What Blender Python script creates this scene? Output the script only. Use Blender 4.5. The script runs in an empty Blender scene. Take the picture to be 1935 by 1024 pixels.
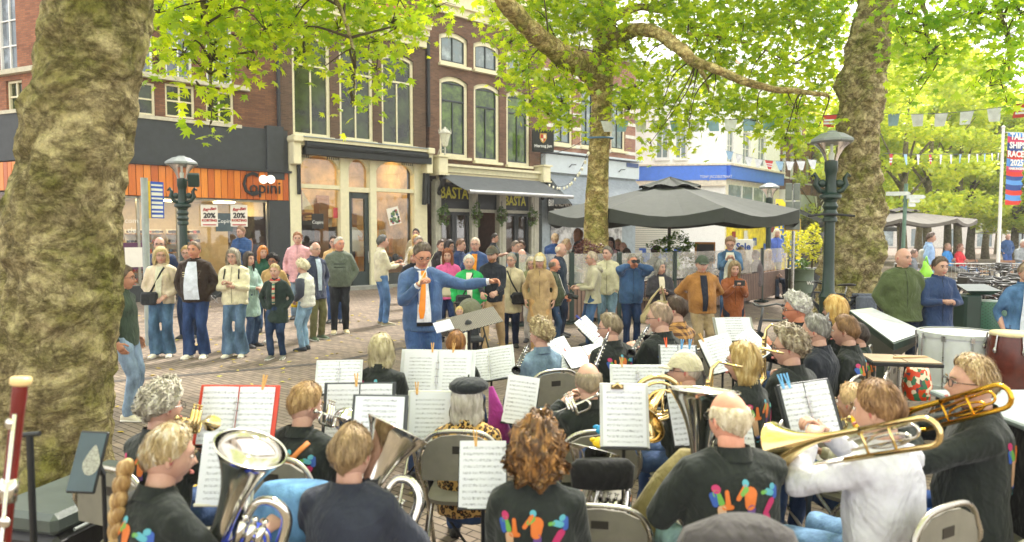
import bpy,math,random
import numpy as np
from mathutils import Vector,Matrix,Euler
from mathutils.bvhtree import BVHTree
R=math.radians
random.seed(7)
rng=np.random.default_rng(7)
SC=bpy.context.scene
COL=SC.collection
# camera, sky, sun, exposure
FPX,CX,CY,HOR,HC=1290.0,967.5,512.0,442.0,1.9
PITCH=math.atan((CY-HOR)/FPX)
cam=bpy.data.cameras.new('camera');cam.lens=36*FPX/1935;cam.sensor_width=36
cam.clip_end=1500;cam.clip_start=.05
cam.dof.use_dof=True;cam.dof.focus_distance=8.5;cam.dof.aperture_fstop=2.2
camo=bpy.data.objects.new('camera',cam);COL.objects.link(camo)
camo.location=(0,0,HC);camo.rotation_euler=(R(90)-PITCH,0,0)
SC.camera=camo
SUN_EL,SUN_AZ=55,25
w=bpy.data.worlds.new('World');SC.world=w;w.use_nodes=True
nt=w.node_tree;bg=nt.nodes['Background']
sky=nt.nodes.new('ShaderNodeTexSky');sky.sky_type='NISHITA';sky.sun_disc=False
sky.sun_elevation=R(SUN_EL);sky.sun_rotation=R(SUN_AZ);sky.air_density=1.0;sky.dust_density=5.0;sky.ozone_density=1
mixw=nt.nodes.new('ShaderNodeMixRGB');mixw.inputs[0].default_value=.80
mixw.inputs[2].default_value=(11.5,11.3,10.8,1)
nt.links.new(sky.outputs[0],mixw.inputs[1]);nt.links.new(mixw.outputs[0],bg.inputs[0]);bg.inputs[1].default_value=.112
sl=bpy.data.lights.new('sun','SUN');sl.energy=3.2;sl.angle=R(11);sl.color=(1,.95,.86)
so=bpy.data.objects.new('sun',sl);COL.objects.link(so)
_sd=Vector((math.sin(R(SUN_AZ))*math.cos(R(SUN_EL)),math.cos(R(SUN_AZ))*math.cos(R(SUN_EL)),math.sin(R(SUN_EL))))
so.rotation_euler=_sd.to_track_quat('Z','Y').to_euler();so.location=(0,0,40)
SC.view_settings.view_transform='Standard';SC.view_settings.look='None'
SC.view_settings.exposure=1.22;SC.view_settings.gamma=1.0
cy=SC.cycles;cy.max_bounces=6;cy.transparent_max_bounces=8;cy.diffuse_bounces=3;cy.glossy_bounces=3
cy.transmission_bounces=4;cy.sample_clamp_indirect=6
# geometry helpers
def at(px,py,Y):
 u=(px-CX)/FPX;v=(CY-py)/FPX
 d=Vector((u,math.cos(PITCH)+v*math.sin(PITCH),-math.sin(PITCH)+v*math.cos(PITCH)))
 d*=Y/d.y
 return Vector((d.x,Y,d.z+HC))
def gd(py):
 v=(CY-py)/FPX
 dy=math.cos(PITCH)+v*math.sin(PITCH);dz=-math.sin(PITCH)+v*math.cos(PITCH)
 return-HC*dy/dz
def s2l(c):
 return tuple(((x/255)/12.92 if x/255<=.04045 else((x/255+.055)/1.055)**2.4)for x in c)
class MB:
 def __init__(s):s.v=[];s.f=[];s.m=[];s.mi=0;s.k=[]
 def add(s,vs,fs,mi=None):
  o=len(s.v);s.k.append((o,len(s.f)));s.v.extend([tuple(map(float,p))for p in vs])
  for f in fs:s.f.append(tuple(i+o for i in f));s.m.append(s.mi if mi is None else mi)
  return s
 def box(s,c,d,rz=0,mi=None,rx=0,ry=0,bev=0):
  cx,cy_,cz=c;hx,hy,hz=d[0]/2,d[1]/2,d[2]/2
  rot=Euler((rx,ry,rz)).to_matrix()if(rx or ry or rz)else None
  if bev>0:
   b=min(bev,hx*.9,hy*.9,hz*.9)
   vs=[];
   for sz in(-1,1):
    for(ax,ay)in((-1,-1),(1,-1),(1,1),(-1,1)):
     vs+=[(ax*(hx-b),ay*(hy-b),sz*hz),(ax*hx,ay*(hy-b),sz*(hz-b)),(ax*(hx-b),ay*hy,sz*(hz-b))]
   fs=[(9,6,3,0),(12,15,18,21)]
   fs+=[(2,11,9,0)[::-1],(0,3,4,1)]
   fs=[]
   I=lambda z,k,j:(z*4+k)*3+j
   fs.append(tuple(I(0,k,0)for k in(3,2,1,0)));fs.append(tuple(I(1,k,0)for k in(0,1,2,3)))
   for(k,l,j)in((0,1,2),(1,2,1),(2,3,2),(3,0,1)):
    fs.append((I(0,k,j),I(0,l,j),I(1,l,j),I(1,k,j)))
    fs.append((I(0,k,0),I(0,l,0),I(0,l,j),I(0,k,j)))
    fs.append((I(1,k,j),I(1,l,j),I(1,l,0),I(1,k,0)))
   for k in range(4):
    a,b2=(2,1)if k in(1,3)else(1,2)
    fs.append((I(0,k,1),I(0,k,2),I(1,k,2),I(1,k,1)))
    fs.append((I(0,k,0),I(0,k,1),I(0,k,2)));fs.append((I(1,k,0),I(1,k,1),I(1,k,2)))
  else:
   vs=[(x*hx,y*hy,z*hz)for z in(-1,1)for(x,y)in((-1,-1),(1,-1),(1,1),(-1,1))]
   fs=[(3,2,1,0),(4,5,6,7),(0,1,5,4),(1,2,6,5),(2,3,7,6),(3,0,4,7)]
  if rot:vs=[rot@Vector(p)for p in vs]
  return s.add([(p[0]+cx,p[1]+cy_,p[2]+cz)for p in vs],fs,mi)
 def tube(s,pts,rad,n=10,mi=None,caps=True,flat=None,closed=False,sm=0):
  pts=[Vector(p)for p in pts];N=len(pts)
  if not isinstance(rad,(list,tuple)):rad=[rad]*N
  if sm:
   Q=[];RR=[]
   for i in range(N-1):
    p0,p1,p2,p3=pts[max(i-1,0)],pts[i],pts[i+1],pts[min(i+2,N-1)]
    for k in range(sm):
     t=k/sm;Q.append(.5*((2*p1)+(-p0+p2)*t+(2*p0-5*p1+4*p2-p3)*t*t+(-p0+3*p1-3*p2+p3)*t**3));RR.append(rad[i]*(1-t)+rad[i+1]*t)
   pts=Q+[pts[-1]];rad=RR+[rad[-1]];N=len(pts)
  vs=[];fs=[];up=None
  for i,p in enumerate(pts):
   if closed:t=pts[(i+1)%N]-pts[i-1]
   else:t=pts[min(i+1,N-1)]-pts[max(i-1,0)]
   t.normalize()
   if up is None:
    up=Vector((0,0,1))if abs(t.z)<.9 else Vector((0,1,0))
    if flat is not None and len(flat)>2:up=Vector(flat[2])
   a=up-t*up.dot(t)
   if a.length<1e-5:a=Vector((1,0,0))-t*t.x
   a.normalize();b=t.cross(a);up=a
   r=rad[i]
   rx,ry=(r,r)if not isinstance(r,(tuple,list))else r
   for k in range(n):
    q=2*math.pi*k/n
    vs.append(p+a*(rx*math.cos(q))+b*(ry*math.sin(q)))
  M_=N if closed else N-1
  for i in range(M_):
   for k in range(n):
    i2=(i+1)%N
    fs.append((i*n+k,i*n+(k+1)%n,i2*n+(k+1)%n,i2*n+k))
  if caps and not closed:
   fs.append(tuple(range(n))[::-1]);fs.append(tuple((N-1)*n+k for k in range(n)))
  return s.add(vs,fs,mi)
 def lathe(s,prof,n=20,o=(0,0,0),mi=None,axis=None,caps=True):
  vs=[];fs=[];q=None
  if axis is not None:q=Vector(axis).normalized().to_track_quat('Z','Y')
  for(r,z)in prof:
   for k in range(n):
    a=2*math.pi*k/n;p=Vector((r*math.cos(a),r*math.sin(a),z))
    if q:p=q@p
    vs.append(p+Vector(o))
  for i in range(len(prof)-1):
   for k in range(n):fs.append((i*n+k,i*n+(k+1)%n,(i+1)*n+(k+1)%n,(i+1)*n+k))
  if caps:
   if prof[0][0]>1e-4:fs.append(tuple(range(n))[::-1])
   if prof[-1][0]>1e-4:fs.append(tuple((len(prof)-1)*n+k for k in range(n)))
  return s.add(vs,fs,mi)
 def loft(s,rings,n=16,mi=None,pw=2.0,caps=True):
  vs=[];fs=[]
  for(c,ax,ay,hx,hy)in rings:
   c=Vector(c)
   for k in range(n):
    a=2*math.pi*k/n;ca,sa=math.cos(a),math.sin(a)
    x=abs(ca)**(2/pw)*math.copysign(1,ca)*hx;y=abs(sa)**(2/pw)*math.copysign(1,sa)*hy
    vs.append(c+Vector(ax)*x+Vector(ay)*y)
  for i in range(len(rings)-1):
   for k in range(n):fs.append((i*n+k,i*n+(k+1)%n,(i+1)*n+(k+1)%n,(i+1)*n+k))
  if caps:fs.append(tuple(range(n))[::-1]);fs.append(tuple((len(rings)-1)*n+k for k in range(n)))
  return s.add(vs,fs,mi)
 def ell(s,c,r,n=10,m=7,mi=None,rot=None):
  vs=[];fs=[]
  for i in range(m+1):
   th=math.pi*i/m
   for k in range(n):
    a=2*math.pi*k/n
    p=Vector((r[0]*math.sin(th)*math.cos(a),r[1]*math.sin(th)*math.sin(a),r[2]*math.cos(th)))
    if rot:p=rot@p
    vs.append(p+Vector(c))
  for i in range(m):
   for k in range(n):fs.append((i*n+k,(i+1)*n+k,(i+1)*n+(k+1)%n,i*n+(k+1)%n))
  return s.add(vs,fs,mi)
 def prism(s,pts,y0,y1,mi=None):
  n=len(pts);vs=[(p[0],y0,p[1])for p in pts]+[(p[0],y1,p[1])for p in pts]
  fs=[tuple(range(n)),tuple(range(2*n-1,n-1,-1))]+[(i,i+n,(i+1)%n+n,(i+1)%n)for i in range(n)]
  return s.add(vs,fs,mi)
 def quad(s,a,b,c,d,mi=None):return s.add([a,b,c,d],[(0,1,2,3)],mi)
 def xf(s,mat,start=0):
  for i in range(start,len(s.v)):s.v[i]=tuple(mat@Vector(s.v[i]))
  return s
 def each(s,name,mats,parent=None,n=1,**kw):
  K=s.k[::n]+[(len(s.v),len(s.f))];out=[]
  for(a,b),(c,d)in zip(K,K[1:]):
   q=MB();q.v=s.v[a:c];q.f=[tuple(i-a for i in f)for f in s.f[b:d]];q.m=s.m[b:d];out.append(q.build(name,mats,parent,**kw))
  return out
 def build(s,name,mats,parent=None,smooth=False,fix=True):
  me=bpy.data.meshes.new(name);me.from_pydata(s.v,[],s.f)
  if not isinstance(mats,(list,tuple)):mats=[mats]
  for m_ in mats:me.materials.append(m_)
  if len(mats)>1:me.polygons.foreach_set('material_index',[min(i,len(mats)-1)for i in s.m])
  if smooth:me.polygons.foreach_set('use_smooth',[True]*len(me.polygons))
  me.update()
  if fix:
   import bmesh
   bm=bmesh.new();bm.from_mesh(me);bmesh.ops.recalc_face_normals(bm,faces=bm.faces);bm.to_mesh(me);bm.free()
  if smooth=='auto':
   me.set_sharp_from_angle(angle=R(38))
  o=bpy.data.objects.new(name,me);COL.objects.link(o)
  if parent:o.parent=parent
  return o
def arr_mesh(name,V,Fc,mats,parent=None,mi=None,smooth=False):
 me=bpy.data.meshes.new(name);n=len(V);k=Fc.shape[1];f=len(Fc)
 me.vertices.add(n);me.vertices.foreach_set('co',V.astype(np.float32).ravel())
 me.loops.add(f*k);me.loops.foreach_set('vertex_index',Fc.astype(np.int32).ravel())
 me.polygons.add(f);me.polygons.foreach_set('loop_start',np.arange(0,f*k,k,dtype=np.int32))
 me.polygons.foreach_set('loop_total',np.full(f,k,dtype=np.int32))
 for m_ in(mats if isinstance(mats,list)else[mats]):me.materials.append(m_)
 if mi is not None:me.polygons.foreach_set('material_index',mi.astype(np.int32))
 if smooth:me.polygons.foreach_set('use_smooth',np.ones(f,dtype=bool))
 me.update(calc_edges=True);me.validate()
 o=bpy.data.objects.new(name,me);COL.objects.link(o)
 if parent:o.parent=parent
 return o
def thing(name,label,cat,loc=(0,0,0),rz=0,group=None):
 o=bpy.data.objects.new(name,None);COL.objects.link(o);o.empty_display_size=.1
 o.location=loc;o.rotation_euler=(0,0,rz);return tag(o,label,cat,group)
def tag(o,label,cat,group=None,kind=None):
 if label:o['label']=label
 if cat:o['category']=cat
 if group:o['group']=group
 if kind:o['kind']=kind
 return o
def struct(o):o['kind']='structure';return o
def copy_tree(o,parent=None):
 c=o.copy();COL.objects.link(c);c.parent=parent
 for ch in[x for x in o.children]:copy_tree(ch,c)
 return c
 # materials
_M={}
class N:
 def __init__(s,name):
  s.m=bpy.data.materials.new(name);s.m.use_nodes=True;s.t=s.m.node_tree;s.b=s.t.nodes['Principled BSDF']
 def n(s,typ,**kw):
  x=s.t.nodes.new('ShaderNode'+typ)
  for k,v in kw.items():
   if k.startswith('i'):x.inputs[int(k[1:])].default_value=v
   else:setattr(x,k,v)
  return x
 def l(s,a,b):s.t.links.new(a,b)
 def obj(s):
  if not hasattr(s,'_c'):s._c=s.n('TexCoord').outputs['Object']
  return s._c
 def noise(s,scale,detail=4,vec=None,rough=.6,sc3=None,dist=0):
  vec=vec or s.obj()
  if sc3:
   mp=s.n('Mapping');mp.inputs['Scale'].default_value=sc3;s.l(vec,mp.inputs[0]);vec=mp.outputs[0]
  x=s.n('TexNoise');x.inputs['Scale'].default_value=scale;x.inputs['Detail'].default_value=detail;x.inputs['Roughness'].default_value=rough;x.inputs['Distortion'].default_value=dist
  s.l(vec,x.inputs['Vector']);return x.outputs['Fac']
 def ramp(s,fac,stops,interp='LINEAR'):
  x=s.n('ValToRGB');x.color_ramp.interpolation=interp;e=x.color_ramp.elements
  while len(e)<len(stops):e.new(.5)
  for i,(p,c)in enumerate(stops):e[i].position=p;e[i].color=(*c[:3],1)
  s.l(fac,x.inputs[0]);return x.outputs[0]
 def math(s,op,a,b=None):
  x=s.n('Math',operation=op)
  for i,q in enumerate((a,b)):
   if q is None:continue
   if isinstance(q,(int,float)):x.inputs[i].default_value=q
   else:s.l(q,x.inputs[i])
  return x.outputs[0]
 def mix(s,f,a,b,mode='MIX'):
  x=s.n('MixRGB',blend_type=mode)
  for i,q in enumerate((f,a,b)):
   if isinstance(q,(int,float)):x.inputs[i].default_value=q
   elif isinstance(q,tuple):x.inputs[i].default_value=(*q[:3],1)
   else:s.l(q,x.inputs[i])
  return x.outputs[0]
 def bump(s,h,strength=.3,dist=.01):
  x=s.n('Bump');x.inputs['Strength'].default_value=strength;x.inputs['Distance'].default_value=dist
  s.l(h,x.inputs['Height']);s.l(x.outputs[0],s.b.inputs['Normal'])
 def col(s,c):
  if isinstance(c,tuple):s.b.inputs['Base Color'].default_value=(*c[:3],1)
  else:s.l(c,s.b.inputs['Base Color'])
 def set(s,rough=None,metal=None,spec=None):
  if rough is not None:s.b.inputs['Roughness'].default_value=rough
  if metal is not None:s.b.inputs['Metallic'].default_value=metal
  if spec is not None:s.b.inputs['Specular IOR Level'].default_value=spec
def mat(name,c,rough=.6,metal=0,var=.18,scale=6,bump=0,bscale=60,spec=None):
 key=(name,c,rough,metal)
 if key in _M:return _M[key]
 x=N(name);L=s2l(c)
 lo=tuple(v*(1-var)for v in L);hi=tuple(min(1,v*(1+var))for v in L)
 x.col(x.ramp(x.noise(scale),[(.3,lo),(.7,hi)]));x.set(rough,metal,spec)
 if bump:x.bump(x.noise(bscale,3),bump,.004)
 _M[key]=x.m;return x.m
def fabric(c,kind='plain',c2=None):
 key=('fab',c,kind,c2)
 if key in _M:return _M[key]
 x=N('fabric');L=s2l(c);lo=tuple(v*.78 for v in L);hi=tuple(min(1,v*1.15+.003)for v in L)
 base=x.ramp(x.noise(9,5),[(.3,lo),(.72,hi)])
 if c2:
  L2=s2l(c2);sp=x.n('SeparateXYZ');x.l(x.obj(),sp.inputs[0])
  if kind=='stripe':
   f=x.math('GREATER_THAN',x.math('SINE',x.math('MULTIPLY',sp.outputs[2],150)),.1);base=x.mix(f,base,L2)
  elif kind=='check':
   a=x.math('GREATER_THAN',x.math('SINE',x.math('MULTIPLY',sp.outputs[2],110)),.0)
   b=x.math('GREATER_THAN',x.math('SINE',x.math('MULTIPLY',x.math('ADD',sp.outputs[0],sp.outputs[1]),110)),.0)
   base=x.mix(x.math('MULTIPLY',x.math('ADD',a,b),.5),base,L2)
  elif kind=='leopard':
   v=x.n('TexVoronoi',feature='F1');v.inputs['Scale'].default_value=42;v.inputs['Randomness'].default_value=1
   x.l(x.obj(),v.inputs['Vector'])
   d=x.ramp(v.outputs['Distance'],[(.18,s2l((150,100,45))),(.3,s2l((28,20,14))),(.48,s2l((35,24,16))),(.6,L2)])
   base=x.mix(x.noise(5),d,s2l((60,40,22)),'MULTIPLY');base=d
  elif kind=='patch':
   base=x.ramp(x.noise(4,6),[(.42,lo),(.58,L2)])
  elif kind=='yoke':
   f=x.math('GREATER_THAN',x.math('SINE',x.math('MULTIPLY',sp.outputs[2],95)),.3);base=x.mix(f,base,L2)
   g=x.math('GREATER_THAN',x.math('SINE',x.math('MULTIPLY',sp.outputs[2],48)),.7);base=x.mix(g,base,s2l((170,60,50)))
 x.col(base);x.set(.85,0,.25)
 if 'Sheen Weight' in x.b.inputs:x.b.inputs['Sheen Weight'].default_value=.12
 rg=x.math('ABSOLUTE',x.math('SUBTRACT',x.noise(5.5,3,sc3=(1,1,.7),dist=.5),.5));h=x.math('ADD',x.math('ADD',x.math('MULTIPLY',x.noise(8,3,sc3=(1,1,.55)),.8),x.math('MULTIPLY',rg,-1.5)),x.math('MULTIPLY',x.noise(300,2),.05))
 x.bump(h,.8,.04);_M[key]=x.m;return x.m
def denim(c):
 key=('denim',c)
 if key in _M:return _M[key]
 x=N('denim');L=s2l(c);lo=tuple(v*.55 for v in L);hi=tuple(min(1,v*1.6+.02)for v in L)
 base=x.ramp(x.noise(6,6,sc3=(1,1,.5)),[(.35,lo),(.5,L),(.7,hi)])
 x.col(base);x.set(.85,0,.2);x.bump(x.noise(10,6,sc3=(1,1,.7)),.75,.03);_M[key]=x.m;return x.m
def skin(c=(188,152,136)):
 key=('skin',c)
 if key in _M:return _M[key]
 x=N('skin');L=s2l(c)
 x.col(x.ramp(x.noise(14,4),[(.3,(L[0]*.92,L[1]*.8,L[2]*.76)),(.65,(min(1,L[0]*1.08),L[1]*1.04,L[2]))]))
 x.set(.5,0,.4);x.b.inputs['Subsurface Weight'].default_value=0
 x.bump(x.noise(30,4),.2,.01);_M[key]=x.m;return x.m
def hairm(c,c2=None):
 key=('hair',c,c2)
 if key in _M:return _M[key]
 x=N('hair');L=s2l(c);L2=s2l(c2)if c2 else tuple(min(1,v*1.5+.02)for v in L)
 base=x.ramp(x.noise(38,5,sc3=(1,1,.22)),[(.28,tuple(v*.55 for v in L)),(.47,L),(.68,L2)])
 x.col(base);x.set(.5,0,.4);x.bump(x.noise(90,4,sc3=(1,1,.15)),.5,.012);_M[key]=x.m;return x.m
def metal(name,c,rough=.18):
 key=('metal',name)
 if key in _M:return _M[key]
 x=N(name);L=s2l(c);x.col(x.ramp(x.noise(8),[(.3,tuple(v*.85 for v in L)),(.7,L)]));x.set(rough,1.0)
 x.l(x.ramp(x.noise(20),[(.3,(rough*.6,)*3),(.7,(rough*1.6,)*3)]),x.b.inputs['Roughness']);_M[key]=x.m;return x.m
def emis(name,c,st):
 x=N(name);x.b.inputs['Emission Color'].default_value=(*s2l(c),1);x.b.inputs['Emission Strength'].default_value=st
 x.col(s2l(c));return x.m
def brick(name,c1,c2,mortar,bw=.21,bh=.058,ms=.007,vec='xz',bump=.5,var=1.0):
 x=N(name);sp=x.n('SeparateXYZ');x.l(x.obj(),sp.inputs[0]);cb=x.n('CombineXYZ')
 if vec=='xz':x.l(x.math('ADD',sp.outputs[0],sp.outputs[1]),cb.inputs[0]);x.l(sp.outputs[2],cb.inputs[1])
 else:x.l(sp.outputs[0],cb.inputs[0]);x.l(sp.outputs[1],cb.inputs[1])
 if vec=='xy45':
  rt=x.n('VectorRotate');rt.inputs['Angle'].default_value=R(42);x.l(cb.outputs[0],rt.inputs['Vector']);v=rt.outputs[0]
 else:v=cb.outputs[0]
 b=x.n('TexBrick');b.inputs['Scale'].default_value=1;b.inputs['Brick Width'].default_value=bw;b.inputs['Row Height'].default_value=bh
 b.inputs['Mortar Size'].default_value=ms;b.inputs['Color1'].default_value=(*s2l(c1),1);b.inputs['Color2'].default_value=(*s2l(c2),1)
 b.inputs['Mortar'].default_value=(*s2l(mortar),1);b.inputs['Bias'].default_value=0;b.inputs['Mortar Smooth'].default_value=.3
 x.l(v,b.inputs['Vector'])
 n1=x.noise(1.1,6);n2=x.noise(24,3)
 c=x.mix(.5*var,b.outputs['Color'],x.ramp(n1,[(.3,(.55,.5,.5)),(.7,(1.3,1.25,1.2))]),'MULTIPLY')
 c=x.mix(.35,c,x.ramp(n2,[(.3,(.6,.6,.6)),(.7,(1.3,1.3,1.3))]),'MULTIPLY')
 x.col(c);x.set(.85,0,.3);x.bump(x.math('SUBTRACT',x.math('MULTIPLY',n2,.4),b.outputs['Fac']),bump,.008);return x.m
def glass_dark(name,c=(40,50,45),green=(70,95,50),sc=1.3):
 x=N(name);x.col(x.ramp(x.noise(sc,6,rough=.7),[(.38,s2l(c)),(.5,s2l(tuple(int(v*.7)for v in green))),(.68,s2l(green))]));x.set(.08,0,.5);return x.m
def glass_clear(name='glass_clear'):
 if name in _M:return _M[name]
 x=N(name);t=x.t;out=t.nodes['Material Output'];g=x.n('BsdfGlossy');g.inputs['Roughness'].default_value=.02
 tr=x.n('BsdfTransparent');tr.inputs[0].default_value=(.93,.95,.94,1);fr=x.n('Fresnel');fr.inputs[0].default_value=1.5
 mx=x.n('MixShader');x.l(x.math('ADD',x.math('MULTIPLY',fr.outputs[0],1.0),.08),mx.inputs[0]);x.l(tr.outputs[0],mx.inputs[1]);x.l(g.outputs[0],mx.inputs[2]);x.l(mx.outputs[0],out.inputs[0])
 _M[name]=x.m;return x.m
def glass_glare():
 x=N('glass_glare');out=x.t.nodes['Material Output'];tr=x.n('BsdfTransparent');df=x.n('BsdfDiffuse');df.inputs[0].default_value=(.75,.74,.7,1);gl=x.n('BsdfGlossy');gl.inputs['Roughness'].default_value=.05  # patchy white diffuse paints bright reflections into the barrier glass
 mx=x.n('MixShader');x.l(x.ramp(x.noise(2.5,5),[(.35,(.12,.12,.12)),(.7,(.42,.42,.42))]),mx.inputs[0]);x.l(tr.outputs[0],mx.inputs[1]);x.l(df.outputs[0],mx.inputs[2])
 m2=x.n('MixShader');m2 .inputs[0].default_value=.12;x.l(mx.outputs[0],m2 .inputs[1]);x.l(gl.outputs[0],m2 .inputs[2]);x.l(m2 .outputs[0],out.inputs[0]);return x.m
def leafm(name,c1,c2,tr=.5):
 x=N(name);t=x.t;out=t.nodes['Material Output']
 geo=x.n('NewGeometry');
 col=x.ramp(geo.outputs['Random Per Island'],[(0,s2l(c1)),(1,s2l(c2))])
 n=x.noise(1.0,3);col=x.mix(.4,col,x.ramp(n,[(.35,(.75,.8,.7)),(.65,(1.25,1.2,1.1))]),'MULTIPLY')
 d=x.n('BsdfDiffuse');tl=x.n('BsdfTranslucent');gl=x.n('BsdfGlossy');gl.inputs['Roughness'].default_value=.35
 c2_=x.mix(1.0,col,(1.35,1.25,.5),'MULTIPLY')
 x.l(col,d.inputs[0]);x.l(c2_,tl.inputs[0])
 mx=x.n('MixShader');mx.inputs[0].default_value=tr;x.l(d.outputs[0],mx.inputs[1]);x.l(tl.outputs[0],mx.inputs[2])
 m2=x.n('MixShader');m2 .inputs[0].default_value=.05;x.l(mx.outputs[0],m2 .inputs[1]);x.l(gl.outputs[0],m2 .inputs[2])
 x.l(m2 .outputs[0],out.inputs[0]);return x.m
def bark(name,base,light,moss,sc=1.0,bs=.9):
 x=N(name);n1=x.noise(4.6*sc,10,rough=.72);n2=x.noise(8*sc,6,sc3=(1,1,.5));n3=x.noise(1.6*sc,8,rough=.7)
 c=x.ramp(n1,[(.3,tuple(v*.5 for v in s2l(base))),(.44,s2l(base)),(.64,s2l(light))])
 c=x.mix(x.ramp(n3,[(.45,(0,0,0)),(.62,(1,1,1))]),c,x.mix(n2,s2l(moss),s2l(tuple(int(v*.6)for v in moss))))
 cr=x.ramp(x.noise(13*sc,8,rough=.75),[(.36,(.4,.37,.33)),(.5,(1,1,1)),(.66,(1.25,1.2,1.12))]);c=x.mix(.7,c,cr,'MULTIPLY')
 ck=x.math('ABSOLUTE',x.math('SUBTRACT',x.noise(2.6*sc,7,rough=.65,dist=.4,sc3=(1,1,1.5)),.5));c=x.mix(.75,c,x.ramp(ck,[(0,(.26,.23,.19)),(.05,(.9,.88,.84)),(.1,(1.08,1.08,1.05))]),'MULTIPLY')
 fn=x.noise(38*sc,6,rough=.8);c=x.mix(.55,c,x.ramp(fn,[(.38,(.5,.47,.43)),(.5,(1,1,1)),(.62,(1.35,1.32,1.25))]),'MULTIPLY')
 x.col(c);x.set(.9,0,.2);x.bump(x.math('ADD',x.math('ADD',x.math('ADD',x.math('MULTIPLY',n1,.8),x.math('MULTIPLY',fn,.25)),x.math('MULTIPLY',x.ramp(ck,[(0,(0,0,0)),(.08,(1,1,1))]),.5)),x.math('MULTIPLY',x.noise(14*sc,6,rough=.75),.4)),bs*.8,.035);return x.m
def textobj(txt,size,m,parent,loc,rot=(R(90),0,0),name='lettering',ext=.004,align='CENTER',sx=1.0,shear=0,bold=0):
 cu=bpy.data.curves.new(name,'FONT');cu.body=txt;cu.size=size;cu.extrude=ext;cu.align_x=align;cu.align_y='CENTER';cu.shear=shear
 cu.offset=bold;cu.resolution_u=2
 o=bpy.data.objects.new(name,cu);COL.objects.link(o)
 TEXTS.append((o,m,parent,loc,rot,sx));return o
TEXTS=[]
def bake_texts():
 dg=bpy.context.evaluated_depsgraph_get()
 for(o,m,parent,loc,rot,sx)in TEXTS:
  me=bpy.data.meshes.new_from_object(o.evaluated_get(dg));me.materials.clear();me.materials.append(m)
  ob=bpy.data.objects.new(o.name.split('.')[0],me)
  nm=o.name.split('.')[0];cu=o.data;bpy.data.objects.remove(o);bpy.data.curves.remove(cu)
  ob.name=nm;COL.objects.link(ob)
  ob.parent=parent;ob.location=loc;ob.rotation_euler=rot;ob.scale=(sx,1,1)
CREAM=mat('cream_paint',(222,214,178),.5,var=.08,bump=.1)
WHITE=mat('white_paint',(228,228,222),.5,var=.06)
BLACKM=mat('black_paint',(22,24,26),.45)
DGREY=mat('dark_grey',(50,54,56),.6,bump=.2)
DGREEN=mat('dark_green_paint',(20,46,38),.35)
STEEL=metal('steel',(190,190,188),.28)
CHROME=metal('silver_plate',(225,222,215),.1)
BRASS=metal('brass_lacquer',(234,208,150),.14)
# SETTING
g=N('paving')
sp=g.n('SeparateXYZ');g.l(g.obj(),sp.inputs[0]);cb=g.n('CombineXYZ');g.l(sp.outputs[0],cb.inputs[0]);g.l(sp.outputs[1],cb.inputs[1])
rt=g.n('VectorRotate');rt.inputs['Angle'].default_value=R(38);g.l(cb.outputs[0],rt.inputs['Vector'])
b=g.n('TexBrick');b.inputs['Scale'].default_value=1;b.inputs['Brick Width'].default_value=.21;b.inputs['Row Height'].default_value=.075
b.inputs['Mortar Size'].default_value=.006;b.inputs['Mortar Smooth'].default_value=.2;b.offset=.5
b.inputs['Color1'].default_value=(*s2l((142,127,112)),1);b.inputs['Color2'].default_value=(*s2l((114,103,92)),1);b.inputs['Mortar'].default_value=(*s2l((70,62,54)),1)
g.l(rt.outputs[0],b.inputs['Vector'])
c=g.mix(.55,b.outputs['Color'],g.ramp(g.noise(.5,7),[(.3,(.72,.7,.68)),(.7,(1.22,1.2,1.2))]),'MULTIPLY')
c=g.mix(.5,c,g.ramp(g.noise(9,4),[(.3,(.7,.7,.7)),(.7,(1.25,1.25,1.25))]),'MULTIPLY')
stain=g.ramp(g.noise(2.3,8,rough=.7),[(.58,(0,0,0)),(.66,(1,1,1))]);c=g.mix(g.math('MULTIPLY',stain,.35),c,s2l((90,84,74)))
g.col(c);g.set(.85,0,.35);g.bump(g.math('SUBTRACT',g.math('MULTIPLY',g.noise(40,3),.3),b.outputs['Fac']),.5,.01)
mb=MB();S=24
for i in range(S):
 for j in range(S):
  pass
mb.quad((-300,-40,0),(300,-40,0),(300,500,0),(-300,500,0))
struct(mb.build('ground',g.m))
mb=MB();dr=mat('drain_stone',(74,68,64),.8,bump=.3)
def strip(p,q,wd,z):
 a=at(*p,1);
 P=Vector((at(p[0],p[1],gd(p[1])).x,gd(p[1]),z));Q=Vector((at(q[0],q[1],gd(q[1])).x,gd(q[1]),z))
 d=(Q-P).normalized();n=Vector((-d.y,d.x,0))*wd/2
 mb.quad(P-n,Q-n,Q+n,P+n)
strip((200,722),(620,686),.13,.004);strip((620,686),(790,652),.13,.004);strip((0,762),(195,722.5),.13,.004)
struct(mb.build('drain_channel',dr))
mb=MB();mb.box((4.2,33,.002),(9,22,.004),rz=R(-42));struct(mb.build('street',mat('street_paving',(150,140,130),.85,var=.1,bump=.3)))
def leaf_shape():
 pts=[]
 lob=[(-150,.42),(-118,.30),(-80,.82),(-55,.42),(-32,.95),(-14,.55),(0,1.15),(14,.55),(32,.95),(55,.42),(80,.82),(118,.30),(150,.42)]
 for a,r in lob:pts.append((r*.5*math.sin(R(a)),r*.5*math.cos(R(a))))
 return np.array(pts)
LS=leaf_shape()
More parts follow.
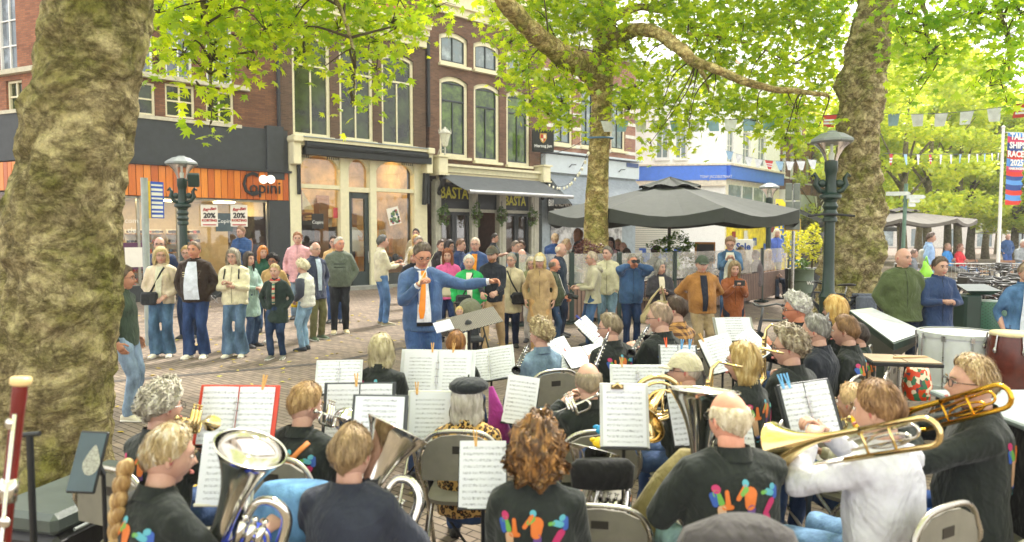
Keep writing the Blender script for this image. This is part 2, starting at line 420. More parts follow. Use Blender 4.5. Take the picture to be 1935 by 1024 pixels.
def leaves(name,C_,size,mats,parent=None,droop=1.0,flat=False,sizevar=.35,seed=1):
 r=np.random.default_rng(seed);n=len(C_);k=len(LS)
 base=np.zeros((k+1,3));base[1:,0]=LS[:,0];base[1:,1]=LS[:,1];base[1:,2]=-np.abs(LS[:,0])*.28-(LS[:,1]**2)*.25
 az=r.uniform(0,2*np.pi,n);el=r.normal(-.35*droop,.45,n)if not flat else r.normal(0,.12,n);ro=r.normal(0,.5,n)if not flat else r.normal(0,.2,n)
 s=size*(1+sizevar*r.uniform(-1,1,n))
 ca,sa,ce,se,cr,sr=np.cos(az),np.sin(az),np.cos(el),np.sin(el),np.cos(ro),np.sin(ro)
 P=base[None]*s[:,None,None]
 x,y,z=P[...,0],P[...,1],P[...,2]
 x,z=x*cr[:,None]+z*sr[:,None],-x*sr[:,None]+z*cr[:,None]
 y,z=y*ce[:,None]-z*se[:,None],y*se[:,None]+z*ce[:,None]
 x,y=x*ca[:,None]-y*sa[:,None],x*sa[:,None]+y*ca[:,None]
 V=np.stack([x,y,z],-1)+C_[:,None,:]
 idx=np.arange(k);Ft=np.stack([np.zeros(k,int),idx+1,(idx+1)%k+1],-1)
 Fc=(Ft[None]+(np.arange(n)*(k+1))[:,None,None]).reshape(-1,3)
 return arr_mesh(name,V.reshape(-1,3),Fc,mats,parent)
LEAFY=leafm('leaf_plane_tree',(132,172,38),(220,234,60),.68)
LEAFD=leafm('leaf_litter',(190,160,60),(170,165,90),.1)
lc=[]
for i in range(900):
 y=random.uniform(4.5,24);x=random.uniform(-.7,.5)*y
 if random.random()<.6 and not(9<y<20 and x<1):continue
 lc.append((x,y,.015))
tag(leaves('fallen_leaves',np.array(lc),.10,[LEAFD],flat=True,seed=5),'yellow leaves and litter scattered over the brick paving','leaf litter',kind='stuff')
# facade frame
FO=Vector((-4.97,24.0,0));FD=Vector((.743,.669,0)).normalized();FA=math.atan2(FD.y,FD.x);FN=Vector((FD.y,-FD.x,0))
class Fac:
 def __init__(s,O,ang):s.O=O;s.ang=ang;s.d=Vector((math.cos(ang),math.sin(ang),0));s.n=Vector((s.d.y,-s.d.x,0))
 def hit(s,px,py,off=0):
  ray=at(px,py,1.0)-Vector((0,0,HC));O=s.O+s.n*off
  k=O.dot(s.n)/ray.dot(s.n);p=ray*k+Vector((0,0,HC));return(p-s.O).dot(s.d),p.z
 def t(s,px,off=0):return s.hit(px,442,off)[0]
 def z(s,px,py,off=0):return s.hit(px,py,off)[1]
def wallmesh(t0,t1,z0,z1,ops,th=.3,y=0):
 mb=MB();xs=sorted({t0,t1,*[o[0]for o in ops],*[o[1]for o in ops]});zs=sorted({z0,z1,*[o[2]for o in ops],*[o[3]for o in ops]})
 xs=[q for q in xs if t0<=q<=t1];zs=[q for q in zs if z0<=q<=z1]
 for i in range(len(xs)-1):
  for j in range(len(zs)-1):
   mx,mz=(xs[i]+xs[i+1])/2,(zs[j]+zs[j+1])/2
   if any(o[0]<mx<o[1]and o[2]<mz<o[3]for o in ops):continue
   mb.quad((xs[i],y,zs[j]),(xs[i+1],y,zs[j]),(xs[i+1],y,zs[j+1]),(xs[i],y,zs[j+1]))
 for o in ops:
  a,b,c,d=o[:4]
  mb.quad((a,y,c),(a,y+th,c),(a,y+th,d),(a,y,d));mb.quad((b,y,c),(b,y,d),(b,y+th,d),(b,y+th,c))
  mb.quad((a,y,c),(b,y,c),(b,y+th,c),(a,y+th,c));mb.quad((a,y,d),(a,y+th,d),(b,y+th,d),(b,y,d))
  if len(o)>4 and o[4]>0:
   n=8;ar=o[4]
   for k in range(n):
    u0,u1=k/n,(k+1)/n;zz=lambda u:d-ar+ar*(1-(2*u-1)**2)
    mb.quad((a+(b-a)*u0,y+.001,zz(u0)),(a+(b-a)*u1,y+.001,zz(u1)),(a+(b-a)*u1,y+.001,d),(a+(b-a)*u0,y+.001,d))
 mb.quad((t0,y,z0),(t0,y+th,z0),(t0,y+th,z1),(t0,y,z1));mb.quad((t1,y,z0),(t1,y,z1),(t1,y+th,z1),(t1,y+th,z0))
 mb.quad((t0,y,z1),(t1,y,z1),(t1,y+th,z1),(t0,y+th,z1))
 return mb
def body_box(parent,t0,t1,z1,dep,m,y0=.3,name='side_wall'):
 mb=MB();mb.quad((t0,y0,0),(t0,dep,0),(t0,dep,z1),(t0,y0,z1));mb.quad((t1,y0,0),(t1,y0,z1),(t1,dep,z1),(t1,dep,0))
 mb.quad((t0,dep,0),(t1,dep,0),(t1,dep,z1),(t0,dep,z1));mb.quad((t0,y0,z1),(t1,y0,z1),(t1,dep,z1),(t0,dep,z1))
 return mb.build(name,m,parent)
def window(parent,a,b,c,d,fm,gm,kind='sash',arch=0,inner=None,fw=.09,y=.1,sill=True,sillm=None,curtain=None,depth=.07):
 fr=MB();zz=lambda u,e:d-arch-e+arch*(1-(2*u-1)**2)
 fr.box((a+fw/2,y,(c+d-arch)/2),(fw,depth,d-arch-c));fr.box((b-fw/2,y,(c+d-arch)/2),(fw,depth,d-arch-c))
 fr.box(((a+b)/2,y,c+fw/2),(b-a-2*fw,depth,fw))
 if arch>0:
  n=10;top=[(a+(b-a)*k/n,zz(k/n,0))for k in range(n+1)];bot=[(a+(b-a)*k/n,zz(k/n,fw*1.3))for k in range(n+1)]
  for k in range(n):fr.prism([bot[k],bot[k+1],top[k+1],top[k]],y-depth/2,y+depth/2)
 else:fr.box(((a+b)/2,y,d-fw/2),(b-a-2*fw,depth,fw))
 f=fr.build('window_frame',fm,parent)
 ia,ib,ic,id_=a+fw,b-fw,c+fw,d-fw;im=inner or fm;bars=MB();bt=.035
 H=d-c
 if kind=='sash':
  tz=c+H*.70;bars.box(((ia+ib)/2,y+.01,tz),(ib-ia,.06,bt*1.8));bars.box(((ia+ib)/2,y+.01,(ic+tz)/2-bt),(bt*1.3,.05,tz-ic-bt*2))
 elif kind=='pair':bars.box(((ia+ib)/2,y+.01,(ic+id_)/2),(bt*1.3,.05,id_-ic))
 elif kind=='grid':
  bars.box(((ia+ib)/2,y+.01,(ic+id_)/2),(bt,.05,id_-ic));nr=max(1,round(H/.8))
  for q in range(1,nr+1):
   if q<nr+0:bars.box(((ia+ib)/2,y+.013,ic+(id_-ic)*q/nr),(ib-ia,.045,bt))
 elif kind=='quad':
  bars.box(((ia+ib)/2,y+.01,(ic+id_)/2),(bt*1.4,.05,id_-ic));bars.box(((ia+ib)/2,y+.013,c+H*.5),(ib-ia,.045,bt*1.2))
 if inner:
  e=.05
  bars.box((ia+e/2,y+.012,(ic+id_)/2),(e,.05,id_-ic));bars.box((ib-e/2,y+.012,(ic+id_)/2),(e,.05,id_-ic));bars.box(((ia+ib)/2,y+.0125,ic+e/2),(ib-ia,.05,e))
  if kind=='sash':bars.box(((ia+ib)/2,y+.0125,id_-arch*.5-e/2),(ib-ia,.05,e))
 if bars.v:bars.build('glazing_bar',im,f)
 p=MB();p.quad((a,y+.03,c),(b,y+.03,c),(b,y+.03,d),(a,y+.03,d));p.build('pane',gm,f)
 if curtain:
  p=MB();n=24
  for(s0,s1)in((0,.32),(.68,1)):
   for k in range(n):
    u0=s0+(s1-s0)*k/n;u1=s0+(s1-s0)*(k+1)/n
    y0=y+.16+.02*math.sin(k*1.3);y1=y+.16+.02*math.sin((k+1)*1.3)
    p.quad((a+(b-a)*u0,y0,c),(a+(b-a)*u1,y1,c),(a+(b-a)*u1,y1,d),(a+(b-a)*u0,y0,d))
  p.build('curtain',curtain,f)
 if sill:
  s_=MB();s_.box(((a+b)/2,-.04,c-.05),(b-a+.12,.26,.1));s_.build('sill',sillm or fm,f)
 return f
GL_DK=glass_dark('pane_dark',(20,24,20),(66,80,40),1.3)  # green mottling here and in the next pane paints in tree reflections
GL_GR=glass_dark('pane_tree_reflection',(30,48,36),(104,134,54),1.8)
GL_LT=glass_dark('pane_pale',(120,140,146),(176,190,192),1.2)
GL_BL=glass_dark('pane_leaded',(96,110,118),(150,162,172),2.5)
BR1=brick('orange_brown_brick',(134,94,66),(100,68,50),(92,76,62))
BR1B=brick('orange_brick',(166,110,80),(136,88,66),(124,100,82))
BR2=brick('dark_red_brick',(108,84,66),(84,66,53),(104,92,78),bw=.2,bh=.055)
BR3=brick('red_brick',(126,94,74),(98,72,58),(112,98,84),bw=.2,bh=.055)
BR4=brick('pale_red_brick',(168,118,96),(140,92,76),(170,158,144),bw=.2,bh=.055)
WINT=mat('interior_wall',(200,184,150),.8,var=.1)
# building 1 : optician on the corner
F=Fac(FO,FA)
def bld(name,label,F_,t0=0):
 o=thing(name,label,'building',F_.O,F_.ang);return o
B1=bld('corner_shop_building','brown brick corner building with grey fascia and orange wooden shop front',F)
tc=F.t(150);t1=F.t(529)
zf0,zf1=F.z(400,318),F.z(300,223)
ops=[];wins=[]
for(x0,x1,ya,yb,k)in((232,298,-75,142,'grid'),(321,371,-75,149,'grid'),(397,446,-75,159,'grid'),(236,300,154,216,'quad'),(319,374,161,223,'quad'),(395,447,172,232,'quad')):
 xm=(x0+x1)/2;o=(F.t(x0),F.t(x1),F.z(xm,yb),F.z(xm,ya));ops.append(o);wins.append((o,k))
wallmesh(tc,t1,zf1,9.6,ops).build('wall',BR1,B1)
for(o,k)in wins:window(B1,*o,CREAM if k=='quad' else WHITE,GL_BL if k=='grid' else GL_DK,kind=k,fw=.06,sill=False)
mb=MB();zs=F.z(372,156);mb.box(((tc+F.t(475))/2,-.06,zs),(F.t(475)-tc,.2,.13));zs=F.z(372,232);mb.box(((tc+F.t(458))/2,-.06,zs),(F.t(458)-tc,.2,.1));mb.build('sill_band',mat('weathered_stone',(190,184,160),.8,bump=.3),B1)
t1b=F.t(544)
mb=MB();mb.box(((tc+t1b)/2,.03,(zf0+zf1)/2),(t1b-tc,.3,zf1-zf0),bev=.01);mb.box((F.t(519),-.04,F.z(519,290)),(.55,.34,F.z(519,240)-F.z(519,340)),bev=.01);mb.build('plaster_fascia',DGREY,B1)
zo0,zo1=F.z(300,372),zf0-.02
mb=MB();mb.box(((tc+t1b)/2,-.12,zo1+.03),(t1b-tc+.1,.3,.07));mb.build('drip_edge',mat('lead_edge',(40,42,44),.5),B1)
x=N('orange_boards');vo=x.n('SeparateXYZ');x.l(x.obj(),vo.inputs[0]);wn=x.n('TexWhiteNoise',noise_dimensions='1D');x.l(x.math('FLOOR',x.math('MULTIPLY',vo.outputs[0],1/.19)),wn.inputs['W'])
cc=x.ramp(wn.outputs['Value'],[(0,s2l((176,84,22))),(.5,s2l((204,112,30))),(1,s2l((222,136,44)))])
x.col(x.mix(.5,cc,x.ramp(x.noise(5,6,sc3=(6,6,.6)),[(.3,(.75,.7,.7)),(.7,(1.2,1.2,1.2))]),'MULTIPLY'));x.set(.3,0,.5);ORB=x.m
mb=MB();n=int((t1b-tc)/.19)
for k in range(n+1):
 a=math.floor(tc/.19)*.19+k*.19
 if a<tc-.1 or a+.19>t1b+.1:continue
 mb.box((a+.095,-.16,(zo0+zo1)/2),(.176,.06,zo1-zo0-.02),bev=.006)
BRD=mb.build('board_fascia',ORB,B1)
mb=MB();mb.box(((tc+t1b)/2,-.08,(zo0+zo1)/2),(t1b-tc,.08,zo1-zo0));mb.build('fascia_backing',BLACKM,B1)
zt=F.z(500,350,.2)
sg=MB()
for px in(497,511):
 q=F.hit(px,339,.2);sg.lathe([(0,.0),(.13,0),(.13,.05),(0,.05)],20,(q[0],-.2,q[1]),axis=(0,-1,0))
sg.build('sign_dot',emis('lit_disc',(245,240,225),.6),BRD)
textobj('C',1.05,BLACKM,BRD,(F.t(475,.2),-.22,F.z(475,350,.2)),ext=.02,sx=.75)
textobj('opini',.55,BLACKM,BRD,(F.t(498,.2)+.08,-.22,F.z(498,355,.2)),ext=.02,sx=.92)
gt0,gt1,gz1=tc+.25,F.t(506),zo0
mb=MB();mb.box(((gt1+t1b)/2,-.02,gz1/2),(t1b-gt1,.3,gz1));mb.box((tc+.12,.0,gz1/2),(.25,.3,gz1));mb.each('shop_pier',DGREY,B1)
mb=MB();kz=.45
mb.box(((gt0+gt1)/2,.05,kz/2),(gt1-gt0,.22,kz));mb.build('plinth',DGREY,B1)
sf=MB()
for px in(262,337,506.5):sf.box((F.t(px),.03,(kz+gz1)/2),(.07,.1,gz1-kz))
sf.box(((gt0+gt1)/2,.03,gz1-.03),(gt1-gt0,.1,.06));sf.box(((gt0+gt1)/2,.03,kz+.03),(gt1-gt0,.1,.06));SF1=sf.build('shop_window_frame',metal('alu',(175,172,160),.4),B1)
mb=MB();mb.quad((gt0,.05,kz),(gt1,.05,kz),(gt1,.05,gz1),(gt0,.05,gz1));mb.build('shop_pane',glass_clear(),SF1)
def interior(parent,t0,t1,z1,dep,wall,floor,lamps=4,st=9):
 mb=MB();y0=.32
 mb.quad((t0,dep,0),(t1,dep,0),(t1,dep,z1),(t0,dep,z1));mb.quad((t0,y0,0),(t0,dep,0),(t0,dep,z1),(t0,y0,z1));mb.quad((t1,y0,0),(t1,y0,z1),(t1,dep,z1),(t1,dep,0))
 mb.quad((t0,y0,z1),(t1,y0,z1),(t1,dep,z1),(t0,dep,z1));mb.quad((t0,y0,.06),(t1,y0,.06),(t1,dep,.06),(t0,dep,.06),1)
 mb.build('shop_interior',[wall,floor],parent)
 lm=emis('shop_lamp',(255,226,170),st)
 for k in range(lamps):
  q=MB();q.box((t0+(t1-t0)*(k+.5)/lamps,y0+(dep-y0)*.4,z1-.03),(.5,.5,.04));q.build('ceiling_lamp',lm,parent)
interior(B1,gt0,gt1,gz1,3.2,WINT,mat('shop_floor',(120,100,80),.6),3,18)
r_=random.Random(3);mats_=[mat('shelf_white',(225,220,205),.5),mat('shelf_dark',(46,38,34),.5),mat('shelf_wood',(150,110,70),.6),mat('goods_red',(150,60,50),.5),mat('goods_blue',(70,90,120),.5)]
sh=MB()
for(a,b_)in((.05,.22),(.30,.52),(.55,.75)):
 X0=gt0+(gt1-gt0)*a;X1=gt0+(gt1-gt0)*b_
 sh.box(((X0+X1)/2,2.9,1.1),(X1-X0,.1,1.9),mi=0)
 for q in range(6):
  sh.box(((X0+X1)/2,2.7,.4+q*.3),(X1-X0,.34,.03),mi=2)
  for e in range(9):sh.box((X0+(X1-X0)*(e+.5)/9,2.65,.47+q*.3),(.09,.1,.06+.05*r_.random()),mi=r_.choice([1,1,3,4]))
sh.build('display_shelf',mats_,B1)
mb=MB();q0=F.t(430,-.3);mb.box((gt1-.35,.34,1.35),(1.5,.04,2.2));PB=mb.build('window_poster',mat('poster_brown',(62,40,34),.6),B1)
pm=MB();ox,oz=gt1-.62,1.55
pm.ell((ox,.31,oz),(.27,.012,.4),20,8,mi=0);pm.ell((ox-.02,.30,oz+.33),(.3,.012,.17),18,8,mi=1);pm.ell((ox,.31,oz-.62),(.5,.012,.3),16,8,mi=2)
for s_ in(-1,1):pm.tube([(ox+s_*.12+.09*math.cos(q),.285,oz+.07+.075*math.sin(q))for q in np.linspace(0,2*math.pi,14)[:-1]],.008,6,closed=True,mi=1)
pm.tube([(ox-.1,.285,oz-.17),(ox-.04,.285,oz-.2),(ox+.04,.285,oz-.2),(ox+.1,.285,oz-.17)],.016,6,mi=3)
pm.build('portrait',[mat('print_skin',(206,150,122),.6),mat('print_hair',(48,34,26),.6),mat('print_shirt',(60,60,66),.6),mat('print_teeth',(230,225,215),.6)],PB)
red=mat('print_red',(176,44,44),.5);blk=mat('print_black',(45,42,45),.5);paper=mat('poster_paper',(232,226,214),.6,var=.04)
for k,px in enumerate((396,452)):
 ta,tb=F.t(px-16),F.t(px+16);za,zb=F.z(px,428),F.z(px,387)
 mb=MB();mb.box(((ta+tb)/2,-.012,(za+zb)/2),(tb-ta,.008,zb-za));p=mb.build('discount_poster',paper,B1);p.location=(0,0,0)
 W_=tb-ta;cx_=(ta+tb)/2;Hh=zb-za
 textobj('Ray-Ban',W_*.24,red,p,(cx_,-.022,zb-Hh*.2),(R(90),R(-8),0),shear=.4,bold=.004);textobj('20%',W_*.42,blk,p,(cx_,-.022,zb-Hh*.5),bold=.008)
 textobj('KORTING',W_*.2,red,p,(cx_,-.022,zb-Hh*.72),bold=.004);mb=MB();mb.box((cx_,-.02,za+Hh*.08),(W_*.8,.006,Hh*.05));mb.build('poster_bar',red,p)
mb=MB();mb.box((F.t(424),-.01,F.z(424,420)),(.5,.006,.55));p=mb.build('window_card',mat('card_teal',(70,84,90),.5),B1)
textobj('Copini',.17,WHITE,p,(F.t(424),-.02,F.z(424,418)))
textobj('PATS',.1,mat('print_orange',(236,130,40),.5),PB,(gt1-.75,.27,2.5))
mb=MB();mb.box((F.t(251),-.012,F.z(251,484)),(.55,.01,.75));p=mb.build('window_notice',mat('notice_purple',(90,50,80),.5),B1)
mb=MB();mb.box((F.t(251),-.022,F.z(251,486)),(.44,.008,.55));mb.build('notice_sheet',paper,p)
textobj('com',.2,WHITE,B1,(F.t(249),-.02,F.z(249,417)));textobj('cle',.2,WHITE,B1,(F.t(249),-.02,F.z(249,435)))
body_box(B1,tc+.01,t1-.01,9.6,9,BR1)
mb=MB();mb.box(((tc+t1)/2,4,9.75),(t1-tc+.5,9.2,.3));mb.build('roof',mat('roof_edge',(190,180,150),.7),B1)
P=F.O+F.d*tc;ang2=math.atan2(P.y-19.6,P.x+14.9)
G2=Fac(P,ang2);B1B=thing('side_street_building','orange brick corner building behind the thick left trunk with tall leaded window','building',P,ang2)
L2=-9.0;zb1,zb0=G2 .z(20,216),G2 .z(20,305)
ops=[(G2 .t(9),G2 .t(45),G2 .z(28,136),G2 .z(28,-70)),(G2 .t(22),G2 .t(52),G2 .z(36,210),G2 .z(36,150)),(G2 .t(-40),G2 .t(1),G2 .z(-18,216),G2 .z(-18,152)),(G2 .t(-60),G2 .t(-24),G2 .z(-38,142),G2 .z(-38,-60))]
wallmesh(L2,-.02,zb1+.1,9.6,ops).build('wall',BR1B,B1B)
window(B1B,*ops[0],WHITE,GL_BL,'grid',fw=.06,sill=False);window(B1B,*ops[1],CREAM,GL_DK,'quad',fw=.06,sill=False);window(B1B,*ops[2],CREAM,GL_DK,'quad',fw=.06,sill=False);window(B1B,*ops[3],WHITE,GL_BL,'grid',fw=.06,sill=False)
mb=MB();mb.box((L2/2,-.06,G2 .z(25,137)),(-L2,.2,.13));mb.box((L2/2,-.06,zb1+.04),(-L2,.2,.1));mb.build('sill_band',mat('weathered_stone',(190,184,160),.8,bump=.3),B1B)
mb=MB();mb.box((L2/2,.03,(zb0+zb1)/2),(-L2,.3,zb1-zb0-.02));mb.build('plaster_fascia',DGREY,B1B)
mb=MB()
for k in range(int(-L2/.19)):mb.box((-.1-k*.19,-.12,zb0-.42),(.176,.06,.78),bev=.006)
mb.build('board_fascia',ORB,B1B)
mb=MB();mb.box((L2/2,.1,(zb0-.82)/2),(-L2,.1,zb0-.82));mb.build('shop_pane',glass_dark('pane_shop',(60,45,35),(120,80,40)),B1B)
mb=MB();mb.quad((L2,.3,0),(0,.3,0),(0,.3,9.6),(L2,.3,9.6));mb.quad((L2,.3,0),(L2,.3,9.6),(L2,8,9.6),(L2,8,0));mb.quad((L2,.3,9.6),(0,.3,9.6),(0,8,9.6),(L2,8,9.6));mb.build('back_wall',BR1,B1B)
# building 2 : cream shop front
B2=bld('cream_shop_building','dark brick house with three tall cream arched windows over a cream shop front',F)
a2,b2=F.t(531),F.t(806)
ops=[]
for(x0,x1,ya,yb)in((557,628,66,258),(645,708,86,266),(724,784,103,275)):
 xm=(x0+x1)/2;ops.append((F.t(x0),F.t(x1),F.z(xm,yb),F.z(xm,ya),.16))
zsh=F.z(670,285)
zc=F.z(670,62)
wallmesh(a2,b2,zsh,zc+.3,ops).build('wall',BR2,B2)
for i,o in enumerate(ops):window(B2,*o[:4],CREAM,GL_DK,'sash',arch=.16,fw=.1)
GLI=glass_dark('pane_amber',(60,58,36),(130,110,40),2.0)
mb=MB()
for(dz,ex,h)in((.0,.10,.25),(.25,.2,.12),(.37,.3,.2),(.57,.42,.12),(.69,.5,.1)):mb.box(((a2+b2)/2,-ex/2+.12,zc+dz+h/2),(b2-a2,ex+.24,h))
mb.build('cornice',CREAM,B2)
tiles=brick('roof_tiles',(196,120,84),(168,96,66),(100,66,50),bw=.25,bh=.3,ms=.02)
mb=MB();mb.quad((a2,-.1,zc+.8),(b2,-.1,zc+.8),(b2,4.5,zc+4.5),(a2,4.5,zc+4.5));mb.quad((a2,4.5,zc+4.5),(b2,4.5,zc+4.5),(b2,9,zc+.8),(a2,9,zc+.8));mb.add([(a2,-.1,zc+.8),(a2,4.5,zc+4.5),(a2,9,zc+.8)],[(0,1,2)]);mb.add([(b2,-.1,zc+.8),(b2,4.5,zc+4.5),(b2,9,zc+.8)],[(0,1,2)]);mb.build('roof',tiles,B2)
body_box(B2,a2+.01,b2-.01,zc+.8,9,BR2)
SFx0,SFx1=F.t(545),F.t(803);zt1=F.z(670,276);
mb=MB();mb.box(((SFx0+SFx1)/2,-.3,zt1),(SFx1-SFx0+.1,.62,.1));mb.box(((SFx0+SFx1)/2,-.22,zt1-.12),(SFx1-SFx0,.44,.14));
for q in(SFx0+.12,SFx1-.12):mb.box((q,-.32,zt1+.0),(.3,.7,.22),bev=.03);mb.box((q,-.28,zt1-.45),(.26,.5,.7),bev=.02)
mb.build('shop_cornice',CREAM,B2)
mb=MB();mb.box(((SFx0+SFx1)/2,-.36,zt1+.07),(SFx1-SFx0-.4,.6,.03));mb.build('lead_flashing',mat('lead_flashing',(150,158,160),.5),B2)
mb=MB()
zL=zt1-.19
cols=[(545,566),(640,656),(696,708),(779,803)]
for(x0,x1)in cols:mb.box(((F.t(x0)+F.t(x1))/2,-.02,zL/2),(F.t(x1)-F.t(x0),.3,zL),bev=.01)
mb.box(((SFx0+SFx1)/2,-.02,zL-.06),(SFx1-SFx0-.02,.28,.12))
zr=F.z(672,357)
def archhead(x0,x1,zb):
 A_,B_=F.t(x0),F.t(x1);n=14;H_=zL-.12;w_=B_-A_
 for k in range(n):
  u0,u1=k/n,(k+1)/n;f=lambda u:zb+(H_-zb)*(.12+.68*(1-(2*u-1)**2)**.6)
  mb.prism([(A_+w_*u0,f(u0)),(A_+w_*u1,f(u1)),(A_+w_*u1,H_),(A_+w_*u0,H_)],-.1,.06)
for(x0,x1,zb)in((566,640,zL-.75),(656,696,zL-.8),(708,779,zL-.75)):archhead(x0,x1,zb)
for(x0,x1,py)in((566,640,353),(656,696,359),(708,779,360)):mb.box(((F.t(x0)+F.t(x1))/2,-.03,F.z((x0+x1)/2,py)),(F.t(x1)-F.t(x0),.2,.13 if py!=359 else .16))
mb.build('shop_surround',CREAM,B2)
slots=MB()
for(xa,xb,dz)in((618,638,0),(566,582,.0),(758,777,0)):
 for k in range(6):
  t_=F.t(xa)+(F.t(xb)-F.t(xa))*k/5;slots.box((t_,-.105,zL-.27),(.025,.012,.16))
slots.each('pierced_slot',BLACKM,B2,n=6)
mb=MB();mb.tube([(F.t(567),-.5,zL+.02),(F.t(806)-.3,-.5,zL+.0)],.13,12);mb.box(((F.t(567)+F.t(800))/2,-.42,zL-.16),(F.t(800)-F.t(567),.3,.24));
AW=mb.build('awning_roll',mat('awning_black',(34,38,38),.7,bump=.2),B2)
mb=MB();mb.box((F.t(794),-.34,zL-.9),(.1,.16,1.7),ry=R(3));mb.box((F.t(800),-.3,zL-.9),(.08,.12,1.6));mb.box((F.t(561),-.2,zL-.8),(.1,.16,1.5),bev=.02);mb.each('awning_arm',mat('awning_black',(34,38,38),.7,bump=.2),B2)
kz2=.5
mb=MB();mb.box(((F.t(566)+F.t(640))/2,.03,kz2/2),(F.t(640)-F.t(566),.2,kz2));mb.box(((F.t(708)+F.t(779))/2,.03,kz2/2),(F.t(779)-F.t(708),.2,kz2));mb.each('plinth',mat('plinth_grey',(60,66,66),.6),B2)
mb=MB();mb.box((F.t(676),-.25,.06),(2.1,.6,.12));mb.box((F.t(740),-.1,.05),(2.6,.3,.1));mb.each('door_step',mat('step_stone',(150,150,142),.8,bump=.3),B2)
mb=MB();mb.quad((F.t(566),.04,kz2),(F.t(640),.04,kz2),(F.t(640),.04,zL),(F.t(566),.04,zL));mb.quad((F.t(708),.04,kz2),(F.t(779),.04,kz2),(F.t(779),.04,zL),(F.t(708),.04,zL));mb.quad((F.t(656),.05,F.z(676,356)),(F.t(696),.05,F.z(676,356)),(F.t(696),.05,zL),(F.t(656),.05,zL));mb.each('shop_pane',glass_clear(),B2)
da,db,dz1=F.t(656),F.t(698),F.z(676,364)
mb=MB();fw=.2;mb.box((da+.08,.0,dz1/2+.06),(.16,.1,dz1-.12));mb.box((db-fw/2,.0,dz1/2+.06),(fw,.1,dz1-.12));mb.box(((da+db)/2,.0,dz1-fw/2),(db-da-.36,.1,fw));mb.box(((da+db)/2,.0,.36),(db-da-.36,.09,.48));D2=mb.build('door',mat('door_green_grey',(46,58,58),.45),B2)
mb=MB();mb.quad((da,.01,.6),(db,.01,.6),(db,.01,dz1-fw),(da,.01,dz1-fw));mb.build('door_pane',glass_clear(),D2)
mb=MB();mb.tube([(db-.1,-.1,.9),(db-.1,-.1,1.3)],.02);mb.build('door_handle',STEEL,D2)
interior(B2,F.t(566),F.t(779),zL,3.0,mat('interior_amber',(196,166,110),.8,var=.5,scale=1.6),mat('shop_floor2',(150,120,80),.5),3,16)
sh=MB();X0,X1=F.t(648),F.t(705)
for q in range(5):sh.box(((X0+X1)/2,2.4,.5+q*.5),(1.7,.35,.04),mi=2)
for q in range(26):sh.box((X0+.1+1.5*r_.random(),2.3,.6+.5*r_.randint(0,4)),(.14,.1,.16+.12*r_.random()),mi=r_.choice([0,0,3,4,2]))
sh.box((F.t(606)-.1,1.0,1.4),(.9,.06,1.9),mi=1);sh.box((F.t(628),.8,1.5),(.34,.4,2.9),mi=2);sh.box((F.t(571)+1.0,.9,.7),(1.2,.4,.4),mi=1)
sh.box((F.t(760),.75,.65),(1.6,.6,.3),mi=2)
for q in range(14):sh.ell((F.t(722)+1.9*r_.random(),.6+.3*r_.random(),.9+.25*r_.random()),(.14,.12,.16),8,6,mi=r_.choice([0,3,4,2]))
for q in range(34):
 tq=F.t(566)+(F.t(779)-F.t(566))*r_.random();hq=.25+.9*r_.random();sh.box((tq,1.3+1.5*r_.random(),.5+2.2*r_.random()),(.12+.35*r_.random(),.08,hq),mi=r_.choice([0,1,2,2,5,5,6]))
for q in range(5):sh.box((F.t(580)+q*1.0,2.85,2.9),(.5,.05,.9),mi=r_.choice([1,2,6]))
sh.build('display_goods',mats_+[mat('goods_amber',(214,150,50),.5),mat('goods_brown',(84,54,34),.5)],B2)
mb=MB();sx_,sz_=F.t(572)+.15,F.z(572,395);mb.loft([((sx_-.32,.35,sz_-.14),(0,1,0),(0,0,1),.02,.03),((sx_,.35,sz_-.16),(0,1,0),(0,0,1),.1,.07),((sx_+.36,.35,sz_-.13),(0,1,0),(0,0,1),.02,.04)],10,mi=1)
mb.add([(sx_+.02,.35,sz_),(sx_+.02,.35,sz_+.62),(sx_+.42,.36,sz_),(sx_-.03,.35,sz_),(sx_-.03,.35,sz_+.55),(sx_-.34,.34,sz_)],[(0,1,2),(3,4,5)],0);mb.tube([(sx_,.35,sz_-.1),(sx_,.35,sz_+.65)],.01,6,mi=1)
ms=mb.build('model_ship',[mat('sailcloth',(232,220,180),.8),mat('ship_wood',(140,84,44),.5)]);ms.location=F.O;ms.rotation_euler=(0,0,F.ang);tag(ms,'model sailing ship with cream sails in the cream shop window','model ship')
mb=MB();mb.box((F.t(601),-.01+.03,F.z(601,418)),(.42,.01,.5));p=mb.build('window_card',mat('card_dark',(40,36,34),.5),B2);textobj('Copini',.15,WHITE,p,(F.t(601),.012,F.z(601,420)))
mb=MB();mb.box((F.t(636)-.02,.02,F.z(635,402)),(.16,.01,.34));mb.build('window_sticker',mat('sticker_red',(190,70,80),.5),B2)
mb=MB();mb.box((0,0,0),(.5,.012,.62),mi=0)
for q in range(30):mb.ell((random.uniform(-.18,.18),-.012,random.uniform(-.24,.2)),(.05,.004,.05),8,4,mi=random.choice([1,2,3,4]))
p=mb.build('window_picture',[paper,mat('goods_red',(150,60,50),.5),mat('goods_blue',(70,90,120),.5),mat('goods_g',(90,120,70),.5),mat('print_black',(45,42,45),.5)],B2);p.location=(F.t(745),.02,F.z(745,408));p.rotation_euler=(0,R(-14),0)
for k,(px,c_)in enumerate(((748,(60,130,100)),(770,(70,90,60)))):
 mb=MB();mb.lathe([(.0,0),(.3,.1),(.33,.25),(.12,.55),(0,.6)],16,(F.t(px),-.62 if k else-.5,.55));
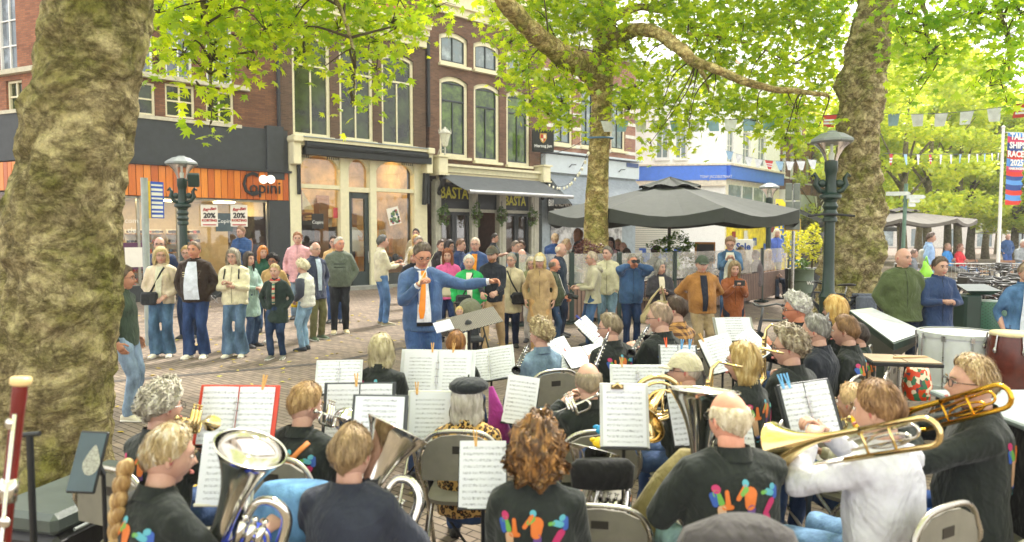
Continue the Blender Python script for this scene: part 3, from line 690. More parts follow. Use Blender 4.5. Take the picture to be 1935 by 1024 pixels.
for nm,px in(('paper_dress',678),):
 mb=MB();mb.prism([(-.3,-.5),(.3,-.5),(.16,.1),(.34,0),(.38,.12),(.12,.34),(-.12,.34),(-.38,.12),(-.34,0),(-.16,.1)],-.04,.04);p=mb.build('hanging_shirt',WHITE);p.location=F.O+F.d*F.t(676)-F.n*.35+Vector((0,0,F.z(676,448)));p.rotation_euler=(0,0,F.ang);tag(p,'white shirt hanging inside the glass shop door','shirt')
 # building 3 : restaurant
B3=bld('restaurant_building','red brick house with black framed arched windows above a grey restaurant awning',F)
a3,b3=F.t(813),F.t(1021)
ops=[]
for(x0,x1,ya,yb,s_)in((832,885,62,124,0),(896,944,79,136,0),(957,1001,96,147,0),(832,885,145,297,1),(896,944,158,306,1),(957,1001,172,313,1)):
 xm=(x0+x1)/2;ops.append((F.t(x0),F.t(x1),F.z(xm,yb),F.z(xm,ya),.2 if s_ else .18))
zs3=F.z(915,330);zc3=F.z(915,46)
wallmesh(a3,b3,zs3,zc3+.3,ops).build('wall',BR3,B3)
GMF=mat('black_green_paint',(30,42,42),.35)
for i,o in enumerate(ops):window(B3,*o[:4],CREAM,GL_LT if i<3 else GL_GR,'pair' if i<3 else 'sash',arch=o[4],inner=GMF,fw=.13,curtain=None)
mb=MB()
for(dz,ex,h)in((0,.12,.3),(.3,.25,.5),(.8,.35,.15),(.95,.5,.25)):mb.box(((a3+b3)/2,-ex/2+.1,zc3+dz+h/2),(b3-a3,ex+.2,h))
mb.build('cornice',CREAM,B3)
mb=MB();zq=zc3+1.2;mb.quad((a3,-.1,zq),(b3,-.1,zq),(b3,4.5,zq+4),(a3,4.5,zq+4));mb.quad((a3,4.5,zq+4),(b3,4.5,zq+4),(b3,9,zq),(a3,9,zq));mb.add([(a3,-.1,zq),(a3,4.5,zq+4),(a3,9,zq)],[(0,1,2)]);mb.add([(b3,-.1,zq),(b3,4.5,zq+4),(b3,9,zq)],[(0,1,2)]);mb.build('roof',tiles,B3)
body_box(B3,a3+.01,b3-.01,zq,9,BR3)
for px,nm in((529,'a'),(809.5,'b')):
 mb=MB();t_=F.t(px);mb.tube([(t_,-.08,F.z(px,240)),(t_,-.08,9.5)],.06,10)
 for q in range(4):mb.tube([(t_,-.08,5+q*1.3),(t_,-.08,5.06+q*1.3)],.075,10)
 dp=mb.build('drainpipe',mat('pipe_black',(34,34,36),.5),B2 if px<600 else B3)
zcs=F.z(915,322)
mb=MB();A3,E3=F.t(822),F.t(1016)
mb.box(((A3+E3)/2,-.2,zcs+.05),(E3-A3,.5,.09));mb.box(((A3+E3)/2,-.12,zcs-.1),(E3-A3-.2,.34,.2));mb.box(((A3+E3)/2,-.07,zcs-.38),(E3-A3-.2,.24,.34))
for q in(A3,E3):
 mb.box((q,-.28,zcs-.0),(.42,.62,.62),bev=.03);mb.box((q,-.3,zcs+.34),(.5,.7,.07));mb.box((q,-.3,zcs-.33),(.46,.66,.05))
mb.build('shop_cornice',CREAM,B3)
mb=MB()
for q in(A3,E3):
 mb.tube([(q,-.42,zcs-.38),(q,-.56,zcs-.52),(q,-.5,zcs-.7),(q,-.3,zcs-.86),(q,-.26,zcs-1.05)],[.11,.12,.09,.07,.06],10);mb.ell((q,-.5,zcs-.48),(.15,.1,.12));mb.ell((q,-.3,zcs-1.0),(.09,.08,.1))
mb.each('corbel',BLACKM,B3,n=3)
zb3=zcs-.55
GRN=mat('pilaster_grey',(178,176,160),.6)
mb=MB()
for(x0,x1)in((818,828),(886,897),(938,950),(998,1012)):
 mb.box(((F.t(x0)+F.t(x1))/2,-.06,zb3/2),(F.t(x1)-F.t(x0),.3,zb3));mb.box(((F.t(x0)+F.t(x1))/2,-.22,zb3/2),((F.t(x1)-F.t(x0))*.35,.04,zb3-.6))
zt3=F.z(915,399);mb.box(((F.t(828)+F.t(1012))/2,-.05,zt3),(F.t(1000)-F.t(828),.2,.12));mb.box(((A3+E3)/2,.0,zb3+.03),(E3-A3,.3,.1))
mb.build('pilaster',GRN,B3)
mb=MB()
for(x0,x1)in((828,886),(897,938),(950,998)):
 A_,B_=F.t(x0),F.t(x1);mb.box(((A_+B_)/2,.02,(zt3+zb3)/2),(B_-A_,.06,zb3-zt3),mi=0)
 if x0!=897:
  for q in(A_+.08,(A_+B_)/2-.06,(A_+B_)/2+.06,B_-.08):mb.box((q,0,zt3/2),(.11,.1,zt3),mi=0)
  mb.box(((A_+B_)/2,0,.3),(B_-A_,.09,.6),mi=0);mb.box(((A_+B_)/2,.0,zt3-.12),(B_-A_,.09,.12),mi=0)
mb.build('door_frame',mat('restaurant_black',(28,34,38),.4),B3)
mb=MB()
for(x0,x1)in((828,886),(950,998)):mb.quad((F.t(x0),.04,.5),(F.t(x1),.04,.5),(F.t(x1),.04,zt3),(F.t(x0),.04,zt3))
mb.each('door_pane',glass_clear(),B3)
interior(B3,F.t(828),F.t(998),zb3,4,mat('interior_brown',(86,56,42),.8,var=.3),mat('shop_floor3',(90,66,50),.6),2,5)
YEL=mat('sign_yellow',(206,200,60),.5)
for(x0,x1,y0,y1,wpx)in((832,881,352,378,857),(951,992,370,390,972)):
 A_,B_=F.t(x0),F.t(x1);mb=MB();za,zb_=F.z(wpx,y1+2,.05),F.z(wpx,y0-3,.05);mb.box(((A_+B_)/2,-.04,(za+zb_)/2),(B_-A_,.04,zb_-za));p=mb.build('name_sign',BLACKM,B3)
 textobj('BASTA',(zb_-za)*.98,YEL,p,((A_+B_)/2,-.07,(za+zb_)/2-.02),sx=.74,bold=.012)
c0=F.hit(832,333,.3);c1=F.hit(1022,347,.3);e0=F.hit(912,362,2.1);e1=F.hit(1092,374,2.1)
AWG=mat('awning_grey',(96,100,102),.8,var=.12,bump=.15)
ya=-.35;yb_=-2.1;T0=F.t(832,.3);T1=F.t(1022,.3);Z0=zcs-.3;Z1=(e0[1]+e1[1])/2
mb=MB();n=14
for k in range(n):
 for j in range(6):
  def pt(k_,j_):
   u=k_/n;v=j_/6;return(T0+(T1-T0)*u,ya+(yb_-ya)*v,Z0+(Z1-Z0)*v-.06*math.sin(math.pi*v)*(1+.2*math.sin(u*20)))
  mb.quad(pt(k,j),pt(k+1,j),pt(k+1,j+1),pt(k,j+1))
  a_,b_,c_,d_=[Vector(pt(*q))-Vector((0,0,.012))for q in((k,j),(k+1,j),(k+1,j+1),(k,j+1))];mb.quad(a_,b_,c_,d_)
AWN=thing('restaurant_awning','grey sloping fabric awning over the restaurant front','awning',F.O,F.ang)
mb.build('awning_fabric',AWG,AWN,smooth=True,fix=False)
mb=MB();mb.tube([(T0-.05,yb_,Z1),(T1+.05,yb_,Z1)],.075,12);mb.build('front_bar',metal('awning_bar',(170,172,172),.4),AWN)
mb=MB()
for t_ in(T0+.4,T1-.4):mb.tube([(t_,-.2,Z0-.4),(t_+.7,-1.1,Z0-.55),(t_,yb_+.05,Z1-.03)],.03,8)
mb.each('folding_arm',BLACKM,AWN)
LEAFG=leafm('leaf_bush',(50,92,34),(110,140,50),.3)
LEAFY2=leafm('leaf_yellow_bush',(170,180,40),(220,214,70),.4)
LEAFP=leafm('leaf_purple_bush',(84,50,56),(120,78,70),.2)
def blob_pts(c,r,n,seed,shell=.55):
 q=np.random.default_rng(seed);d=q.normal(size=(n,3));d/=np.linalg.norm(d,axis=1)[:,None];rad=q.uniform(shell,1,n)**.7
 lump=1+.18*np.sin(d[:,0]*5+seed)+.15*np.sin(d[:,2]*7+seed*2)
 return np.array(c)+d*rad[:,None]*lump[:,None]*np.array(r)
for k,(px,py)in enumerate(((840,403),(901,402),(948,405),(1006,407))):
 q=F.hit(px,py,.45);p=F.O+F.d*q[0]+F.n*.45+Vector((0,0,q[1]))
 t_=thing('hanging_basket',('hanging green basket left of the first yellow lettered sign','hanging green basket left of the restaurant doorway','hanging green basket right of the restaurant doorway','hanging green basket at the right end of the restaurant front')[k],'hanging plant',p,0,'hanging baskets on the restaurant front')
 leaves('foliage',blob_pts((0,0,-.05),(.24,.24,.42),520,k),.09,[LEAFG],t_,seed=k)
 mb=MB();mb.lathe([(.02,-.28),(.14,-.24),(.18,-.08),(.17,-.08),(.0,-.1)],14);mb.build('basket',mat('basket',(70,60,44),.8),t_)
 mb=MB();mb.tube([(0,0,0),(0,.05,.5),(0,.35,.55)],.012,6);mb.build('bracket',BLACKM,t_)
q=F.hit(841,262,.6);p=F.O+F.d*q[0]+F.n*.6+Vector((0,0,q[1]));LT=thing('wall_lantern','ornate white crowned lantern on the brick pier above the restaurant','lantern',p,F.ang)
mb=MB();mb.lathe([(.08,-.28),(.1,-.26),(.2,.16),(.21,.18)],6);mb.build('lantern_glass',mat('lantern_glass',(214,214,190),.3),LT)
mb=MB();mb.lathe([(.23,.17),(.24,.2),(.12,.33),(.05,.36),(.04,.42),(0,.44)],12)
for k in range(10):a=k*math.pi/5;mb.tube([(.22*math.cos(a),.22*math.sin(a),.19),(.25*math.cos(a),.25*math.sin(a),.36)],[.015,.003],6)
for k in range(6):a=k*math.pi/3;mb.tube([(.09*math.cos(a),.09*math.sin(a),-.27),(.205*math.cos(a),.205*math.sin(a),.17)],.012,6)
mb.tube([(0,0,-.28),(0,0,-.55),(0,.3,-.75),(0,.55,-.7)],.025,8);mb.tube([(0,.1,-.4),(0,.35,-.35),(0,.5,-.6)],.015,6);mb.build('lantern_frame',mat('lantern_white',(206,204,188),.5),LT)
q=F.hit(1026,266,.7);p=F.O+F.d*q[0]+F.n*.7+Vector((0,0,q[1]));HS=thing('hanging_sign','black square hanging sign with red and gold crest','sign',p,R(8))
mb=MB();mb.box((0,0,0),(.92,.1,.92),bev=.02);HB=mb.build('sign_board',mat('sign_black',(18,20,22),.4),HS)
mb=MB();mb.prism([(-.14,.3),(.14,.3),(.15,.1),(.08,-.04),(0,-.1),(-.08,-.04),(-.15,.1)],-.075,-.055,mi=0);mb.prism([(-.1,.25),(-.01,.25),(-.01,.1),(-.11,.1)],-.082,-.07,mi=1);mb.prism([(.01,.08),(.1,.08),(.05,-.02),(.01,-.05)],-.082,-.07,mi=1);mb.prism([(.01,.25),(.1,.25),(.11,.1),(.01,.1)],-.082,-.07,mi=2);mb.prism([(-.11,.08),(-.01,.08),(-.01,-.05)],-.082,-.07,mi=2)
mb.build('crest',[mat('crest_gold',(190,150,60),.4),mat('crest_red',(180,40,30),.4),mat('crest_white',(225,215,190),.4)],HB);textobj('Hertog Jan',.17,WHITE,HB,(0,-.06,-.22),bold=.003)
mb=MB();mb.tube([(.35,0,.4),(.35,.4,.45)],.02);mb.tube([(0,.06,.3),(0,.72,.3)],.02);mb.build('sign_bracket',BLACKM,HS)
# building 4
B4=bld('banded_brick_building','pale brick house with white stone bands and curtained windows behind the slim tree',F)
a4,b4=F.t(1023),F.t(1199)
ops=[]
for(x0,x1,ya,yb)in((1043,1081,148,274),(1096,1122,152,279),(1153,1180,165,285)):
 xm=(x0+x1)/2;ops.append((F.t(x0),F.t(x1),F.z(xm,yb),F.z(xm,ya),.12))
zs4=F.z(1110,292);zc4=F.z(1110,95)
wallmesh(a4,b4,zs4,zc4,ops).build('wall',BR4,B4)
for o in ops:window(B4,*o[:4],CREAM,GL_LT,'sash',arch=.12,inner=GMF,fw=.12)
mb=MB()
xs_=[a4]+[q for o in ops for q in(o[0],o[1])]+[b4]
for py in(150,195,222,247,280):
 z_=F.z(1110,py)
 for k in range(0,len(xs_),2):mb.box(((xs_[k]+xs_[k+1])/2,-.012,z_),(xs_[k+1]-xs_[k],.03,.16))
mb.each('stone_band',mat('stone_white',(214,210,196),.7),B4)
mb=MB();mb.box(((a4+b4)/2,-.1,zc4+.2),(b4-a4,.5,.5));mb.build('cornice',WHITE,B4)
mb=MB();mb.quad((a4,-.1,zc4+.45),(b4,-.1,zc4+.45),(b4,3.5,zc4+4.6),(a4,3.5,zc4+4.6));mb.quad((a4,3.5,zc4+4.6),(b4,3.5,zc4+4.6),(b4,9,zc4+.45),(a4,9,zc4+.45));mb.add([(b4,-.1,zc4+.45),(b4,3.5,zc4+4.6),(b4,9,zc4+.45)],[(0,1,2)])
mb.build('roof',brick('roof_tiles_grey',(150,148,150),(120,118,122),(60,60,62),bw=.25,bh=.3,ms=.03),B4)
body_box(B4,a4+.01,b4-.01,zc4+.4,9,BR4)
PF=mat('pale_fascia',(196,206,212),.5,var=.05)
zfa,zfb=F.z(1110,332),F.z(1110,300)
mb=MB();mb.box(((a4+b4)/2,-.1,(zfa+zfb)/2),(b4-a4,.3,zfb-zfa));mb.box(((a4+b4)/2,-.2,zfb+.1),(b4-a4+.1,.5,.08));mb.build('fascia',PF,B4)
mb=MB();mb.box(((a4+b4)/2,.05,zfa/2),(b4-a4,.2,zfa));mb.build('shop_wall',mat('shop_wall_grey',(150,162,170),.5),B4)
PH=N('shop_photo_print');vb=PH.n('TexBrick');vb.inputs['Scale'].default_value=1;vb.inputs['Brick Width'].default_value=.25;vb.inputs['Row Height'].default_value=.35;vb.inputs['Mortar Size'].default_value=.05
sp=PH.n('SeparateXYZ');PH.l(PH.obj(),sp.inputs[0]);cb=PH.n('CombineXYZ');PH.l(sp.outputs[0],cb.inputs[0]);PH.l(sp.outputs[2],cb.inputs[1]);PH.l(cb.outputs[0],vb.inputs[0])
vb.inputs['Color1'].default_value=(.05,.05,.055,1);vb.inputs['Color2'].default_value=(.5,.5,.5,1);vb.inputs['Mortar'].default_value=(.3,.3,.32,1);PH.col(PH.mix(.5,vb.outputs[0],PH.ramp(PH.noise(3,6),[(.4,(.1,.1,.1)),(.6,(1,1,1))])));PH.set(.3)
mb=MB();mb.box(((F.t(1038)+F.t(1172))/2,-.08,1.4),(F.t(1172)-F.t(1038),.06,2.3));mb.build('window_print',PH.m,B4)
mb=MB();yb_=-1.6;n=3;Z0,Z1=F.z(1110,337),F.z(1110,384)-.15
mb.quad((a4+.2,-.2,Z0),(b4-.2,-.2,Z0),(b4-.2,yb_,Z1),(a4+.2,yb_,Z1));mb.add([(a4+.2,-.2,Z0),(a4+.2,yb_,Z1),(a4+.2,-.2,Z1)],[(0,1,2)]);mb.add([(b4-.2,-.2,Z0),(b4-.2,yb_,Z1),(b4-.2,-.2,Z1)],[(0,1,2)]);mb.quad((a4+.2,yb_,Z1),(b4-.2,yb_,Z1),(b4-.2,yb_,Z1-.2),(a4+.2,yb_,Z1-.2))
mb.quad((a4+.2,-.2,Z0-.02),(b4-.2,-.2,Z0-.02),(b4-.2,yb_,Z1-.02),(a4+.2,yb_,Z1-.02))
aw=mb.build('shop_awning',mat('awning_blue_grey',(128,136,142),.8),fix=False);aw.location=F.O;aw.rotation_euler=(0,0,F.ang);tag(aw,'blue grey awning on the shop to let behind the slim tree','awning')
q0=F.hit(1036,392,.5);q1=F.hit(1092,392,.5)
mb=MB();cz=F.z(1063,394,.5);mb.box(((q0[0]+q1[0])/2,-.5,cz),(q1[0]-q0[0],.05,1.1));p=mb.build('to_let_sign',mat('sign_black',(18,20,22),.4));p.location=F.O;p.rotation_euler=(0,0,F.ang);tag(p,'black board with white capitals announcing the shop to let','sign')
textobj('BINNENKORT\nTE HUUR',.38,WHITE,p,((q0[0]+q1[0])/2+.0,-.54,cz+.02),bold=.006,sx=.8)
mb=MB();mb.box((b4-.55,-.27,zfb-.12),(.9,.03,.2));p=mb.build('street_name_plate',mat('plate_blue',(70,90,140),.5),B4)
mb=MB()
for px in(1067,1160):q=F.t(px);mb.tube([(q,-.27,zfb-.5),(q,-.4,zfb-.4),(q+.3,-.4,zfb-.38)],.02)
mb.each('bracket',DGREY,B4)
# white corner shop
Pw=Vector((11.2,36,0));W1=Fac(Pw,R(180-8)-math.pi);
WB=thing('white_corner_building','white corner building with blue fascia band and yellow shop displays','building',Pw,W1 .ang)
WH=mat('white_plaster',(236,236,232),.6,var=.04);BLU=mat('blue_fascia',(72,122,222),.4,var=.08);LB=mat('ivory',(220,210,190),.6)
tl=W1 .t(1150);zb0,zb1=W1 .z(1300,341),W1 .z(1300,314)
ops=[(W1 .t(1237),W1 .t(1262),W1 .z(1250,300),W1 .z(1250,232)),(W1 .t(1273),W1 .t(1296),W1 .z(1284,300),W1 .z(1284,232))]
wallmesh(tl,0,zb1,11,ops).build('front_wall',WH,WB)
for o in ops:window(WB,*o,WHITE,GL_LT,'quad',fw=.08)
mb=MB();mb.box((tl/2,-.12,(zb0+zb1)/2),(-tl,.3,zb1-zb0));mb.box((W1 .t(1335),-.28,(zb0+zb1)/2),(.05,.02,zb1-zb0+.1));mb.build('blue_band',BLU,WB)
mb=MB();mb.box((tl/2,-.12,zb1+.06),(-tl,.4,.1));mb.box((tl/2,-.1,zb0-.15),(-tl,.25,.3));mb.build('band_edge',LB,WB)
textobj('TONY JACOBSSTRAAT',.2,WHITE,WB,(W1 .t(1346)+.1,-.29,zb0+.16),sx=.8)
mb=MB();mb.box((tl/2,.1,(zb0-.3)/2),(-tl,.2,zb0-.3));mb.build('shop_wall',WH,WB)
SHM=N('slatted_shutter');sp=SHM.n('SeparateXYZ');SHM.l(SHM.obj(),sp.inputs[0]);SHM.col(SHM.mix(SHM.math('GREATER_THAN',SHM.math('SINE',SHM.math('MULTIPLY',sp.outputs[2],55)),.3),s2l((206,206,192)),s2l((160,162,150))));SHM.set(.4)
mb=MB();mb.box(((W1 .t(1195)+W1 .t(1285))/2,-.02,1.6),(W1 .t(1285)-W1 .t(1195),.06,3.0));mb.build('shutter',SHM.m,WB)
mb=MB()
for q in range(12):mb.box((W1 .t(1200+q*7.3),-.08,.65+.12*(q%3)),(.36,.06,.5),mi=q%3)
mb.build('window_poster',[mat('goods_blue2',(90,130,200),.5),mat('ivory2',(200,200,190),.5),mat('goods_blue3',(50,90,170),.5)],WB)
W2=Fac(Pw,R(48));WR=thing('blue_band_side_wing','white side wing with tall windows receding from the blue corner','building',Pw,W2 .ang)
L_=W2 .t(1471);z0,z1=W2 .z(1420,344),W2 .z(1420,321)
ops=[]
for(x0,x1)in((1372,1385),(1401,1416),(1430,1444)):
 xm=(x0+x1)/2;ops.append((W2 .t(x0),W2 .t(x1),W2 .z(xm,308+(xm-1378)*.12),W2 .z(xm,240+(xm-1378)*.3)))
wallmesh(0,L_,z1,11,ops).build('wall',WH,WR)
for o in ops:window(WR,*o,WHITE,GL_LT,'quad',fw=.08,sill=False)
mb=MB();mb.box((L_/2,-.12,(z0+z1)/2),(L_,.3,z1-z0));mb.build('blue_band',BLU,WR)
mb=MB();mb.box((L_/2,-.16,z1+.06),(L_,.4,.1));mb.build('band_edge',LB,WR)
mb=MB();mb.box((L_/2,.1,z0/2),(L_,.2,z0));mb.build('shop_wall',mat('ivory_wall',(226,220,200),.6),WR)
mb=MB();mb.box((L_*.45,-.03,z0-.85),(L_*.8,.06,1.1),mi=1);mb.box((L_*.45,-.03,1.3),(L_*.85,.06,2.2),mi=0)
for k in range(1,4):mb.box((L_*.05+L_*.2*k,-.08,z0-.85),(.08,.05,1.15),mi=2)
mb.build('shop_window',[mat('display_yellow',(232,206,40),.5,var=.35,scale=3),GL_LT,WHITE],WR)
mb=MB();q=random.Random(4)
for k in range(16):mb.box((L_*(.08+.8*q.random()),-.12,.8+1.6*q.random()),(.25+.3*q.random(),.05,.3+.3*q.random()),mi=k%4)
mb.build('window_poster',[mat('sale_red',(150,50,40),.5),WHITE,mat('goods_blue3',(50,90,170),.5),mat('display_yellow2',(236,214,60),.5)],WR)
mb=MB();mb.quad((tl,0,11),(0,0,11),(L_*math.cos(W2 .ang-W1 .ang),L_*math.sin(W2 .ang-W1 .ang),11),(tl,8,11));mb.quad((tl,.3,0),(tl,9,0),(tl,9,11),(tl,.3,11));mb.build('flat_roof',WH,WB)
for k,(x0,x1,m_,top,zf,lab)in enumerate(((1472,1502,BR3,10.5,4.6,'narrow red brick house with white shop fascia right of the blue band'),(1503,1530,BR4,9.0,4.4,'pale brick house with white windows before the right trunk'),(1531,1585,BR3,9.8,4.4,'brown brick house half hidden by the thick right trunk'),(1586,1640,BR4,9.2,4.4,'far brick house showing right of the signpost boards'))):
 B=thing('street_house',lab,'building',Pw,W2 .ang,'houses down the side street');A_,B_=W2 .t(x0),W2 .t(x1);ops=[]
 nW=2 if k<2 else 3
 for f in range(2):
  for c_ in range(nW):
   wd=(B_-A_)/nW;xa=A_+wd*(c_+.25);ops.append((xa,xa+wd*.5,zf+.8+f*2.7,zf+2.6+f*2.7))
 wallmesh(A_+.02,B_-.02,zf,top,ops).build('wall',m_,B)
 for o in ops:window(B,*o,WHITE,GL_LT,'quad',fw=.08)
 mb=MB();mb.box(((A_+B_)/2,-.1,zf-.5),(B_-A_-.05,.4,1.0));mb.build('fascia',[WHITE,PF,WHITE,PF][k],B)
 mb=MB();mb.box(((A_+B_)/2,.1,(zf-1)/2),(B_-A_-.05,.2,zf-1));mb.build('shop_front',glass_dark('pane_shop2',(60,50,46),(130,120,110)),B)
 mb=MB();mb.quad((A_,.2,top),(B_,.2,top),(B_,4,top+3),(A_,4,top+3));mb.add([(A_,.2,top),(A_,4,top+3),(A_,8,top)],[(0,1,2)]);mb.quad((A_,8,0),(B_,8,0),(B_,8,top),(A_,8,top));mb.quad((A_,.2,0),(A_,8,0),(A_,8,top),(A_,.2,top));mb.build('roof',tiles,B)
 mb=MB();mb.quad((A_+.3,-.3,zf-1.1),(B_-.3,-.3,zf-1.1),(B_-.3,-2.2,zf-2),(A_+.3,-2.2,zf-2));mb.quad((A_+.3,-2.2,zf-2),(B_-.3,-2.2,zf-2),(B_-.3,-2.2,zf-2.3),(A_+.3,-2.2,zf-2.3));mb.build('shop_awning',mat('awning_dark',(48,50,58),.8),B)
 # TREES
from mathutils import noise as mnoise
def trunk_mesh(rows,d,rf=.95,seg=56,sub=10,lump=.12,seed=0,below=0,mats=None,parent=None,top=None,org=None,bumps=()):
 cs=[]
 for(py,l,r)in rows:
  c=at((l+r)/2,py,d);rad=(r-l)/2*d/FPX;cs.append((c,rad*rf))
 cs.sort(key=lambda q:q[0].z)
 zs=np.array([c.z for c,_ in cs]);xs=np.array([c.x for c,_ in cs]);rs=np.array([r for _,r in cs])
 z0=-.1;z1=zs[-1];n=int((z1-z0)/.045*(sub/10));mb=MB();vs=[]
 off=Vector((seed*7.3,seed*3.1,0))
 for i in range(n+1):
  z=z0+(z1-z0)*i/n;x=np.interp(z,zs,xs);r=np.interp(z,zs,rs)
  flare=1+.35*math.exp(-max(z,0)/.22)
  for k in range(seg):
   a=2*math.pi*k/seg;ca,sa=math.cos(a),math.sin(a)
   p=Vector((ca*r*2,sa*r*2,z))+off
   h=mnoise.noise(p*1.6)*lump*1.3-abs(mnoise.noise(Vector((p.x*2.6,p.y*2.6,p.z*5.2))+Vector((3,1,2))))*lump*1.5-abs(mnoise.noise(p*13))*lump*.35+mnoise.noise(p*3.7)*lump*.6+(1-abs(mnoise.noise(p*2.6+Vector((9,9,9)))))**6*lump*-.6+mnoise.noise(p*9)*lump*.22+mnoise.noise(p*22)*lump*.1
   fl=1+(flare-1)*(1+.5*math.sin(a*5+seed))
   rr=r*fl+h*min(1,r)
   for(ba,bz,br,bh)in bumps:
    dd=((math.atan2(math.sin(a-ba),math.cos(a-ba))*r)**2+(z-bz)**2)/br**2
    rr+=bh*math.exp(-dd)
   vs.append((x+ca*rr,d+sa*rr,z))
 V=np.array(vs);
 if org is not None:V=V-np.array(org)
 i,k=np.meshgrid(np.arange(n),np.arange(seg),indexing='ij')
 Fc=np.stack([i*seg+k,i*seg+(k+1)%seg,(i+1)*seg+(k+1)%seg,(i+1)*seg+k],-1).reshape(-1,4)
 return arr_mesh('trunk',V,Fc,mats,parent,smooth=True)
BK1=bark('bark_mossy',(152,140,104),(190,178,140),(138,136,72),1.0,1.0)
BK2=bark('bark_plane',(164,142,92),(220,208,150),(158,154,80),1.6,.7)
BK3=bark('bark_right',(158,144,108),(206,194,156),(156,158,82),1.3,1.0)
def pxtube(mb,pts,n=12,org=(0,0,0),wob=.0):
 P=[at(x,y,d)-Vector(org)for(x,y,d,r)in pts];Rr=[r*d/FPX for(x,y,d,r)in pts]
 Q=[];RR=[]
 for i in range(len(P)-1):
  p0=P[max(i-1,0)];p1=P[i];p2=P[i+1];p3=P[min(i+2,len(P)-1)]
  for s in range(5):
   t=s/5;q=.5*((2*p1)+(-p0+p2)*t+(2*p0-5*p1+4*p2-p3)*t*t+(-p0+3*p1-3*p2+p3)*t**3)
   Q.append(q+Vector((mnoise.noise(q*3),mnoise.noise(q*3+Vector((5,5,5))),mnoise.noise(q*3+Vector((9,2,5)))))*wob);RR.append((Rr[i]*(1-t)+Rr[i+1]*t)*(1+.18*mnoise.noise(q*6)))
 Q.append(P[-1]);RR.append(Rr[-1]);mb.tube(Q,RR,n);return Q
def crown(parent,blobs,size,mats,org,dens=2.4,seed=1,depthr=None,twigs=True,twigmat=None,hubs=None,name='crown'):
 r=np.random.default_rng(seed);pts=[];tw=MB()
 for(px,py,rx,ry,d)in blobs:
  c=at(px,py,d);ax=rx*d/FPX;az=ry*d/FPX;ay=depthr or(ax+az)/2*1.3
  n=max(6,int(math.pi*ax*az*dens/(.42*size*size)))
  k=max(2,n//9);dirs=r.normal(size=(k,3));dirs/=np.linalg.norm(dirs,axis=1)[:,None]
  cc=np.array(c)+dirs*(r.uniform(.15,1,k)**.55)[:,None]*np.array([ax,ay,az])
  w=r.integers(0,k,n);p=cc[w]+r.normal(size=(n,3))*size*np.array([1.0,1.0,.65]);pts.append(p)
  if twigs:
   hub=min(hubs,key=lambda h:(Vector(h)-c).length)if hubs else c+Vector((0,0,az))
   q=Vector(c)+Vector((0,0,-az*.1));m_=(Vector(hub)+q)/2+Vector((r.normal()*.1,r.normal()*.1,.12))
   if(Vector(hub)-q).length<2.6:tw.tube([Vector(hub)-Vector(org),m_+Vector((r.normal()*.12,r.normal()*.12,.1))-Vector(org),q-Vector(org)],[.022,.012,.006],6,sm=4)
   for j in range(min(k,14)):
    e=Vector(cc[j]);mm=(q+e)/2+Vector((0,0,.06));tw.tube([q-Vector(org),mm-Vector(org),e-Vector(org)],[.008,.005,.003],4)
 pts=np.concatenate(pts)-np.array(org)
 leaves(name,pts,size,mats,parent,seed=seed)
 if twigs and tw.v:tw.build('branches',twigmat,parent,smooth=True)
TW=mat('twig_bark',(74,64,44),.9,bump=.3)
# left giant
o=Vector((at(120,920,5.1).x,5.1,0))
T1=thing('plane_tree','massive mossy lumpy plane tree trunk at the left edge','tree',o)
trunk_mesh([(-420,95,285),(-80,80,296),(0,74,293),(60,64,284),(100,60,276),(150,54,270),(200,42,266),(240,38,258),(300,30,250),(350,18,244),(400,8,240),(500,0,233),(600,-6,226),(700,-8,222),(800,-4,215),(925,5,208)],5.1,rf=.855,seg=190,sub=30,lump=.1,seed=2,mats=BK1,parent=T1,org=o,bumps=[(math.pi,at(30,225,5.1).z,.1,.05),(-.5,at(240,130,5.1).z,.12,.05),(-.6,at(240,280,5.1).z,.16,.05),(-1.2,at(160,330,5.1).z,.2,.05),(-.9,at(190,560,5.1).z,.22,.06),(-1.8,at(100,460,5.1).z,.2,.05),(-1.4,at(130,720,5.1).z,.2,.06),(-.4,at(215,800,5.1).z,.2,.05)])
mb=MB()
h1=pxtube(mb,[(190,-330,5.2,60),(300,-330,6,40),(420,-220,7.5,22),(560,-110,9,12),(700,-50,10,7),(830,-15,11,4)],org=o,wob=.05)
h2=pxtube(mb,[(190,-300,5.2,50),(330,-260,7,30),(360,-130,8.5,12),(380,-20,9,6),(395,90,9.2,3),(398,200,9.2,1.6)],org=o,wob=.03)
h3=pxtube(mb,[(130,-380,5.2,55),(100,-700,4.5,30),(300,-1200,3.5,20),(600,-1800,2.6,10)],org=o,wob=.05)
h4=pxtube(mb,[(560,-110,9,8),(640,10,9.4,4),(670,110,9.5,2.2),(668,190,9.5,1.4)],org=o,wob=.03)
mb.build('limb',BK1,T1,smooth=True)
hub=[q+o for q in h1[8:]+h2[8:]+h4[5:]]
BL=[(330,40,60,50,9),(420,30,70,50,9.5),(300,112,22,40,8.6),(345,100,34,44,9),(402,110,30,44,9.2),(398,185,22,34,9),(398,232,14,24,9),(425,145,22,34,9.2),(480,80,34,40,9.5),(540,60,44,36,9.8),(468,128,20,16,9.3),(575,96,34,26,9.6),(555,15,70,30,10),(640,50,44,36,9.8),(700,75,44,38,10),(662,150,26,28,9.5),(665,195,18,18,9.5),(712,128,32,30,9.8),(740,40,52,34,10),(788,50,30,38,10.5),(825,12,44,20,10.8),(690,15,80,26,10),(612,125,12,14,9.5),(500,50,50,44,9.2),(300,20,30,40,8.5),(450,-10,170,30,9.5),(450,-90,190,60,9),(700,-80,190,60,10.5),(400,-200,200,90,8),(650,-220,260,90,10),(520,-350,340,120,9)]
crown(T1,BL,.19,[LEAFY],o,dens=5.6,seed=11,twigmat=TW,hubs=hub)
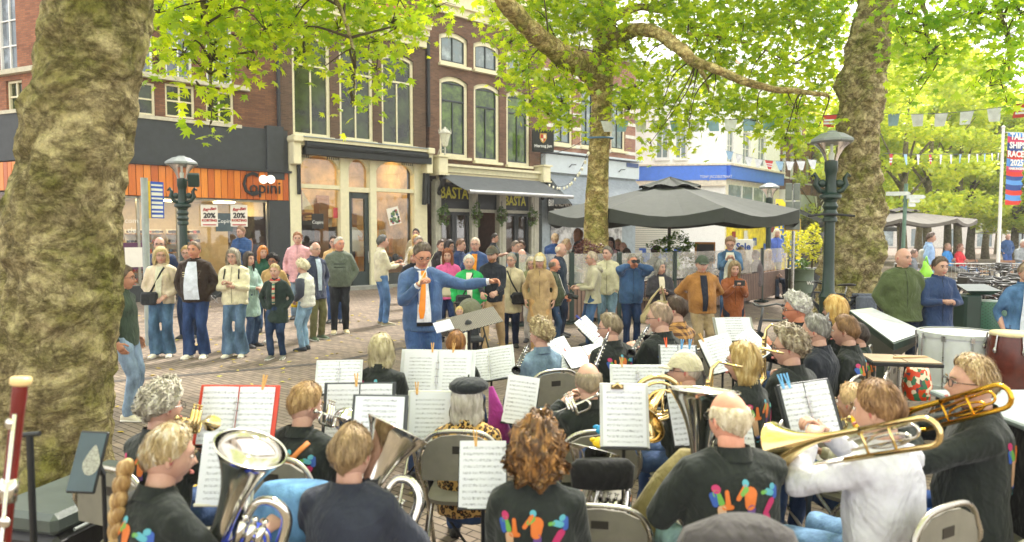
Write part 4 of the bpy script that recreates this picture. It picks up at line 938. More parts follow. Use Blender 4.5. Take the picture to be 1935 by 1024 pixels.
q=np.random.default_rng(5);over=np.stack([q.uniform(-9,7,5200),q.uniform(-6,6.5,5200),q.normal(8.6,.9,5200)],-1);over=over[(over[:,2]>6.9)]
over=over[~((over[:,1]>4.2)&(over[:,2]<8.2))]
leaves('crown',over-np.array(o),.42,[LEAFY],T1,seed=8)
# middle tree
DM=16.0;k_=DM
o=Vector((at(1128,600,DM).x,DM,0));T2=thing('plane_tree','slim plane tree with flaking bark rising in front of the big parasol','tree',o)
trunk_mesh([(-260,1130,1160),(-60,1124,1164),(0,1123,1165),(50,1121,1166),(100,1118,1164),(150,1115,1160),(200,1117,1158),(300,1110,1152),(400,1103,1150),(450,1101,1152),(600,1098,1156)],DM,seg=48,sub=10,lump=.035,seed=4,mats=BK2,parent=T2,org=o)
mb=MB()
ha=pxtube(mb,[(1135,165,DM,24),(1112,132,DM-.4,22),(1075,110,DM-1.2,21),(1045,92,DM-1.8,19),(1010,62,DM-2.4,18),(975,28,DM-2.8,17),(945,-10,DM-3.2,14),(900,-80,DM-3.4,9)],org=o,wob=.02)
mb.build('limb',BK2,T2,smooth=True);mb=MB()
hb=pxtube(mb,[(1148,85,DM,20),(1172,66,DM-.5,16),(1205,56,DM-1,13),(1240,62,DM-1.4,12),(1283,90,DM-1.7,11.5),(1315,118,DM-1.9,10),(1345,127,DM-2.1,8.5),(1390,148,DM-2.3,7.5),(1440,164,DM-2.5,6.5),(1500,172,DM-2.6,5.5),(1565,180,DM-2.7,4)],org=o,wob=.02)
mb.build('limb',BK2,T2,smooth=True);mb=MB()
pxtube(mb,[(1315,118,DM-.9,7),(1325,135,DM-.9,5),(1334,150,DM-.9,3.5),(1340,175,DM-.8,1.5)],org=o)
hc=pxtube(mb,[(1160,35,DM,9),(1200,14,DM+.3,7.5),(1250,18,DM+.6,7),(1300,22,DM+.8,5),(1380,0,DM+1,4),(1460,-60,DM+1.4,3)],org=o,wob=.03)
hd=pxtube(mb,[(1148,-20,DM,18),(1180,-120,DM,14),(1290,-220,DM,9),(1400,-330,DM,5)],org=o,wob=.05)
he=pxtube(mb,[(1300,60,DM-.5,3),(1360,70,DM-.7,2.5),(1430,90,DM-.9,2),(1500,120,DM-1,1.5)],org=o,wob=.05)
mb.build('limb',BK2,T2,smooth=True)
hub=[q+o for q in ha+hb+hc+hd+he]
BM=[(962,80,36,28,14),(985,132,40,40,14.3),(1002,190,32,20,14),(1025,55,40,30,15),(1050,130,36,42,14.6),(1062,192,36,32,14.6),(1092,165,24,34,15),(1072,232,34,12,14.6),(1035,215,24,22,14.4),(1090,50,44,50,15.2),(1145,30,44,36,15),(1150,105,22,26,14.8),(1185,100,30,34,15.4),(1205,160,40,40,15),(1190,205,30,26,14.8),(1250,200,44,24,15),(1228,270,22,12,14.6),(1245,245,18,16,14.7),(1262,140,44,44,15.4),(1300,50,66,46,16),(1240,10,80,30,16),(1345,195,40,28,15),(1300,225,22,26,14.5),(1300,262,22,16,14.5),(1350,90,60,50,15.4),(1400,40,80,54,16),(1400,190,56,34,15),(1430,226,44,24,14.5),(1470,120,56,56,15),(1500,40,66,50,15.6),(1505,205,44,34,14.4),(1540,160,30,48,15.4),(1482,268,22,20,14),(1500,240,30,24,14),(1552,90,30,70,16),(1345,140,50,40,16),(1540,255,26,18,13.6),(1110,10,60,30,15),(930,20,30,24,14),(1000,10,70,30,15),(1000,-80,150,60,14.5),(1250,-90,200,70,16),(1500,-70,160,70,15.5),(1150,-240,260,100,16),(1450,-240,220,100,16),(1300,-420,260,110,16)]
crown(T2,BM,.215,[LEAFY],o,dens=7.0,seed=21,twigmat=TW,hubs=hub)
# right giant
DR=14.6;o=Vector((at(1600,600,DR).x,DR,0));T3=thing('plane_tree','thick grey green plane tree trunk right of centre behind the street lamp','tree',o)
trunk_mesh([(-260,1640,1705),(-60,1624,1694),(0,1616,1692),(50,1603,1692),(100,1592,1688),(150,1577,1679),(200,1579,1674),(250,1572,1667),(300,1575,1667),(350,1568,1671),(400,1560,1677),(450,1553,1676),(500,1543,1671),(550,1537,1665),(592,1532,1660),(620,1528,1662)],DR,rf=.85,seg=130,sub=18,lump=.15,seed=6,mats=BK3,parent=T3,org=o,bumps=[(math.pi,at(1575,160,DR).z,.25,.08),(-.3,at(1670,400,DR).z,.3,.1),(-1.6,at(1620,180,DR).z,.3,.08),(-1.2,at(1640,480,DR).z,.35,.1),(-2.4,at(1560,470,DR).z,.3,.1)])
mb=MB();hr=pxtube(mb,[(1668,-200,DR,30),(1730,-230,DR-1,22),(1800,-160,DR-2,12),(1860,-60,DR-3,7),(1900,60,DR-3.4,3.5),(1910,150,DR-3.4,2)],org=o,wob=.05)
hr+=pxtube(mb,[(1668,-230,DR,28),(1620,-300,DR-1,20),(1540,-200,DR-1.5,8),(1480,-100,DR-1.8,4)],org=o,wob=.05)
hr+=pxtube(mb,[(1700,-150,DR-.5,14),(1725,-60,DR-1.5,8),(1745,30,DR-2.2,3.5),(1755,110,DR-2.4,2)],org=o,wob=.05)
mb.build('limb',BK3,T3,smooth=True);hub=[q+o for q in hr[6:]]
BR_=[(1722,25,44,34,12),(1775,50,50,44,12),(1748,108,34,34,11.8),(1735,152,24,20,11.8),(1712,80,18,30,12.4),(1790,100,26,26,11.6),(1850,22,70,32,11),(1905,60,44,40,11),(1900,120,36,34,11),(1870,160,40,26,11),(1905,195,26,20,10.8),(1840,165,26,16,11),(1815,10,50,30,11.5),(1716,10,18,24,13),(1930,20,50,60,11),(1720,195,18,12,12),(1560,20,40,44,15.8),(1560,70,26,40,15.8),(1590,10,30,30,16),(1750,-60,130,50,12),(1930,-60,120,60,11),(1800,-200,220,90,12),(1560,-160,120,50,16),(1650,-460,300,120,14)]
LEAFR=leafm('leaf_plane_right',(120,170,44),(206,230,64),.66)  # slightly deeper green for the leaves of the right tree
crown(T3,BR_,.20,[LEAFR],o,dens=5.2,seed=31,twigmat=TW,hubs=hub)
# far row of limes
LS_KEEP=LS
LS=np.array([(0,-.5),(.34,-.1),(.3,.25),(0,.55),(-.3,.25),(-.34,-.1)])
LEAFF=leafm('leaf_lime',(168,194,76),(226,234,116),.6)
def lime_pts(seed,hgt,w_):
 r=np.random.default_rng(seed);P=[]
 for k in range(46):
  z=r.uniform(.26,1.0)*hgt;rw=w_*math.sin(min(1,(z/hgt-.18)*1.25)*math.pi*.92+.15)**.6;a=r.uniform(0,6.28);rr=rw*r.uniform(.3,.95)
  c=np.array([rr*math.cos(a),rr*math.sin(a),z]);d=r.normal(size=(230,3));d/=np.linalg.norm(d,axis=1)[:,None]
  P.append(c+d*(r.uniform(.5,1,230)[:,None])*np.array([.95,.95,.62])*r.uniform(.7,1.3))
 return np.concatenate(P)
def far_tree(px,d,hgt,w_,seed,lab,src=None,rz=0):
 o=at(px,500,d);o.z=0
 if src:
  t_=copy_tree(src);t_.location=o;t_.rotation_euler=(0,0,rz);t_.scale=(w_/src['w0'],)*2+(hgt/src['h0'],);t_['label']=lab;return t_
 t_=thing('lime_tree',lab,'tree',o,0,'row of pale green trees beyond the square')
 t_['w0']=w_;t_['h0']=hgt
 leaves('crown',lime_pts(seed,hgt,w_),.24,[LEAFF],t_,seed=seed,sizevar=.5)
 mb=MB();mb.tube([(0,0,-.05),(.03,0,1.2),(-.04,.03,2.6),(0,0,hgt*.4),(.1,0,hgt*.7)],[.3,.23,.2,.16,.06],12)
 for k in range(7):a=k*.9;mb.tube([(0,0,hgt*.3+k*.25),(math.cos(a)*w_*.5,math.sin(a)*w_*.5,hgt*.5+k*.3)],[.09,.02],6)
 mb.build('trunk',bark('bark_lime',(120,112,92),(150,142,120),(122,124,84),2,.5),t_,smooth=True);return t_  # bark colour lightened to paint in distance haze
fa=far_tree(1751,38,12.5,4.2,1,'lime tree behind the grey parasol right of the thick trunk')
fb=far_tree(1808,40,12.0,4.0,2,'lime tree behind the two people resting on the bench')
for k,(px,d,h_,w_,lab)in enumerate(((1703,34,11.5,4.0,'lime tree nearest the fingerpost'),(1789,47,13.5,4.4,'lime tree second row left of the white flagpole'),(1833,44,12.5,4.2,'lime tree with trunk just left of the flagpole bikes'),(1861,52,11.5,4.4,'lime tree far behind the parked bikes by the flagpole'),(1915,42,9.0,4.0,'low lime tree behind the banner'),(1975,40,8.6,4.2,'lime tree at the right edge beyond the banner'),(1660,50,13.5,4.6,'lime tree half behind the thick right trunk'),(1545,44,9.2,2.8,'small pale lime tree between brick houses and thick trunk'),(1735,60,14.5,5,'tall lime tree deep in the row'),(1885,64,13,5,'distant lime tree right of the flagpole'))):
 far_tree(px,d,h_,w_,k,lab,src=(fa if k%2 else fb),rz=k*1.1)
LS=LS_KEEP
mb=MB()
DH=thing('distant_houses','pale distant row of houses glimpsed between the far tree trunks','building',(60,95,0),R(-18))
wallmesh(-38,40,0,9,[(-36+k*4,-34.6+k*4,4.5,6.5)for k in range(18)]+[(-36+k*4,-34.2+k*4,.2,2.6)for k in range(18)]).build('wall',mat('far_plaster',(206,200,190),.8),DH)
mb=MB();mb.quad((-38,.25,0),(40,.25,0),(40,.25,9),(-38,.25,9));mb.build('pane',GL_LT,DH);mb=MB();mb.quad((-38,-.3,9),(40,-.3,9),(40,5,12.5),(-38,5,12.5));mb.build('roof',tiles,DH)
# STREET FURNITURE
LGM=mat('lamp_hood',(120,126,124),.4);LGL=glass_clear()
def lamp(px,d,lab,src=None):
 p=at(px,500,d);p.z=0
 if src:c=copy_tree(src);c.location=p;c['label']=lab;return c
 t_=thing('street_lamp',lab,'street lamp',p,0,'street lamps with flat grey hoods')
 mb=MB();mb.lathe([(.17,0),(.17,.12),(.14,.2),(.14,.75),(.16,.8),(.105,.9),(.09,1.4),(.085,2.1),(.12,2.12),(.12,2.17),(.1,2.2),(.13,2.26),(.1,2.32),(.13,2.38),(.1,2.45),(.12,2.5),(.18,2.53),(.18,2.58),(.1,2.62),(.085,2.9),(.1,2.98),(.11,3.0),(.11,3.16),(.09,3.18)],20);mb.build('post',DGREEN,t_,smooth='auto')
 for s_ in(-1,1):
  mb=MB();mb.tube([(s_*.08,0,2.62),(s_*.2,0,2.66),(s_*.27,0,2.76),(s_*.24,0,2.87),(s_*.29,0,2.95),(s_*.34,0,2.9)],[.04,.045,.05,.04,.035,.02],8);mb.ell((s_*.15,0,2.78),(.08,.05,.07));mb.build('scroll',DGREEN,t_,smooth=True)
 mb=MB();mb.lathe([(.1,3.16),(.13,3.26),(.2,3.38),(.3,3.48)],24,caps=False);mb.build('lantern_glass',LGL,t_,smooth=True)
 mb=MB();mb.lathe([(.04,3.16),(.05,3.3),(.025,3.32),(.025,3.46)],12);mb.build('lamp_core',WHITE,t_)
 mb=MB();mb.lathe([(.0,3.47),(.33,3.47),(.37,3.5),(.36,3.54),(.2,3.64),(.09,3.67),(.08,3.69),(0,3.69)],8);mb.build('hood',LGM,t_);return t_
L1=lamp(1566,12,'green street lamp with flat hood in front of the thick right trunk')
lamp(348,15.8,'green street lamp with flat hood and loudspeaker before the orange fascia',L1);lamp(1451,24,'farther street lamp with flat hood beside the yellow shop flags',L1)
p=at(366,340,15.6);mb=MB();mb.box((0,0,0),(.24,.2,.3),rz=R(20),rx=R(12),bev=.02);mb.tube([(-.22,.1,.0),(0,.05,0)],.02);s=mb.build('loudspeaker',DGREEN);s.location=p;tag(s,'small square loudspeaker strapped to the street lamp before the orange fascia','loudspeaker')
mb=MB();mb.tube([(-.35,0,0),(-.1,0,.03),(.1,0,.03),(.45,0,-.0)],.02);s=mb.build('flag_holder',BLACKM);s.location=at(1566,408,11.85);tag(s,'thin black flag holder clamped across the street lamp by the thick trunk','bracket')
def parasol(px,d,r,zt,ze,lab,m_,rot=0,drop=.32):
 p=at(px,500,d);p.z=0;t_=thing('parasol',lab,'parasol',p,R(rot));mb=MB();n=8;K=8
 def pt(k,v):
  a=2*math.pi*k/(n*6);seg=(k%6)/6;base=r/math.cos(math.pi/8)*math.cos(math.pi/8)/math.cos((seg-.5)*2*math.pi/8)*.925
  rr=base*v;sag=-.2*math.sin(math.pi*seg)*v**1.4;return(rr*math.cos(a),rr*math.sin(a),zt-.12-(zt-.12-ze)*(v**.92)+sag)
 for k in range(n*6):
  for j in range(K):
   v0,v1=.12+.88*j/K,.12+.88*(j+1)/K;mb.quad(pt(k,v0),pt(k+1,v0),pt(k+1,v1),pt(k,v1))
  a,b_=Vector(pt(k,1)),Vector(pt(k+1,1));mb.quad(a,b_,b_*1+Vector((0,0,-drop*(1-.25*math.sin(math.pi*((k+1)%6)/6)))),a+Vector((0,0,-drop*(1-.25*math.sin(math.pi*(k%6)/6)))))
 mb.build('canopy',m_,t_,smooth=True,fix=False)
 mb=MB()
 for k in range(n*6):
  def q_(k_,v):x_=pt(k_,v);return(x_[0],x_[1],x_[2]+.1+.03*math.sin(k_*1.05))
  mb.quad(q_(k,.0),q_(k+1,0),q_(k+1,.26),q_(k,.26))
 mb.build('vent_cap',m_,t_,smooth=True,fix=False)
 mb=MB();mb.tube([(0,0,0),(0,0,zt)],.045,12);mb.lathe([(.35,0),(.35,.08),(.06,.1)],16);mb.build('pole',mat('parasol_pole',(90,84,76),.5),t_)
 for k in range(8):
  a=2*math.pi*k/8;mb=MB();mb.tube([(.1*math.cos(a),.1*math.sin(a),zt-.2),((r*.97)*math.cos(a),(r*.97)*math.sin(a),ze-.02)],.015,6)
  mb.tube([(.05*math.cos(a),.05*math.sin(a),ze-.28),(r*.45*math.cos(a),r*.45*math.sin(a),zt-.2-(zt-ze)*.42)],.018,6);mb.build('rib',mat('parasol_pole',(90,84,76),.5),t_)
 return t_
PARM=mat('parasol_charcoal',(62,66,62),.85,var=.12,bump=.15)
dU=18.6;parasol(1264,dU,3.35,at(1264,334,dU).z,at(1264,409,dU).z+.12,'large charcoal parasol with octagonal canopy over the terrace',PARM,rot=8)
dU=28;parasol(1700,dU,2.6,at(1710,392,dU).z,at(1710,420,dU).z+.1,'smaller grey brown parasol behind the thick right trunk',mat('parasol_taupe',(108,104,96),.85),rot=15,drop=.15)
dU=46;parasol(1930,dU,3.0,at(1900,418,dU).z,at(1900,437,dU).z+.1,'white market parasol far right behind the standing man in blue',mat('parasol_white',(226,224,214),.85),rot=10,drop=.1)
SLM=N('barrier_slats');sp=SLM.n('SeparateXYZ');SLM.l(SLM.obj(),sp.inputs[0]);f=SLM.math('GREATER_THAN',SLM.math('SINE',SLM.math('MULTIPLY',sp.outputs[0],62)),.55)
SLM.col(SLM.mix(f,SLM.ramp(SLM.noise(4),[(.3,s2l((112,88,78))),(.7,s2l((140,114,100)))]),s2l((70,54,48))));SLM.set(.6)
GLARE=glass_glare()
bpts=[(975,14.0),(1080,14.4),(1170,14.9),(1275,15.8),(1440,19.0),(1490,21.2)]
BP=[Vector((at(px,500,d).x,d,0))for px,d in bpts]
blabs=['brown slatted terrace barrier behind the woman in a beige trench coat','brown slatted terrace barrier behind the man in a light grey jacket','brown slatted terrace barrier behind the man lifting binoculars','long brown slatted terrace barrier behind the tan jacket man and the leather coat woman','short brown slatted terrace barrier beside the olive barrel']
for i in range(len(BP)-1):
 a,b_=BP[i],BP[i+1];L=(b_-a).length;ang=math.atan2((b_-a).y,(b_-a).x);t_=thing('terrace_barrier',blabs[i],'barrier',a,ang,'terrace barriers')
 mb=MB();mb.box((L/2,0,.46),(L-.1,.05,.72));mb.build('slat_panel',SLM.m,t_)
 mb=MB();mb.box((L/2,0,1.17),(L-.1,.012,.62));mb.build('glass_screen',GLARE,t_)
 for q_ in(0.02,L-.02):
  mb=MB();mb.box((q_,0,.76),(.07,.07,1.5),bev=.01);mb.box((q_,0,.03),(.3,.3,.04));mb.build('post',mat('post_dark_green',(34,52,46),.5),t_)
def planter(px,d,r,h,lab,m_,leafs,lr,ln,zc=0,shape='barrel',ls=.1,txt=None):
 p=at(px,500,d);p.z=0;t_=thing('planter',lab,'planter',p)
 mb=MB()
 if shape=='barrel':mb.lathe([(r*.92,0),(r,.04),(r*.96,h*.33),(r*1.03,h*.35),(r*.97,h*.38),(r*.97,h*.66),(r*1.03,h*.68),(r*.97,h*.71),(r*.97,h*.96),(r*1.04,h),(r*.9,h),(r*.88,h*.9),(0,h*.9)],28)
 else:mb.lathe([(r*.75,0),(r,h),(r*.9,h),(0,h*.9)],20)
 mb.build('pot',m_,t_,smooth='auto')
 leaves('foliage',blob_pts((0,0,zc or h+lr[2]*.8),lr,ln,int(px)),ls,leafs,t_,seed=int(px))
 mb=MB();mb.tube([(0,0,h*.9),(.03,0,h+lr[2]*.9)],.025,6);mb.build('stem',TW,t_)
 if txt:textobj(txt,.13,WHITE,t_,(.12,-r*.98,h*.62),bold=.003,name='lettering')
 return t_
OLV=mat('olive_barrel',(72,88,66),.45)
planter(1514,18.4,.33,.96,'olive oil barrel planter with yellow bush left of the thick right trunk',OLV,[LEAFG],(.22,.22,.16),260,ls=.08,txt='WE')
planter(1500,19.8,.25,.9,'small pot with bright yellow bush behind the olive barrel',DGREY,[LEAFY2],(.32,.3,.42),520,zc=1.6,shape='pot')
planter(1534,20.2,.26,.9,'dark pot with tall yellow bush touching the thick right trunk',DGREY,[LEAFY2],(.34,.34,.5),620,zc=1.65,shape='pot')
planter(1108,14.9,.3,.8,'planter with dark purple leaved bush at the foot of the slim tree',DGREY,[LEAFP],(.34,.3,.3),700,zc=1.5,shape='pot',ls=.08)
planter(1276,16.9,.35,.8,'planter with round green bush under the big parasol',DGREY,[LEAFG],(.56,.4,.3),700,zc=1.62,shape='pot',ls=.1)
planter(1290,17.6,.3,.5,'added pale green bush standing in for a reflection in the terrace glass',DGREY,[leafm('leaf_reflected',(130,136,90),(170,170,120),.3)],(.5,.4,.4),500,zc=1.15,shape='pot')  # added bush in place of a pale reflection in the barrier glass
planter(1205,19,.14,.95,'small green table plant left of the parasol pole',DGREY,[LEAFG],(.2,.2,.2),160,zc=1.15,shape='pot',ls=.08)
p=at(1498,500,17.5);p.z=0;t_=thing('road_sign','grey pole carrying four square sign boards seen from behind','road sign',p)
mb=MB();mb.tube([(0,0,0),(0,0,at(1498,348,17.5).z)],.04,10);mb.build('pole',STEEL,t_)
GB=mat('sign_back',(120,128,124),.5);
for(x0,x1,y0,y1)in((1484,1497,346,378),(1500,1512,346,378),(1484,1497,381,413),(1500,1512,381,413),(1484,1512,416,434)):
 a,b_=at(x0,y1,17.45)-p,at(x1,y0,17.45)-p;mb=MB();mb.box(((a.x+b_.x)/2,-.05,(a.z+b_.z)/2),(b_.x-a.x,.03,b_.z-a.z),mi=0,bev=.008)
 if y0==416:mb.box(((a.x+b_.x)/2,-.03,(a.z+b_.z)/2),(b_.x-a.x+.05,.02,b_.z-a.z+.05),mi=1)
 mb.build('sign_board',[GB,mat('sign_edge_yellow',(226,190,50),.5)],t_)
p=at(277,500,11.6);p.z=0;t_=thing('notice_sign','blue notice panel with yellow edge on a pale pole before the optician','sign',p,R(60))
mb=MB();mb.tube([(0,0,0),(0,0,at(277,336,11.6).z)],.055,12);mb.build('pole',mat('pole_grey',(150,158,156),.4),t_)
za,zb_=at(280,412,11.6).z,at(280,342,11.6).z
mb=MB();mb.box((.2,0,(za+zb_)/2),(.26,.05,zb_-za),mi=0);mb.box((.065,0,(za+zb_)/2),(.04,.07,zb_-za+.01),mi=1)
for k in range(8):mb.box((.205,-.028,zb_-.06-k*.075),(.2,.006,.03+.012*(k%3)),mi=2)
mb.build('sign_board',[mat('sign_blue',(40,84,190),.4),mat('sign_edge_yellow',(226,190,50),.5),WHITE],t_)
p=at(1704,500,21);p.z=0;t_=thing('fingerpost','green fingerpost with pale direction arms right of the thick trunk','signpost',p)
mb=MB();mb.tube([(0,0,0),(.06,0,at(1708,347,21).z)],.055,10);mb.build('post',mat('post_green',(96,128,112),.5),t_)
for(dx,py,a_,w_)in((-.3,366,-12,.62),(.25,372,12,.6),(.22,379,30,.5),(.15,387,40,.45)):
 mb=MB();mb.prism([(-w_/2,-.06),(w_/2,-.06),(w_/2+.08,0),(w_/2,.06),(-w_/2,.06)],-.015,.015);q_=mb.build('finger',mat('finger_white',(200,206,200),.5),t_);q_.location=(dx+.05,-.07,at(1706,py,21).z);q_.rotation_euler=(0,0,R(a_))
FX=24.0;p=at(1886,500,FX);p.z=0;t_=thing('flagpole','white flagpole standing beside the red and blue event banner','flagpole',p,0)
mb=MB();mb.tube([(0,0,0),(0,0,at(1893,240,FX).z)],[.06,.045],12);mb.lathe([(.05,0),(.07,.04),(0,.1)],10,(0,0,at(1893,242,FX).z));mb.build('pole',WHITE,t_,smooth='auto')
def BCOL():
 x=N('banner_print');sp=x.n('SeparateXYZ');x.l(x.obj(),sp.inputs[0]);v=x.math('ADD',x.math('MULTIPLY',sp.outputs[2],1/2.7),x.math('MULTIPLY',x.math('SINE',x.math('MULTIPLY',sp.outputs[0],4)),.02))
 rd,bl,nv,pk=s2l((206,60,44)),s2l((90,150,214)),s2l((44,74,140)),s2l((200,60,96))
 x.col(x.ramp(v,[(0,rd),(.07,bl),(.14,rd),(.2,nv),(.27,bl),(.33,nv),(.38,rd),(.44,pk),(.5,bl),(.6,rd),(.7,nv),(.8,pk),(.88,bl),(.95,rd)],'CONSTANT'));x.set(.8);return x.m
p2=at(1899,387,FX-.1);BN=thing('event_banner','tall red and blue banner lettered for a ships race on the white flagpole','banner',p2,R(10))
mb=MB();H_=at(1899,251,FX).z-p2 .z;W_=.74;n=18
for i in range(n):
 for j in range(6):
  def bp(i_,j_):u=i_/n;v=j_/6;wv=W_*(.82+.18*u)*(1 if(i_%2 or j_<6 or u>.8)else .86);return(v*wv,.06*math.sin(v*4+u*3)*v,u*H_)
  mb.quad(bp(i,j),bp(i,j+1),bp(i+1,j+1),bp(i+1,j))
bb=mb.build('cloth',BCOL(),BN,smooth=True,fix=False)
textobj('TALL\nSHIPS\nRACES\n2025',.3,WHITE,BN,(W_*.5,-.05,H_*.76),bold=.01,sx=.9);textobj('HARLINGEN',.11,WHITE,BN,(W_*.48,-.05,H_*.5),bold=.004)
mb=MB();mb.tube([(-.1,0,H_),(W_,0,H_)],.015,6);mb.build('banner_arm',STEEL,BN)
BW=mat('bunting_white',(222,226,232),.8);BB=mat('bunting_blue',(150,186,214),.8);BRR=mat('bunting_red',(196,70,66),.8);LINE=mat('string',(60,70,80),.8)
def bunting(A,B_,n,lab,fw=.2,fh=.24,sq=False,sag=.12,seed=0):
 a,b_=at(*A),at(*B_);t_=thing('bunting',lab,'bunting',a,0,'strings of small flags');D=b_-a;pts=[D*(k/24)+Vector((0,0,-sag*4*(k/24)*(1-k/24)))for k in range(25)]
 mb=MB();mb.tube(pts,.006,5);mb.build('string',LINE,t_);r=random.Random(seed);dd=D.normalized()
 for k in range(n):
  u=(k+.5)/n;q_=D*u+Vector((0,0,-sag*4*u*(1-u)));sw=r.uniform(-.06,.06);mb=MB();yb=r.uniform(-.05,.05)
  w2=fw/2;bot=(w2*(.75 if sq else .35));c_=q_;mi=r.choice([0,1,0,1,0,2])if sq else r.choice([0,0,1,0,1,0,0,2])
  mb.quad(c_-dd*w2,c_+dd*w2,c_+dd*(bot+sw)+Vector((0,yb,-fh)),c_+dd*(-bot+sw)+Vector((0,yb,-fh)),mi=mi)
  if mi==2:
   for e in(.35,.6):mb.quad(c_-dd*w2*.8+Vector((0,-.004+yb*e,-fh*e)),c_+dd*w2*.8+Vector((0,-.004+yb*e,-fh*e)),c_+dd*w2*.8+Vector((0,-.004+yb*e,-fh*e-.04)),c_-dd*w2*.8+Vector((0,-.004+yb*e,-fh*e-.04)),mi=0)
  mb.build('flag',[BW,BB,BRR],t_,fix=False)
bunting((1130,228,15.7),(1588,216,14),13,'string of pale blue and red flags between the slim tree and the thick right trunk',.26,.24,True,.05,2)
bunting((1668,214,15),(1960,190,13),6,'upper string of small flags right of the thick right trunk',.24,.26,True,.1,4)
bunting((1670,290,15.2),(1893,288,23.9),12,'lower string of white flags ending at the flagpole',.26,.26,False,.04,6)
bunting((1370,282,33),(1545,300,30),9,'faint string of flags across the blue banded corner',.4,.4,False,.3,9)
def cable(pts,lab,r=.008,bulbs=0,name='cable',cat='cable'):
 P=[at(*q)for q in pts];t_=thing(name,lab,cat,P[0]);Q=[]
 for i in range(len(P)-1):
  for s in range(8):u=s/8;q=P[i].lerp(P[i+1],u)-P[0];q.z-=.25*(P[i+1]-P[i]).length*.25*4*u*(1-u)*.3;Q.append(q)
 Q.append(P[-1]-P[0]);mb=MB();mb.tube(Q,r,5);mb.build('wire',BLACKM,t_)
 for k in range(bulbs):
  q=Q[int((k+.5)/bulbs*(len(Q)-1))];mb=MB();mb.ell(q+Vector((0,0,-.06)),(.035,.035,.05),8,6);mb.build('bulb',mat('bulb',(240,236,215),.2),t_,smooth=True)
cable([(1118,255,15.8),(1030,290,22),(1012,296,27)],'black cable running from the slim tree to the hanging crest sign')
cable([(1112,285,15.7),(1090,330,19),(1066,352,22),(1035,345,25)],'string of round bulbs drooping left of the slim tree',.008,14,'string_lights','string lights')
mb=MB();q=at(1134,261,DM)
mb.tube([(.3*math.cos(a),.3*math.sin(a),.02*math.sin(a))for a in np.linspace(0,6.283,25)[:-1]],.02,6,closed=True);s=mb.build('tree_strap',mat('strap_blue',(90,130,170),.6));s.location=q;tag(s,'blue rope strapped round the slim tree trunk','rope')
# PEOPLE
PEND=[]
def remesh_obj(mb,name,m,parent,vox,post=None,smooth_it=4,sm=.6):
 o=mb.build(name,m,parent,smooth=True,fix=False)
 md=o.modifiers.new('r','REMESH');md.mode='VOXEL';md.voxel_size=vox;md.use_smooth_shade=True
 md=o.modifiers.new('s','SMOOTH');md.factor=sm;md.iterations=smooth_it
 PEND.append((o,post));return o
def flush():
 bpy.context.view_layer.update();dg=bpy.context.evaluated_depsgraph_get();done=[]
 for o,post in PEND:
  me=bpy.data.meshes.new_from_object(o.evaluated_get(dg));done.append((o,me,post))
 for o,me,post in done:
  ms=list(o.data.materials);old=o.data;o.modifiers.clear();o.data=me;me.name=o.name;bpy.data.meshes.remove(old)
  me.materials.clear()
  for m_ in ms:me.materials.append(m_)
  me.polygons.foreach_set('material_index',[0]*len(me.polygons));me.polygons.foreach_set('use_smooth',[True]*len(me.polygons))
  if post:post(o)
 for f in LATE:f()
 PEND.clear();LATE.clear()
LATE=[]
def folds(amp,quilt=0,seed=0,qamp=.009):
 def f(o):
  me=o.data;n=len(me.vertices);co=np.empty(n*3,np.float32);me.vertices.foreach_get('co',co);co=co.reshape(-1,3)
  no=np.empty(n*3,np.float32);me.vertices.foreach_get('normal',no);no=no.reshape(-1,3)
  r=np.random.default_rng(seed);h=np.zeros(n)
  for k in range(7):
   d=r.normal(size=3);d/=np.linalg.norm(d);fr=r.uniform(12,42);h+=np.sin(co@d*fr+r.uniform(0,6)+1.8*np.sin(co@r.normal(size=3)*9))*(14/fr)**.7
  h=amp*h/2.2;h=np.where(h<0,h*1.4,h)
  if quilt:h=h*.6+qamp*(np.abs(np.sin(np.pi*co[:,2]/quilt))**.6-.7)
  co+=no*h[:,None];me.vertices.foreach_set('co',co.ravel());me.update()
 return f
def head_shape(n=30,m=24,s=1.0,wide=1.0,jaw=1.0,old=0):
 def P(phi,th):
  dz=math.cos(th);dr=math.sin(th);dx=dr*math.sin(phi);dy=dr*math.cos(phi)
  z=dz*(.122 if dz>0 else .118)
  t=max(0,-dz);wx=.077*wide*(1-.30*t**1.6*jaw);wy=.096
  x=dx*wx;y=dy*wy
  if dy<0:y*=1.04-.28*t
  if dy>0:y*=.93+.06*t-.07*max(0,dz)**2
  if dy>0:
   def g(cx,cz,sx,sz,a):return a*math.exp(-((x-cx)/sx)**2-((z-cz)/sz)**2)
   y+=g(0,-.026,.012,.013,.021)+g(0,-.006,.009,.022,.012)+g(0,.034,.05,.012,.005)
   y-=g(.031,.008,.017,.012,.009)+g(-.031,.008,.017,.012,.009)+g(0,-.078,.03,.008,.006)
   y+=g(0,-.100,.022,.014,.011)+g(.042,-.035,.02,.02,.005)+g(-.042,-.035,.02,.02,.005)+g(0,-.056,.022,.01,.005)
  return Vector((x*s,y*s,z*s))
 return P
